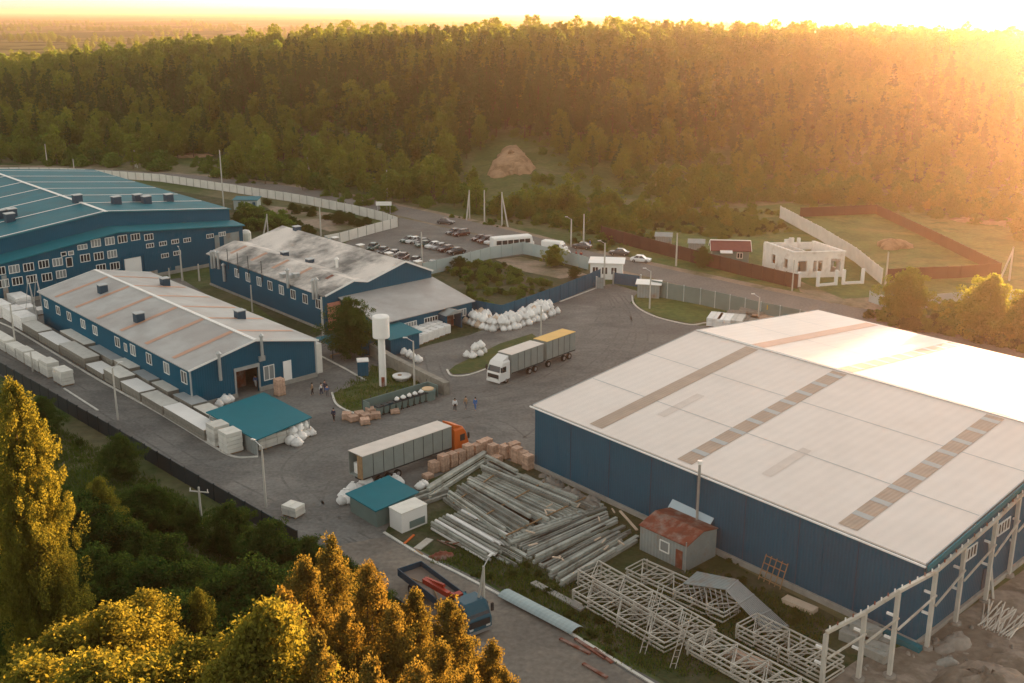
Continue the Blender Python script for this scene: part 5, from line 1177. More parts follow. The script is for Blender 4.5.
for px, py in ((404, 355), (409, 357), (413, 359), (401, 352), (418, 362), (225, 404), (219, 407), (230, 402)):
    put_bag(W(px, py), 'white bulk bag lying by the blue shed behind the tower' if px > 300 else 'white bulk bag by the workshop plinth next to the canopy', 'bags by the blue shed' if px > 300 else 'bags by the workshop plinth')
# stacked boards under the canopy
for i, (px, py, L_) in enumerate([(259, 452, 2.0), (268, 449, 5.4)]):
    t = make_stack('block_stack', L_, 1.6, 1.7, M['wrap'], ['short white stack under the canopy front corner', 'long white stack under the canopy front edge'][i], layers=3); t.location = W(px, py); t.rotation_euler = (0, 0, R(44))
# wrapped cubes in front of the annex
k = 0
for r_ in range(3):
    for c_ in range(6):
        q = W(417 + c_ * 5.6 - r_ * 0.0, 346.5 - c_ * 2.2) + D(134) * (r_ * 2.0) ; k += 1
        t = make_stack('wrapped_pallet', 1.25, 1.7, 1.75 if r_ else 1.6, M['bag'], f'white wrapped pallet before the annex, {ORD[c_]} from the left in the {["front", "middle", "back"][r_]} row', 'wrapped pallet', layers=1)
        t.location = q; t.rotation_euler = (0, 0, R(44)); t['group'] = 'white wrapped pallets before the annex'
# ------------------------------------------------------------------ pink paver pallets
def make_pav(label, h=1.6, n=5):
    t = thing('paver_pallet', label, 'paver pallet', group='pallets of pink pavers')
    for x in (-.5, 0, .5): g = MB(); g.box(x - .06, x + .06, -.6, .6, 0, .1); g.build('runner', M['wood'], t)
    g = MB(); g.box(-.62, .62, -.62, .62, .1, .14); g.build('deck', M['wood'], t)
    for k in range(n):
        g = MB(); z0 = .15 + (h - .15) * k / n; z1 = .15 + (h - .15) * (k + 1) / n - .03
        for i in range(3):
            for j in range(3): a = rng.uniform(-.02, .02); g.box(-.58 + i * .39 + a, -.58 + i * .39 + .36 + a, -.58 + j * .39 - a, -.58 + j * .39 + .36 - a, z0, z1)
        tag(g.build('paver_course', M['brick'], t))
    return t
pv_list = [(428, 479, .6), (434, 473, 1.5), (443.5, 471.5, 2.2), (452, 467, 1.9), (460, 464, 1.8), (468, 461, 2.2), (476, 457, 1.7), (482, 455, 1.9), (493, 458.5, 1.9), (487, 452, 1.8), (497, 463, .9), (505, 459, 1.9), (511, 458, 1.9), (517, 463, 2.1), (523, 465, 1.8), (528, 470, 2.0), (515, 455, 1.7)]
pl = sorted(pv_list)
for i, (px, py, h) in enumerate(pl):
    t = make_pav(f'{ORD[i]} pallet of pink pavers from the left in the row behind the beam store', h, max(2, round(h / .35))); t.location = W(px, py - 1); t.scale = (.86, .86, .9); t.rotation_euler = (0, 0, R(44 + rng.uniform(-5, 5)))
for i, (px, py, h) in enumerate([(347, 419, .9), (353, 421, .8), (360, 418, .9), (366, 420, .9), (371, 415, 1.0), (376, 418, .8), (395, 413, .5), (365, 424, .8)]):
    t = make_pav(f'low pallet of pink pavers by the lawn kerb, {ORD[i]} of eight', h, 2); t.location = W(px, py); t.rotation_euler = (0, 0, R(20 + rng.uniform(-20, 20)))
t = make_pav('tall pallet stack of pink pavers in front of the workshop door', 2.4, 6); t.location = W(280, 395); t.rotation_euler = (0, 0, R(44))
# ------------------------------------------------------------------ concrete beams
def beam_mb(L_, kind=0):
    g = MB(); w, h = [(.32, .34), (.24, .42), (.42, .24), (.48, .30)][kind]
    if kind == 3:   # ribbed trough slab
        g.box(0, L_, -w / 2, w / 2, .22, h); g.box(0, L_, -w / 2, -w / 2 + .1, 0, .22); g.box(0, L_, w / 2 - .1, w / 2, 0, .22)
    elif kind == 1: # beam with a wider foot
        g.box(0, L_, -w / 2, w / 2, .0, .14); g.box(0, L_, -w / 4, w / 4, .14, h)
    else: g.box(0, L_, -w / 2, w / 2, 0, h)
    return g
def put_beam(q, ang, L_, kind, label, group, tilt=0.0):
    t = beam_mb(L_, kind).build('concrete_beam', M['beam']); tag(t, label, 'concrete beam', group); t.location = q; t.rotation_euler = (0, tilt, R(ang)); return t
nbm = 0
# field of beams running towards us: starts on one line, ends on another
s0, s1 = W(444, 501), W(489, 466); e0, e1 = W(513, 551), W(604, 509)
NB = 25
for i in range(NB):
    f_ = i / (NB - 1); a = s0.lerp(s1, f_); b = e0.lerp(e1, f_ ** 1.05); base = a + (b - a) * rng.uniform(0, .05); end = b - (b - a) * rng.uniform(0, .06); d = end - base
    for lay in range(rng.choice((1, 1, 2, 2))):
        k = rng.choice((0, 0, 1, 3)); q = base + Vector((0, 0, .05 + lay * .44)) + D(rng.uniform(0, 360)) * .15; cut = rng.uniform(.75, 1) if lay else 1
        put_beam(q, math.degrees(math.atan2(d.y, d.x)) + rng.uniform(-1, 1), d.length * cut, k, f'grey concrete beam in the long stack behind the shed, {ORD[i]} row from the left, layer {["one", "two", "three"][lay]}', 'beams in the long stack')
for f_ in (.15, .5, .85):    # wooden bearers between the layers
    a = s0.lerp(e0, f_); b = s1.lerp(e1, f_); g = MB(); g.bar(a + Vector((0, 0, .56)), b + Vector((0, 0, .56)), .14, .1); o = g.build('timber_bearer', M['wood'], None, a); tag(o, ['timber bearer across the far end of the long beam stack', 'timber bearer across the middle of the long beam stack', 'timber bearer across the near end of the long beam stack'][[.15, .5, .85].index(f_)], 'timber')
# slanted stack, running to the upper right
s0, s1 = W(504, 541), W(563, 587); e0, e1 = W(596, 507), W(641, 540)
NB = 27
for i in range(NB):
    f_ = i / (NB - 1); a = s0.lerp(s1, f_); b = e0.lerp(e1, f_); d0 = b - a; r0 = rng.uniform(-.02, .07); base = a + d0 * r0; L_ = d0.length * rng.uniform(.72, 1.0)
    for lay in range(rng.choice((1, 1, 2))):
        k = rng.choice((0, 0, 1, 2)); put_beam(base + Vector((0, 0, .04 + lay * .44)) + D(rng.uniform(0, 360)) * .12, math.degrees(math.atan2(d0.y, d0.x)) + rng.uniform(-2, 2), L_ * (rng.uniform(.7, 1) if lay else 1), k, f'concrete beam in the slanted stack beside the rusty shed, {ORD[i]} row from the left, {["lower", "upper"][lay]} layer', 'beams in the slanted stack')
for i in range(14):
    q = W(rng.uniform(515, 625), rng.uniform(512, 570)) ; q.z = 1.05; o = MB().box(-.5, .5, -.07, .07, 0, .1).build('timber_block', M['bagtan']); tag(o, 'short pale timber block lying on the slanted beam stack', 'timber', 'timber blocks on the beams'); o.location = q; o.rotation_euler = (0, 0, rng.uniform(0, 3))
# edge walls of the store: long side towards the pavers and the trough by the warehouse
for i in range(4):
    a = W(428, 494 + i * 2.2); b = W(485, 458 + i * 2.0); d = b - a; put_beam(a + Vector((0, 0, .1 + .5 * (i < 2))), math.degrees(math.atan2(d.y, d.x)), d.length, [3, 0, 1, 0][i], f'long concrete beam along the paver side of the beam store, {ORD[i]} from the pavers', 'beams along the paver side')
for i in range(4):
    a = W(398 + i * 2, 503 + i * 3.2); b = W(445 + i * 2, 487 + i * 3.0); d = b - a; put_beam(a + Vector((0, 0, .1)), math.degrees(math.atan2(d.y, d.x)), d.length, [0, 2, 1, 0][i], f'short concrete beam behind the white container, {ORD[i]} from the lorry side', 'beams behind the container')
for i in range(3):
    a = W(486 + i * 2.5, 466 + 2 * i); b = W(517 + i * 2.5, 482 + 2 * i); d = b - a
    for l in range(3 - i): put_beam(a + Vector((0, 0, .05 + .55 * l)), math.degrees(math.atan2(d.y, d.x)), d.length, 2 if l else 0, f'beam in the short pale pile at the top corner of the store, {ORD[i]} column, layer {["one", "two", "three"][l]}', 'beams in the short pile')
a, b = W(524, 476), W(541, 485); d = b - a; put_beam(a, math.degrees(math.atan2(d.y, d.x)), d.length, 2, 'short white concrete beam lying alone near the warehouse corner', None)
# round-edged posts bundle near the container
s0, s1 = W(432, 530), W(462, 515); dd_ = D(-50)
for i in range(9):
    a = s0.lerp(s1, i / 8)
    for lay in range(3 if i < 5 else 2):
        L_ = rng.uniform(8.5, 9.5) if i < 4 else rng.uniform(6.5, 8.5); g = MB(); g.tube((0, 0, .2), (L_, 0, .2), .17, .14, 8); o = g.build('concrete_post', M['beam'] if (i + lay) % 3 else M['white']); tag(o, f'round concrete post in the bundle next to the container, {ORD[i]} column, layer {["one", "two", "three"][lay]}', 'concrete post', 'round posts by the container')
        o.location = a + Vector((0, 0, 0.32 * lay)) ; o.rotation_euler = (0, 0, R(-50 + rng.uniform(-.8, .8)))
for i in range(7):
    a = W(470 + i * 4.5, 541 + (i % 3) * 3); put_beam(a, -50 + rng.uniform(-3, 3), rng.uniform(4, 6), rng.randrange(3), f'loose concrete offcut between the post bundle and the slanted stack, {ORD[i]} from left', 'loose offcuts')
# rubble stones by the warehouse wall
for i in range(16):
    q = W(rng.uniform(528, 585), 0 + 0.1) if False else W(540 + i * 3.6 + rng.uniform(-3, 3), 479 + i * 1.9 + rng.uniform(-4, 3)); s_ = rng.uniform(.4, .9)
    lump('boulder', (0, 0), s_ * 1.2, s_, s_ * .8, M['rock'], seed=i + 1, n=8, label='grey boulder in the line of rubble between beam store and warehouse wall', cat='boulder').location = (q.x, q.y, 0); bpy.context.scene.collection.objects[-1]['group'] = 'boulders along the warehouse wall'
# ------------------------------------------------------------------ steel trusses
def make_truss(L_, Wd, label, group, bays=7, r=.085, diag=True, hgt=.5):
    t = thing('steel_truss', label, 'steel truss', group=group)
    for y in (0, Wd):
        g = MB(); g.bar((0, y, .06), (L_, y, .06), r * 1.5, r * 1.3); g.build('chord', M['trusswhite'], t)
    for k in range(bays + 1): x = L_ * k / bays; g = MB(); g.bar((x, r, .06), (x, Wd - r, .06), r, r); g.build('strut', M['trusswhite'], t)
    if diag:
        for k in range(bays): x0, x1 = L_ * k / bays, L_ * (k + 1) / bays; g = MB(); g.bar((x0, r if k % 2 else Wd - r, .07), (x1, Wd - r if k % 2 else r, .07), r * .8, r * .8); g.build('diagonal', M['trusswhite'], t)
    return t
def truss_pile(pa, pb, Wd, n, gap, what, group, bays=7, z0=.15, side=1):
    a, b = W(*pa), W(*pb); d = b - a; L_ = d.length; ang = math.atan2(d.y, d.x); proto = make_truss(L_, Wd, 'x', group, bays); used = [False]
    for k in range(n):
        o = place(proto, used, a + Vector((rng.uniform(-.12, .12), rng.uniform(-.12, .12), z0 + gap * k)), ang + rng.uniform(-.006, .006), f'white lattice steel truss in {what}, {ORD[k]} layer up', group)
    # uprights keep the pile together
    ro_ = thing('stack_support', f'white upright posts holding {what}', 'support', a, ang)
    for x in (L_ * .02, L_ * .52):
        for y in (-.12, Wd + .12): g = MB(); g.box(x - .06, x + .06, y - .06, y + .06, 0, z0 + gap * (n - 1) + .05); g.build('upright', M['trusswhite'], ro_)
truss_pile((572, 601), (664, 655), 2.6, 3, .45, 'the leftmost low pile', 'trusses in the leftmost pile', 6)
truss_pile((577, 585), (693, 653), 2.6, 4, .45, 'the long middle pile behind it', 'trusses in the long middle pile', 8)
truss_pile((626, 580), (724, 625), 2.6, 3, .5, 'the pile nearest the rusty shed', 'trusses in the pile by the shed', 6)
truss_pile((735, 640), (822, 686), 2.7, 4, .42, 'the right pile by the column row', 'trusses in the right pile', 5)
truss_pile((686, 655), (812, 726), 2.6, 4, .42, 'the pile nearest the yard road', 'trusses in the bottom pile', 8)
for i, (x0, y0, x1, y1, h) in enumerate(((642, 655, 660, 615, 2.8), (672, 670, 688, 640, 2.6))):
    a, b = W(x0, y0), W(x1, y1); b.z = h; t = thing('ladder', ['pale ladder leaning on the leftmost truss pile', 'pale ladder leaning on the bottom truss pile'][i], 'ladder', a); s_ = Vector((.22, 0, 0)); 
    g = MB(); g.bar(a - s_, b - s_, .06); g.bar(a + s_, b + s_, .06)
    for k in range(1, 9): q = a.lerp(b, k / 9); g.bar(q - s_, q + s_, .04)
    g.build('ladder_frame', M['trusswhite'], t, a)
# slatted grey roof frame lying beside the shed
O = W(684, 583); f = Fr(W(686, 590), -5, 60); a3 = thing('roof_frame', 'tent shaped grey slatted metal frame lying between shed and truss piles', 'metal frame', O)
A_, B_, Cc, Dd = W(682, 590, 1.6), W(733, 592, 1.9), W(757, 629, .1), W(787, 627, .1)
Q0, Q1, Q2, Q3 = W(683, 584, 1.2), W(697, 572, 1.2), W(737, 580, 2.2), W(726, 590, 2.2)
g = MB(); g.prism([Q0, Q1, Q2, Q3], .08); g.build('sheet_panel', M['shedgrey'], a3, O)
g = MB(); R0, R1, R2, R3 = W(726, 590, 2.2), W(737, 580, 2.2), W(789, 627, .2), W(768, 634, .2)
for k in range(14): f_ = k / 13; g.bar(R0.lerp(R1, f_), R3.lerp(R2, f_), .07)
for f_ in (.02, .33, .66, .98): g.bar(R0.lerp(R3, f_) + Vector((0, 0, .08)), R1.lerp(R2, f_) + Vector((0, 0, .08)), .1)
g.build('slatted_panel', M['galv'], a3, O)
g = MB()
for k in range(9): f_ = k / 8; g.bar(Q0.lerp(Q3, f_) - Vector((0, 0, .05)), (Q0.lerp(Q3, f_) + D(-70) * 1.0) * 1.0 - Vector((0, 0, Q0.lerp(Q3, f_).z - .05)), .06)
g.build('side_slats', M['galv'], a3, O)
# ------------------------------------------------------------------ column row in front of the warehouse end
CB = [(821, 690, 633), (858, 680, 613), (889, 677, 592), (926.5, 649, 572), (955, 624, 547), (985, 602, 520), (1008.5, 576, 497), (1034, 556, 476)]
top = []
for i, (bx2, by2, ty2) in enumerate(CB):
    p = W(bx2, by2); 
for i, (bx2, by2, ty2) in enumerate(CB): top.append(HT(bx2, by2, ty2))
print('column heights', [round(v, 1) for v in top])
c0, c1 = W(*CB[0][:2]), W(*CB[-1][:2])
for i, (bx2, by2, ty2) in enumerate(CB):
    p = W(bx2, by2); h = top[i]; t = thing('concrete_column', f'{ORD[i]} tall concrete column from the bottom of the row by the warehouse end', 'column', p, group='concrete columns by the warehouse end')
    g = MB(); w_ = .31; a = D(43.6) * w_ / 2; b = D(133.6) * w_ / 2; g.hexa([p - a - b, p + a - b, p + a + b, p - a + b] + [q + Vector((0, 0, h - .1)) for q in (p - a - b, p + a - b, p + a + b, p - a + b)]); g.build('shaft', M['pole'], t, p)
    for z in (h * .45, h * .72): g = MB(); g.bar(p + Vector((0, 0, z)) - D(133.6) * (-.15), p + Vector((0, 0, z)) + D(133.6) * .75, .18); g.build('bracket', M['white'], t, p)
    g = MB(); g.lathe([(.55, 0), (.5, .25)], p, 8); g.build('footing', M['rock'], t, p)
tb = thing('top_beam', 'long pale steel beam resting on the row of concrete columns', 'beam', W(*CB[0][:2]))
for i in range(len(CB) - 1):
    a, b = W(*CB[i][:2]) + Vector((0, 0, top[i] + .05)), W(*CB[i + 1][:2]) + Vector((0, 0, top[i + 1] + .05)); g = MB(); g.bar(a, b, .26, .26); g.build('beam_segment', M['trusswhite'], tb, tb.location)
    for k in range(5): q = a.lerp(b, (k + .5) / 5); g = MB(); g.bar(q + Vector((-.05, 0, .12)), q + Vector((-.05, 0, .40)), .09); g.build('stud', M['rust'] if k % 2 else M['white'], tb, tb.location)
ra = thing('side_rail', 'thinner pale rail running along the column row below its top beam', 'rail', W(*CB[0][:2]))
for i in range(len(CB) - 1):
    a, b = W(*CB[i][:2]) + Vector((0, 0, top[i] * .58)), W(*CB[i + 1][:2]) + Vector((0, 0, top[i + 1] * .72)); g = MB(); g.bar(a + D(-50) * .28, b + D(-50) * .28, .14); g.build('rail_segment', M['trusswhite'], ra, ra.location)
a, b = W(993, 599), W(983, 562); b = W(982, 595); b.z = 5.2; pr = thing('leaning_prop', 'slanting prop leaning between two columns by the warehouse end', 'prop', a); g = MB(); g.bar(a, b, .2); g.build('prop', M['pole'], pr, a)
# pipes
for i in range(26):
    q = W(978 + (i % 13) * 2.6 + rng.uniform(-1, 1), 626 + (i % 13) * 1.1 + rng.uniform(-1, 2)); q.z = .08 + .16 * (i // 13); g = MB(); g.tube((0, 0, 0), (rng.uniform(4.2, 5.4), 0, 0), .07, .07, 7); o = g.build('steel_pipe', M['trusswhite']); tag(o, 'pale steel pipe in the loose pile on the bare ground by the columns', 'pipe', 'pipes in the loose pile'); o.location = q; o.rotation_euler = (0, 0, R(50 + rng.gauss(0, 9)))
# rubble, slabs, spoil
def boulder(px, py, rx, ry, h, label, seed, m='rock', group=None):
    q = W(px, py); o = lump('boulder', (0, 0), rx, ry, h, M[m], seed=seed, n=9, label=label, cat='boulder'); o.location = (q.x, q.y, .03); 
    if group: o['group'] = group
boulder(955, 645, 1.7, 1.0, 1.0, 'large pale concrete lump beside the fourth column', 31); boulder(945, 650, 1.0, .8, .6, 'smaller grey lump beside the large concrete lump', 32); boulder(947, 664, .9, .7, .5, 'small pale lump below the large concrete lump', 33, 'concrete')
for i in range(26):
    boulder(rng.uniform(860, 1024), rng.uniform(645, 683) if i % 2 else rng.uniform(600, 640) + 25, rng.uniform(.15, .45), rng.uniform(.15, .4), rng.uniform(.1, .3), 'small stone scattered on the bare ground by the columns', 40 + i, 'rock', 'small stones on the bare ground')
q = W(985, 690); o = lump('spoil_heap', (0, 0), 5.5, 3, 1.4, M['dirt'], seed=5, n=16); o.location = (q.x, q.y, 0); tag(o, kind='structure')
q = W(1015, 668); o = lump('spoil_heap', (0, 0), 3.5, 2.4, .9, M['dirt'], seed=7, n=14); o.location = (q.x, q.y, 0); tag(o, kind='structure')
# concrete block pile by the warehouse corner, crates, planks
for i, (px, py, L_, w_, h_, z, rz) in enumerate([(838, 640, 2.6, 1.2, .9, 0, -40), (853, 648, 2.8, 1.1, .9, 0, -44), (845, 632, 2.4, 1.2, .9, 0, -35), (862, 655, 2.0, 1.2, .8, 0, -50), (848, 640, 2.4, 1.1, .7, .92, -42), (860, 643, 2.2, 1.0, .9, 0, -38)]):
    t = MB().box(0, L_, 0, w_, 0, h_).build('concrete_block', M['concrete'], bevel=.05); tag(t, f'big rough concrete block beside the warehouse corner, {ORD[i]} of six', 'concrete block', 'blocks at the warehouse corner'); t.location = W(px, py) + Vector((0, 0, z)); t.rotation_euler = (0, 0, R(rz))
def plank(px0, py0, px1, py1, w, h, m, label, name='plank', cat='plank', z=.06):
    a, b = W(px0, py0), W(px1, py1); o = MB().bar(a + Vector((0, 0, h / 2 + z)), b + Vector((0, 0, h / 2 + z)), w, h).build(name, M[m], None, a); return tag(o, label, cat)
plank(784, 601, 815, 614, 1.0, .4, 'bagtan', 'tan timber pack on the grass along the warehouse wall', 'timber_pack', 'timber pack')
plank(728, 655, 767, 672, 1.2, .5, 'brick', 'brown timber pack between the truss piles', 'timber_pack', 'timber pack')
plank(533, 584, 583, 611, .7, .2, 'plinth', 'dark grey beam lying in the weeds')
plank(417, 550, 430, 540, .8, .1, 'trusswhite', 'pale board on the debris patch by the road'); plank(404, 545, 414, 536, .2, .12, 'orange', 'orange plank on the debris patch by the road')
plank(620, 512, 637, 531, .25, .12, 'bagtan', 'single tan plank propped near the rusty shed')
plank(423, 556, 416, 551, .2, .1, 'wood', 'short brown plank on the debris patch')
# corrugated curved sheet
a, b = W(504, 596), W(577, 634); d = (b - a).normalized(); s_ = Vector((-d.y, d.x, 0)); cs = MB(); K = 6
for i in range(K + 1):
    th = math.pi * i / K * .8 + .3; off = s_ * (math.cos(th) * .8); z = .15 + math.sin(th) * .45
    cs.v += [tuple(a + off + Vector((0, 0, z))), tuple(b + off + Vector((0, 0, z)))]
for i in range(K): cs.f.append((2 * i, 2 * i + 1, 2 * i + 3, 2 * i + 2))
o = cs.build('curved_sheet', mat('pale_green_sheet', (.34, .42, .42), .5, var=.1, wave=(-50, .5, .02)), None, a); tag(o, 'long curved pale green sheet lying on the weeds by the road', 'metal sheet'); md = o.modifiers.new('th', 'SOLIDIFY'); md.thickness = .04
for i, (x0, y0, x1, y1) in enumerate([(560, 640, 590, 655), (575, 640, 605, 660), (583, 665, 607, 679), (594, 650, 612, 664)]):
    plank(x0, y0, x1, y1, .3, .15, 'rust', f'rusty steel section in the scrap along the kerb, {ORD[i]} of four', 'steel_section', 'steel section')
for i in range(5):
    a = W(437 + i * 4, 541 + i * 2); b = a + D(-50 + 20 * i) * 3.0; o = MB().bar(a + Vector((0, 0, .15 + .1 * i)), b + Vector((0, 0, .4)), .08).build('steel_rod', M['trusswhite' if i % 2 else 'rust'], None, a); tag(o, 'thin bent steel rod among the weeds near the post bundle', 'steel rod', 'rods near the post bundle')
t = lump('rust_heap', (0, 0), 1.4, .8, .5, M['rust'], seed=12, label='small heap of rusty scrap near the post bundle', cat='scrap heap'); t.location = W(441, 557)
fence([(345, 480 - 0), (349, 492)], 1.0, 'barrier', 'thin metal barrier at the edge of the lorry park', M['galv'], 1.5, .04) if False else None

# bags on the waste bins
for k in range(9):
    if k in (3, 4, 5, 6, 7):
        q = Vector(FEN.p(.9 + k * (LE - 2.2) / 8.6, .55, 0)); q.z = 1.33; o = put_bag(q, 'small white bag lying on the lid of a waste bin', 'small bags on the waste bins'); o.scale = (.55, .55, .4)
# ------------------------------------------------------------------ vehicles
def wheel(root, x, y, r, w=.22):
    g = MB(); g.tube((x, y - w / 2, r), (x, y + w / 2, r), r, r, 14); o = g.build('wheel', M['tyre'], root)
    s = -1 if y < 0 else 1; g = MB(); g.tube((x, y + s * (w / 2 - .01), r), (x, y + s * (w / 2 + .015), r), r * .58, r * .5, 10); g.build('rim', M['rim'], o)
def loft(mb, secs):  # list of rings with equal counts
    n = len(secs[0]); m = len(mb.v)
    for s_ in secs: mb.v += [tuple(p) for p in s_]
    for k in range(len(secs) - 1):
        for i in range(n): j = (i + 1) % n; mb.f.append((m + k * n + i, m + (k + 1) * n + i, m + (k + 1) * n + j, m + k * n + j))
    mb.f.append(tuple(m + i for i in range(n))); mb.f.append(tuple(m + (len(secs) - 1) * n + i for i in reversed(range(n)))); return mb
def make_car(col, label, L_=4.3, Wd=1.72, H_=1.45, est=False, group=None, cname=None):
    t = thing('parked_car', label, 'car', group=group); pm_ = mat('car_paint_' + (cname or '%.2f_%.2f_%.2f' % col).replace('.', ''), col, .25, spec=.5)
    h = Wd / 2
    def ring(x, zb, zt, w): return [(x, -w, zb + .12), (x, -w * .9, zb), (x, w * .9, zb), (x, w, zb + .12), (x, w, zt - .1), (x, w * .86, zt), (x, -w * .86, zt), (x, -w, zt - .1)]
    g = MB(); loft(g, [ring(0, .35, .72, h * .82), ring(.15, .25, .82, h * .94), ring(1.0, .2, .90, h), ring(2.2, .2, .93, h), ring(3.4, .2, .93, h), ring(L_ - .3, .25, .90, h * .95), ring(L_, .35, .80, h * .85)]); g.build('body', pm_, t, smooth=False, bevel=.03)
    x0, x1, x2, x3 = (1.1, 1.75, L_ - (.55 if est else 1.25), L_ - (.2 if est else .6))
    g = MB(); g.hexa([(x0, -h * .86, .9), (x3, -h * .86, .9), (x3, h * .86, .9), (x0, h * .86, .9), (x1, -h * .70, H_ - .06), (x2, -h * .70, H_ - .06), (x2, h * .70, H_ - .06), (x1, h * .70, H_ - .06)]); g.build('windows', M['glass'], t)
    g = MB(); g.box(x1 - .05, x2 + .05, -h * .72, h * .72, H_ - .055, H_); ro2 = g.build('roof_panel', pm_, t)
    g = MB()
    for s_ in (-1, 1):
        g.bar((x1, s_ * h * .71, H_ - .06), (x0 + .02, s_ * h * .87, .92), .06); g.bar((x2, s_ * h * .71, H_ - .06), (x3 - .02, s_ * h * .87, .92), .06); g.bar(((x0 + x3) / 2, s_ * h * .88, .9), ((x1 + x2) / 2, s_ * h * .72, H_ - .05), .06)
    g.build('pillars', pm_, ro2)
    for s_ in (-1, 1):
        g = MB(); g.box(-.02, .12, s_ * h * .55 - .16, s_ * h * .55 + .16, .58, .74); g.build('headlight', M['lamp'], t)
        g = MB(); g.box(L_ - .1, L_ + .02, s_ * h * .55 - .14, s_ * h * .55 + .14, .6, .76); g.build('tail_light', M['red'], t)
        for x in (.85, L_ - .85): wheel(t, x, s_ * (h - .1), .31)
    return t
COLS = {'white': (.70, .70, .68), 'silver': (.25, .25, .25), 'black': (.015, .016, .018), 'dark grey': (.07, .075, .08), 'dark red': (.06, .015, .015), 'blue': (.03, .08, .16), 'dark green': (.02, .07, .06), 'beige': (.42, .34, .24)}
used_cars = {}
def car(px, py, ang, colname, label, est=False, group=None, name=None):
    k = (colname, est)
    if k not in used_cars: used_cars[k] = [make_car(COLS[colname], label, est=est, cname=colname.replace(' ', '_') + str(int(est)), H_=1.62 if est else 1.45), [False]]
    o = place(used_cars[k][0], used_cars[k][1], W(px, py) - D(ang) * 2.1, R(ang), label, group)
    if name: o.name = name
    return o
A_ = 62
rowA = [(409, 242.5, 'dark green', 'dark green car, left end of the front row in the car park'), (414, 243, 'white', 'white car, second in the front row of the car park'), (422.5, 244.5, 'dark grey', 'dark grey car, third in the front row of the car park'), (424, 247, 'dark green', 'green car at the back of the third car in the car park'),
        (434, 248, 'white', 'white car in the middle group of the front row, its left end'), (440, 249.5, 'silver', 'silver car in the middle group of the front row'), (447, 251.5, 'dark red', 'dark red car before the last one of the front row'), (456, 254, 'black', 'black car at the right end of the front row')]
for px, py, c, l in rowA: car(px, py, 38, c, l, group='cars parked in the front row')
rowB = [(454, 234.5, 'dark grey', 'dark grey car in the back row, left end'), (461, 236, 'dark red', 'dark red car in the back row, second from the left'), (480, 241, 'dark red', 'maroon car in the back row, third from the left'), (486, 243, 'dark red', 'maroon car in the back row between a maroon and a white car'), (493, 244, 'white', 'white car in the back row beside the black one'), (500, 247, 'black', 'black car in the back row next to the bus')]
for i, (px, py, c, l) in enumerate(rowB): car(px, py, 38, c, l, est=i % 2 == 1, group='cars parked in the back row')
rowC = [(373, 249.5, 'dark green'), (383, 253.5, 'dark grey'), (394, 256.5, 'silver'), (403, 259.5, 'dark red'), (415, 263.5, 'dark grey'), (432, 267.5, 'black')]
for i, (px, py, c) in enumerate(rowC): car(px, py, 75, c, f'{c} car, {ORD[i]} from the left in the row half hidden by the blue fence', group='cars half hidden by the fence')
car(446, 224, 158, 'dark grey', 'dark car turning off the public road into the car park'); 
car(582, 248.5, -24, 'dark grey', 'dark grey car standing at the verge behind the vans'); car(619, 255, -18, 'dark grey', 'grey car driving on the public road'); car(641, 262, 160, 'white', 'white car driving on the public road, rightmost of all cars')
def boxy(name, label, cat, px, py, ang, L_, Wd, H_, bodym, wins, sloped=.5, roofm=None):
    t = thing(name, label, cat, W(px, py), R(ang)); h = Wd / 2; g = MB()
    loft(g, [[(x, -h, zb), (x, h, zb), (x, h, zt - .25), (x, h * .85, zt), (x, -h * .85, zt), (x, -h, zt - .25)] for x, zb, zt in ((0, .4, H_ * .5), (.25, .35, H_ * .55), (.25 + sloped, .35, H_), (L_ - .1, .35, H_), (L_, .45, H_ - .1))])
    g.build('body', bodym, t, bevel=.04)
    for s_ in (-1, 1):
        for (x0, x1, z0, z1) in wins: g = MB(); y = s_ * h; g.box(x0, x1, min(y, y + s_ * .02), max(y, y + s_ * .02), z0, z1); g.build('side_window', M['glass'], t)
        for x in (1.1, L_ - 1.4): wheel(t, x, s_ * (h - .14), .42, .26)
        g = MB(); g.box(-.04, .05, s_ * h * .65 - .15, s_ * h * .65 + .15, .65, .85); g.build('headlight', M['lamp'], t)
    a = Vector((.25, 0, H_ * .55)); b = Vector((.25 + sloped, 0, H_ - .1)); n_ = Vector((-(b.z - a.z), 0, sloped)).normalized() * .02; g = MB(); a2 = a + (b - a) * .05; b2 = a + (b - a) * .9
    g.prism([a2 + Vector((0, -h * .88, 0)), a2 + Vector((0, h * .88, 0)), b2 + Vector((0, h * .8, 0)), b2 + Vector((0, -h * .8, 0))], n_ * 1.5); g.build('windscreen', M['glass'], t)
    return t
bus = boxy('bus', 'white bus with dark side windows parked at the end of the car park', 'bus', 532, 247, 168 + 20, 9.6, 2.5, 2.9, M['white'], [(1.0 + 1.35 * k, 2.2 + 1.35 * k, 1.35, 2.25) for k in range(6)], .3)
bus.rotation_euler = (0, 0, R(203)); 
boxy('van', 'white van with a dark windscreen on the roadside before the gatehouse, nearer the bus', 'van', 566, 253, 155, 5.6, 2.0, 2.4, M['white'], [(1.2, 2.2, 1.3, 1.9)], .9).rotation_euler = (0, 0, R(-30 + 180))
boxy('van', 'white minibus with side windows standing at the kerb, nearer the gatehouse', 'van', 571, 262, 155, 5.4, 2.0, 2.3, M['white'], [(1.2, 2.2, 1.3, 1.85), (2.5, 4.6, 1.3, 1.85)], .9).rotation_euler = (0, 0, R(-40 + 180) + math.pi * 0)

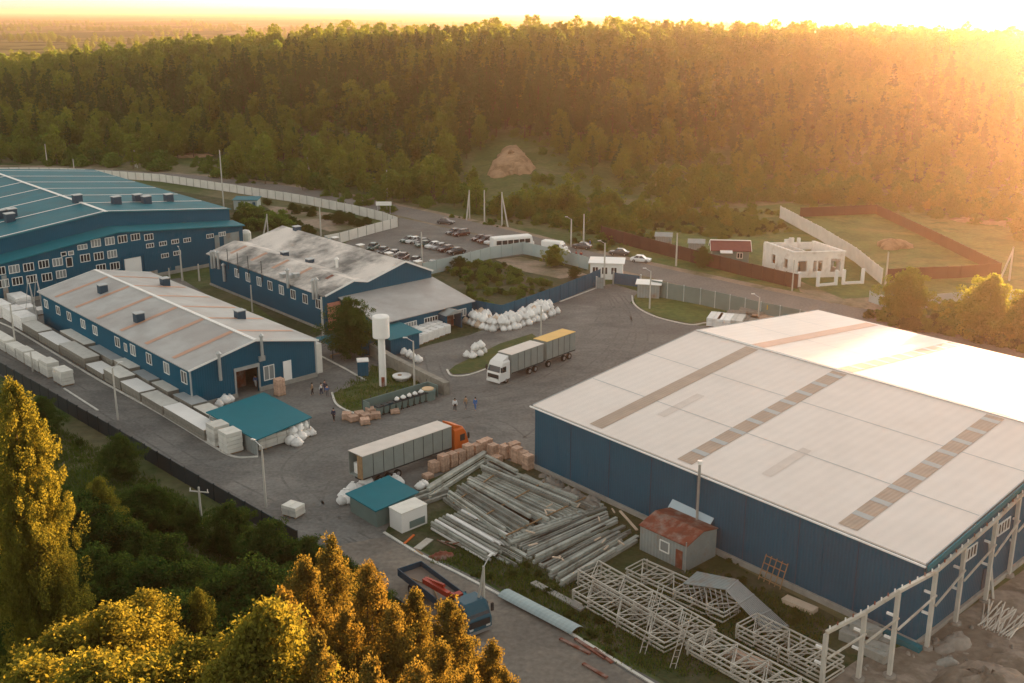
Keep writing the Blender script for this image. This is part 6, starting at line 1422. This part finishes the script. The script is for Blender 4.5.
def cab(root, x0, col, h=3.6, flip=1, defl=True):
    """lorry cab whose front face is at x0 and that reaches back along +x"""
    g = MB(); loft(g, [[(x0 + dx, -1.22, zb), (x0 + dx, 1.22, zb), (x0 + dx, 1.22, zt - .2), (x0 + dx, 1.0, zt), (x0 + dx, -1.0, zt), (x0 + dx, -1.22, zt - .2)] for dx, zb, zt in ((0, .5, 1.6), (.08, .45, 1.75), (.42, .45, h - .5), (.75, .45, h), (2.2, .6, h))]); c = g.build('cab', col, root, bevel=.05)
    g = MB(); g.prism([(x0 + .10, -1.08, 1.82), (x0 + .10, 1.08, 1.82), (x0 + .385, 1.02, h - .7), (x0 + .385, -1.02, h - .7)], (-.03, 0, .01)); g.build('windscreen', M['glass'], c)
    for s_ in (-1, 1):
        g = MB(); y = s_ * 1.22; g.box(x0 + .6, x0 + 1.35, min(y, y + s_ * .02), max(y, y + s_ * .02), 1.75, 2.55); g.build('side_window', M['glass'], c)
        g = MB(); g.box(x0 - .03, x0 + .05, s_ * .85 - .2, s_ * .85 + .2, .75, .98); g.build('headlight', M['lamp'], c)
        g = MB(); g.box(x0 + .1, x0 + .25, s_ * 1.3 - .02 if s_ > 0 else -1.5, 1.5 if s_ > 0 else -1.28, 1.9, 2.6); g.build('mirror', M['chassis'], c)
    g = MB(); g.box(x0 - .05, x0 + .0, -1.0, 1.0, .95, 1.5); g.build('grille', M['chassis'], c)
    g = MB(); g.box(x0 - .08, x0 + .1, -1.2, 1.2, .35, .62); g.build('bumper', M['rim'] if not defl else col, c)
    if defl: g = MB(); g.prism([(x0 + .8, -1.0, h + .01), (x0 + 2.1, -1.0, h + .01), (x0 + 2.1, -1.0, h + .55)], (0, 2.0, 0)); g.build('roof_deflector', col, c)
def boxbody(root, x0, x1, z0, z1, side, roofm, name='trailer_body', wheels=(), open_rear=False):
    h = 1.25
    g = MB(); t_ = .05
    if open_rear:
        g.box(x0, x1, -h, -h + t_, z0, z1); g.box(x0, x1, h - t_, h, z0, z1); g.box(x0, x1, -h + t_, h - t_, z0, z0 + .12); g.box(x0, x0 + t_, -h + t_, h - t_, z0 + .12, z1)
    else: g.box(x0, x1, -h, h, z0, z1)
    b = g.build(name, side, root)
    g = MB(); g.box(x0 - .03, x1 + .03, -h - .03, h + .03, z1 + .002, z1 + .07); g.build('roof_sheet', roofm, b)
    g = MB(); g.box(x0 + .02, x1 - .02, -h - .03, -h - .002, z0 - .02, z0 + .14); g.box(x0 + .02, x1 - .02, h + .002, h + .03, z0 - .02, z0 + .14); g.build('side_rail', M['chassis'], b)
    n = int((x1 - x0) / 1.3)
    for k in range(1, n):
        x = x0 + (x1 - x0) * k / n
        for s_ in (-1, 1): g = MB(); g.box(x - .03, x + .03, min(s_ * (h + .001), s_ * (h + .02)), max(s_ * (h + .001), s_ * (h + .02)), z0 + .15, z1 - .05); g.build('curtain_strap', M['chassis'], b)
    g = MB(); g.box(x0 + .2, x1 - .2, -.45, .45, z0 - .35, z0 - .03); g.build('chassis', M['chassis'], root)
    for x in wheels:
        for s_ in (-1, 1): wheel(root, x, s_ * 1.05, .48, .32)
# orange lorry with semi trailer (faces upper right); local x points backwards from the nose
p0 = W(469, 452); p1 = W(363, 491); d = p1 - p0; ang = math.atan2(d.y, d.x); LT = d.length; print('orange', LT)
ol = thing('articulated_lorry', 'orange lorry with a long grey curtain sided trailer, its rear doors open', 'lorry', p0 + Vector((math.cos(ang - math.pi / 2), math.sin(ang - math.pi / 2), 0)) * 1.25, ang)
cab(ol, 0, M['orange'], 3.4); boxbody(ol, 2.7, LT - .1, 1.25, 3.95, M['tarpgrey'], M['tarproof'], 'trailer_body', (1.3, 4.2, LT - 5, LT - 3.7, LT - 2.4), True)
g = MB(); g.box(LT - .08, LT - .03, .35, 1.25, 1.25, 3.9); g.build('rear_door', M['wood'], ol)
g = MB(); g.box(LT - 1.6, LT - .5, -.9, .2, 1.38, 2.6); g.build('load', M['bag'], ol)
# white lorry with two bodies (faces lower left)
p0 = W(500, 386); p1 = W(575, 357.5); d = p1 - p0; ang = math.atan2(d.y, d.x); LT = d.length; print('white', LT)
wt2 = thing('lorry_with_trailer', 'white lorry with grey sided box body and yellow roofed trailer crossing the yard', 'lorry', p0 + Vector((math.cos(ang + math.pi / 2), math.sin(ang + math.pi / 2), 0)) * 1.25, ang)
cab(wt2, 0, M['white'], 3.3); boxbody(wt2, 2.5, 2.4 + (LT - 2.4) * .5 - .2, 1.15, 3.9, M['tarpgrey'], M['tarproof'], 'box_body', (1.4, 6.6, 7.9)); boxbody(wt2, 2.4 + (LT - 2.4) * .5 + .6, LT, 1.15, 4.0, M['tarpgrey'], M['tarpyellow'], 'trailer_body', (LT - 6.3, LT - 2.6, LT - 1.3))
g = MB(); g.bar((10.5, 0, .7), (12.5, 0, .7), .15); g.build('drawbar', M['chassis'], wt2)
# blue flatbed with red crane on the yard road (nose to the lower right)
p0 = W(468, 641); p1 = W(399, 586); d = p1 - p0; ang = math.atan2(d.y, d.x); LT = d.length; print('flatbed', LT)
fb = thing('crane_lorry', 'blue flatbed lorry with a folded red loading crane on the yard road', 'lorry', p0 + Vector((math.cos(ang + math.pi / 2), math.sin(ang + math.pi / 2), 0)) * -1.2, ang)
cab(fb, 0, mat('truck_blue', (.012, .08, .12), .4), 2.9, defl=False)
g = MB(); g.box(4.0, LT, -1.2, 1.2, 1.1, 1.22); bd = g.build('load_bed', mat('bed_planks', (.20, .16, .13), .9, var=.2), fb)
for nm, b_ in (('side_board', (4.0, LT, -1.27, -1.2, 1.05, 1.75)), ('side_board', (4.0, LT, 1.2, 1.27, 1.05, 1.75)), ('tail_board', (LT + .001, LT + .07, -1.27, 1.27, 1.05, 1.75)), ('head_board', (3.93, 3.999, -1.27, 1.27, 1.05, 2.0))): g = MB(); g.box(*b_); g.build(nm, M['darkblue'], bd)
g = MB(); g.box(.8, LT - .2, -.4, .4, .7, 1.05); g.build('chassis', M['chassis'], fb)
for x in (1.3, LT - 3.3, LT - 2.0):
    for s_ in (-1, 1): wheel(fb, x, s_ * 1.02, .48, .3)
cr = MB(); cr.bar((3.2, 0, 1.0), (3.2, 0, 2.6), .6); ca = cr.build('crane_base', M['red'], fb)
g = MB(); g.bar((3.2, .4, 2.5), (3.6, .9, 2.7), .3); g.bar((3.4, .8, 2.6), (7.2, .95, 2.3), .4, .45); g.build('main_boom', M['red'], ca); g = MB(); g.bar((7.4, .7, 2.35), (4.4, .65, 2.95), .22, .25); g.build('outer_boom', M['red'], ca)
g = MB(); g.bar((4.0, -1.0, 1.3), (LT - 1, .9, 1.3), .08); g.bar((4.6, 1.0, 1.3), (LT - 2, -.7, 1.3), .08); g.build('lashing_strap', M['wood'], bd)
g = MB(); g.box(2.6, 3.9, -1.1, .1, 1.1, 2.0); g.build('tool_box', M['tealp'], fb)

# ------------------------------------------------------------------ people
def skinned(name, joints, edges, radii, m, parent, sub=1):
    me = bpy.data.meshes.new(name); me.from_pydata(joints, edges, []); me.materials.append(m)
    o = bpy.data.objects.new(name, me); C.objects.link(o)
    if parent: o.parent = parent; KIDS.setdefault(parent.name, []).append(o)
    sk = o.modifiers.new('skin', 'SKIN'); lay = me.skin_vertices[0].data
    for i, r in enumerate(radii): lay[i].radius = (r, r) if not isinstance(r, tuple) else r; lay[i].use_root = (i == 0)
    sm_ = o.modifiers.new('sub', 'SUBSURF'); sm_.levels = sub; sm_.render_levels = sub; sk.use_smooth_shade = True
    return o
def person(px, py, ang, jacket, trousers, label, step=.18, arms=(.15, .2), h=1.74, z=0.0):
    t = thing('person', label, 'person', W(px, py) + Vector((0, 0, z)), R(ang)); s = h / 1.74; a0, a1 = arms
    J = [(0, 0, .95), (0, 0, 1.15), (0, 0, 1.38), (.01, 0, 1.50), (.03, 0, 1.60), (.03, 0, 1.72),
         (0, .2, 1.40), (a0 * .5, .26, 1.12), (a0 + .05, .24, .88), (a0 + .08, .24, .78), (0, -.2, 1.40), (a1 * .4 - .02, -.26, 1.12), (a1 + .0, -.22, .90), (a1 + .04, -.21, .80),
         (0, .1, .90), (step * .6, .11, .50), (step * .8, .11, .09), (step + .12, .12, .04), (0, -.1, .90), (-step * .3, -.11, .50), (-step, -.11, .10), (-step + .15, -.12, .04)]
    J = [tuple(c * s for c in p) for p in J]
    E_ = [(0, 1), (1, 2), (2, 3), (3, 4), (4, 5), (2, 6), (6, 7), (7, 8), (8, 9), (2, 10), (10, 11), (11, 12), (12, 13), (0, 14), (14, 15), (15, 16), (16, 17), (0, 18), (18, 19), (19, 20), (20, 21)]
    Rd = [.13, .12, .13, .055, .095, .075, .06, .045, .035, .04, .06, .045, .035, .04, .085, .06, .04, .04, .085, .06, .04, .04]
    skinned('body', J, E_, Rd, M['skin'], t)
    jm = mat('cloth_' + jacket[0], jacket[1], .9); tm = mat('cloth_' + trousers[0], trousers[1], .9)
    skinned('jacket', [J[i] for i in (0, 1, 2, 6, 7, 8, 10, 11, 12)], [(0, 1), (1, 2), (2, 3), (3, 4), (4, 5), (2, 6), (6, 7), (7, 8)], [.17, .155, .165, .09, .07, .055, .09, .07, .055], jm, t)
    skinned('trousers', [J[i] for i in (0, 14, 15, 16, 18, 19, 20)], [(0, 1), (1, 2), (2, 3), (0, 4), (4, 5), (5, 6)], [.155, .115, .08, .06, .115, .08, .06], tm, t)
    g = MB(); g.lathe([(.03, 1.80 * s), (.085, 1.77 * s), (.112, 1.70 * s), (.105, 1.63 * s)][::-1], (.01 * s, 0, 0), 10); g.build('hair', M['hair'], t, smooth=True)
    return t
K_ = {'black': ('black', (.02, .02, .025)), 'navy': ('navy', (.02, .035, .08)), 'blue': ('blue', (.04, .14, .35)), 'red': ('red', (.35, .03, .03)), 'white': ('white', (.7, .7, .7)), 'tan': ('tan', (.3, .2, .12)), 'grey': ('grey', (.12, .12, .13))}
person(312.5, 395, 200, K_['tan'], K_['black'], 'person in a tan jacket standing before the workshop, left of the group')
person(321.5, 395, 170, K_['white'], K_['navy'], 'person in a white top in the middle of the group before the workshop')
person(325, 392, 60, K_['navy'], K_['navy'], 'person in dark overalls at the back of the group before the workshop')
person(327.5, 397, 100, K_['blue'], K_['grey'], 'person in a blue jacket at the right of the group before the workshop')
person(334, 421, 250, K_['navy'], K_['black'], 'lone person in dark clothes walking beside the paver pallets')
person(455, 411, 280, K_['white'], K_['black'], 'person in a white top crossing the yard, leftmost of three')
person(466, 409, 230, K_['tan'], K_['grey'], 'person in a tan top crossing the yard, in the middle of three')
person(475.5, 410, 240, K_['blue'], K_['blue'], 'person in blue clothes crossing the yard, rightmost of three')
person(576, 258, 0, K_['red'], K_['black'], 'person in red near the white vans, left one of two'); person(581, 259, 90, K_['red'], K_['navy'], 'person in red near the white vans, right one of two')
person(590, 247, 180, K_['blue'], K_['blue'], 'person in blue standing beside the dark car on the verge')
person(256, 387, 260, K_['blue'], K_['white'], 'person in blue inside the workshop gateway')

# ------------------------------------------------------------------ foreground and single trees
def top_at(tx, ty, Yd):
    u = (tx - 512) / F_PX; v = (341.5 - ty) / F_PX; c, s = math.cos(PITCH), math.sin(PITCH)
    d = (u, c + v * s, -s + v * c); t = Yd / d[1]; return Vector((d[0] * t, Yd, 0)), CAM_H + d[2] * t
FG = {}
def fgkind(key, *a, **k): FG[key] = [make_tree(*a, **k), [False], a[4]]
fgkind('poplar', 'poplar_tree', 'x', 'tree', 'poplar', 26, 4.3, 1200, 170, .085, M['leafpoplar'], M['bark'], 51, base=.04, clr=.62, flat=1.7, lump=.14, shell=.25)
fgkind('gold1', 'pine_tree', 'x', 'tree', 'gold', 13, 3.5, 620, 110, .056, M['leafgold'], M['barkpine'], 52, base=.2, clr=.38, flat=1.6, lump=.22, shell=.25, upb=-1.5)
fgkind('gold2', 'pine_tree', 'x', 'tree', 'gold', 13, 3.0, 540, 110, .056, M['leafgold'], M['barkpine'], 53, base=.2, clr=.36, flat=1.8, lump=.25, shell=.2, upb=-1.5)
fgkind('gold3', 'pine_tree', 'x', 'tree', 'gold', 13, 3.9, 680, 110, .056, M['leafgold'], M['barkpine'], 54, base=.2, clr=.40, flat=1.5, lump=.28, shell=.25, upb=-1.5)
fgkind('yel', 'broadleaf_tree', 'x', 'tree', 'birch', 12, 2.7, 620, 130, .068, M['leafpoplar'], M['bark'], 55, base=.1, clr=.50, flat=.9, lump=.38, shell=.3)
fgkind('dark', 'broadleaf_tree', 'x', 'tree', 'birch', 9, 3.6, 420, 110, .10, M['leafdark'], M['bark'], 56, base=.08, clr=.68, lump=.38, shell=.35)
fgkind('green', 'broadleaf_tree', 'x', 'tree', 'birch', 9, 3.8, 380, 90, .13, M['leafbirch'], M['bark'], 57, base=.10, clr=.70, lump=.40, shell=.35)
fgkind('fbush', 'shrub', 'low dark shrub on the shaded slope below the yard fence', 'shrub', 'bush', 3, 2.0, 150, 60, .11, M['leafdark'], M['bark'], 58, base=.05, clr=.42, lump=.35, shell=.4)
def fg(key, tx, ty, Yd, label, group=None, wid=1.0):
    p, h = top_at(tx, ty, Yd); s = max(.25, h / FG[key][2]); o = place(FG[key][0][0], FG[key][1], p, rng.uniform(0, 6.28), label, group, (s * wid, s * wid, s)); return o
fg('poplar', 10, 372, 70, 'tall golden lit poplar towering over the shaded slope', wid=.74)
G1 = 'golden pines along the bottom'
for i, (k, tx, ty, Yd, w_) in enumerate([('gold1', 330, 535, 64, 1.1), ('gold2', 303, 556, 60, 1.1), ('gold3', 368, 562, 60, 1.05), ('gold2', 414, 588, 60, 1.15), ('gold1', 450, 597, 58, 1.2), ('gold3', 392, 604, 55, 1.0), ('gold1', 345, 606, 54, 1.0), ('gold2', 492, 640, 58, 1.1),
        ('gold3', 440, 640, 53, 1.05), ('gold1', 505, 668, 55, 1.0), ('gold2', 318, 628, 49, 1.0), ('gold3', 283, 588, 57, 1.0), ('gold2', 372, 655, 47, 1.0), ('gold1', 470, 668, 50, 1.0), ('gold3', 415, 660, 47, 1.0)]):
    fg(k, tx, ty, Yd, ['highest golden pine of the group beside the yard road', 'golden pine just left of the highest one', 'golden pine just right of the highest one', 'golden pine in front of the flatbed lorry bed', 'golden pine in front of the blue lorry cab', 'golden pine between the two lorry side pines and the highest', 'lower golden pine right below the highest one', 'golden pine at the right end of the pine group by the yard road',
        'golden pine below the blue lorry', 'small outermost golden pine of the group next to the road fence', 'low golden pine nearest the slender yellow tree', 'golden pine at the left flank of the pine group', 'nearest golden pine of the group, below the highest one', 'near golden pine between the outermost one and the group', 'near golden pine in front of the pine below the blue lorry'][i], G1, w_ * 1.0)
for i, (k, tx, ty, Yd, w_, l) in enumerate([('yel', 272, 598, 50, .9, 'bright yellow slender tree left of the golden pines'), ('yel', 248, 615, 50, .8, 'bright yellow tree in front at the left of the slender one'), ('yel', 192, 640, 52, 1.3, 'broad yellow tree between the slender yellow tree and the poplar'), ('yel', 155, 655, 50, 1.2, 'yellow leafy tree just left of the broad yellow one'),
        ('yel', 110, 605, 58, 1.2, 'yellow green tree beside the poplar foot'), ('yel', 60, 625, 56, 1.3, 'yellow green tree directly under the poplar'), ('yel', 145, 590, 62, 1.0, 'yellow topped tree right of the poplar foot'), ('yel', 198, 588, 66, .55, 'thin pale tree rising alone from dark bushes'), ('yel', 90, 655, 48, 1.3, 'yellow tree in front of the yellow green tree by the poplar'), ('yel', 30, 660, 50, 1.4, 'leafy yellow tree nearest of all, in front of the poplar foot'), ('yel', 225, 660, 48, 1.1, 'yellow tree in front of the bright slender one'),
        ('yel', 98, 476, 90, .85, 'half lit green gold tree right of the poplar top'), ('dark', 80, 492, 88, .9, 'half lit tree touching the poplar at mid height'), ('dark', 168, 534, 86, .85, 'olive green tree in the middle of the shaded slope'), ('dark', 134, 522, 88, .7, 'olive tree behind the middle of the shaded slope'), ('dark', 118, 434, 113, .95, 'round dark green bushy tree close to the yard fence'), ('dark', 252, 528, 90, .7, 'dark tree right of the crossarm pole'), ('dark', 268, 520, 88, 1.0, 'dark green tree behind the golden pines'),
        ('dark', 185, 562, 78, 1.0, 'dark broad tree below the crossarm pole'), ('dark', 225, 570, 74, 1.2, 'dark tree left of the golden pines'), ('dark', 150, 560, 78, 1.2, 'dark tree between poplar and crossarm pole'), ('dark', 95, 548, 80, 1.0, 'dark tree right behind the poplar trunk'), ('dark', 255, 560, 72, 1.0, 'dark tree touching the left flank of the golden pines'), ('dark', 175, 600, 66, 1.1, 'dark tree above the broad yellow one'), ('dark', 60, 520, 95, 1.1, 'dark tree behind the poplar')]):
    fg(k, tx, ty, Yd, l, None, w_)
def lone(key, bx3, by3, ty3, label, wid=1.0):
    p = W(bx3, by3); h = HT(bx3, by3, ty3); s = h / FG[key][2]; return place(FG[key][0][0], FG[key][1], p, rng.uniform(0, 6), label, None, (s * wid, s * wid, s))
lone('dark', 351, 358, 297, 'full green tree between the stained roof building and the water tower', .95)
lone('green', 905, 322, 268, 'big amber lit tree at the roadside, left of two', .95); lone('green', 985, 340, 275, 'big amber lit tree at the roadside, right of two', 1.05); lone('green', 1022, 345, 290, 'amber lit tree partly cut off beyond the big roadside pair', .85)
lone('green', 554, 267, 245, 'small round tree at the end of the scrub patch', 1.1); lone('dark', 460, 270, 256, 'low dark bush in the scrub patch by the fence', 1.3); lone('dark', 702, 268, 246, 'dark leafless looking bush before the dark red fence', .9); lone('dark', 574, 278, 266, 'little bush beside the gatehouse', 1.2)
lone('dark', 340, 224, 210, 'bush on the waste ground along the white fence', 1.6)
# scrub as stuff
sc_ = [(FG['fbush'][0][1], FG['fbush'][0][2]), (FG['dark'][0][1], FG['dark'][0][2]), (FG['green'][0][1], FG['green'][0][2]), SRC[6], SRC[7]]
it_ = []
def inpoly(x, y, P):
    c = False; n = len(P)
    for i in range(n):
        (x0, y0), (x1, y1) = P[i], P[(i + 1) % n]
        if (y0 > y) != (y1 > y) and x < (x1 - x0) * (y - y0) / (y1 - y0) + x0: c = not c
    return c
def fill(poly, n, srcs, s0, s1, seed=1):
    P = [(W(*p).x, W(*p).y) for p in poly]; r_ = random.Random(seed); xs_ = [p[0] for p in P]; ys_ = [p[1] for p in P]; k = 0
    while k < n:
        x, y = r_.uniform(min(xs_), max(xs_)), r_.uniform(min(ys_), max(ys_)); k += 1
        if inpoly(x, y, P) and nz(x, y, .12, seed) > -.55: it_.append((r_.choice(srcs), x, y, hz(x, y) - .1, r_.uniform(0, 6.28), r_.uniform(s0, s1)))
fill([(-60, 400), (0, 402), (110, 460), (200, 515), (325, 590), (450, 680), (450, 900), (-200, 900)], 1500, [0, 0, 0, 1], .2, .7, 1)
fill([(232, 232), (240, 212), (265, 214), (300, 225), (318, 236), (290, 232)], 260, [0, 0, 3], .3, .8, 2)
fill([(250, 200), (330, 214), (380, 226), (350, 228), (300, 215)], 120, [0], .3, .7, 3)
fill([(435, 276), (470, 262), (500, 262), (530, 278), (560, 285), (480, 316), (442, 304)], 420, [0, 3, 4], .12, .42, 4)
fill([(860, 320), (900, 300), (1024, 330), (1060, 360)], 260, [0, 3, 4], .3, .7, 5)
fill([(620, 236), (700, 212), (780, 212), (790, 232), (720, 240), (640, 243)], 900, [0, 3, 4], .12, .42, 6)
fill([(440, 215), (520, 222), (620, 232), (640, 258), (560, 242), (470, 222)], 400, [0, 3, 4], .12, .45, 7)
fbq = fg('fbush', 215, 560, 98, 'low dark shrub at the foot of the crossarm pole')
fill([(470, 575), (540, 560), (600, 620), (640, 660), (620, 668), (560, 622)], 160, [0], .08, .22, 8)
fill([(600, 600), (735, 560), (820, 610), (780, 660), (700, 640)], 160, [0], .08, .2, 9)
scatter('scrub', it_, sc_)
# grass tufts
gt2 = []
r_ = np.random.default_rng(5)
def tuft_mesh():
    pts_ = r_.uniform(-.5, .5, (60, 3)) * np.array([1.6, 1.6, 0]) + np.array([0, 0, .12]); n = 60; v = []; f = []
    for p in pts_: a = r_.uniform(0, 6.28); w_ = .06; h_ = r_.uniform(.15, .5); dx, dy = math.cos(a) * w_, math.sin(a) * w_; lx, ly = r_.uniform(-.15, .15, 2); k = len(v); v += [(p[0] - dx, p[1] - dy, 0), (p[0] + dx, p[1] + dy, 0), (p[0] + lx, p[1] + ly, h_)]; f.append((k, k + 1, k + 2))
    return v, f
v_, f_ = [], []
P1 = [[(W(*p).x, W(*p).y) for p in poly] for poly in ([(-60, 400), (0, 400), (110, 455), (200, 510), (325, 590), (325, 700), (-100, 700)], [(430, 560), (470, 545), (520, 560), (600, 600), (700, 570), (830, 620), (800, 683), (640, 672), (560, 618), (470, 572)], [(333, 394), (348, 411), (376, 417), (425, 384), (372, 366)])]
for P, N_ in zip(P1, (26000, 5200, 700)):
    xs_ = [p[0] for p in P]; ys_ = [p[1] for p in P]
    for _ in range(N_):
        x, y = rng.uniform(min(xs_), max(xs_)), rng.uniform(min(ys_), max(ys_))
        if not inpoly(x, y, P): continue
        for b_ in range(7):
            a = rng.uniform(0, 6.28); px_, py_ = x + rng.gauss(0, .35), y + rng.gauss(0, .35); w_ = .07; h_ = rng.uniform(.12, .5); k = len(v_); lx, ly = rng.uniform(-.15, .15), rng.uniform(-.15, .15)
            v_ += [(px_ - math.cos(a) * w_, py_ - math.sin(a) * w_, .03), (px_ + math.cos(a) * w_, py_ + math.sin(a) * w_, .03), (px_ + lx, py_ + ly, h_)]; f_.append((k, k + 1, k + 2))
me = bpy.data.meshes.new('grass'); me.from_pydata(v_, [], f_); me.materials.append(leafmat('grass_blades', (.035, .075, .018), (.075, .115, .03), .4)); gr = bpy.data.objects.new('grass', me); C.objects.link(gr); tag(gr, kind='stuff')
# remove prototypes that were never placed
for lst in protos.values():
    for tr, used in lst: pass
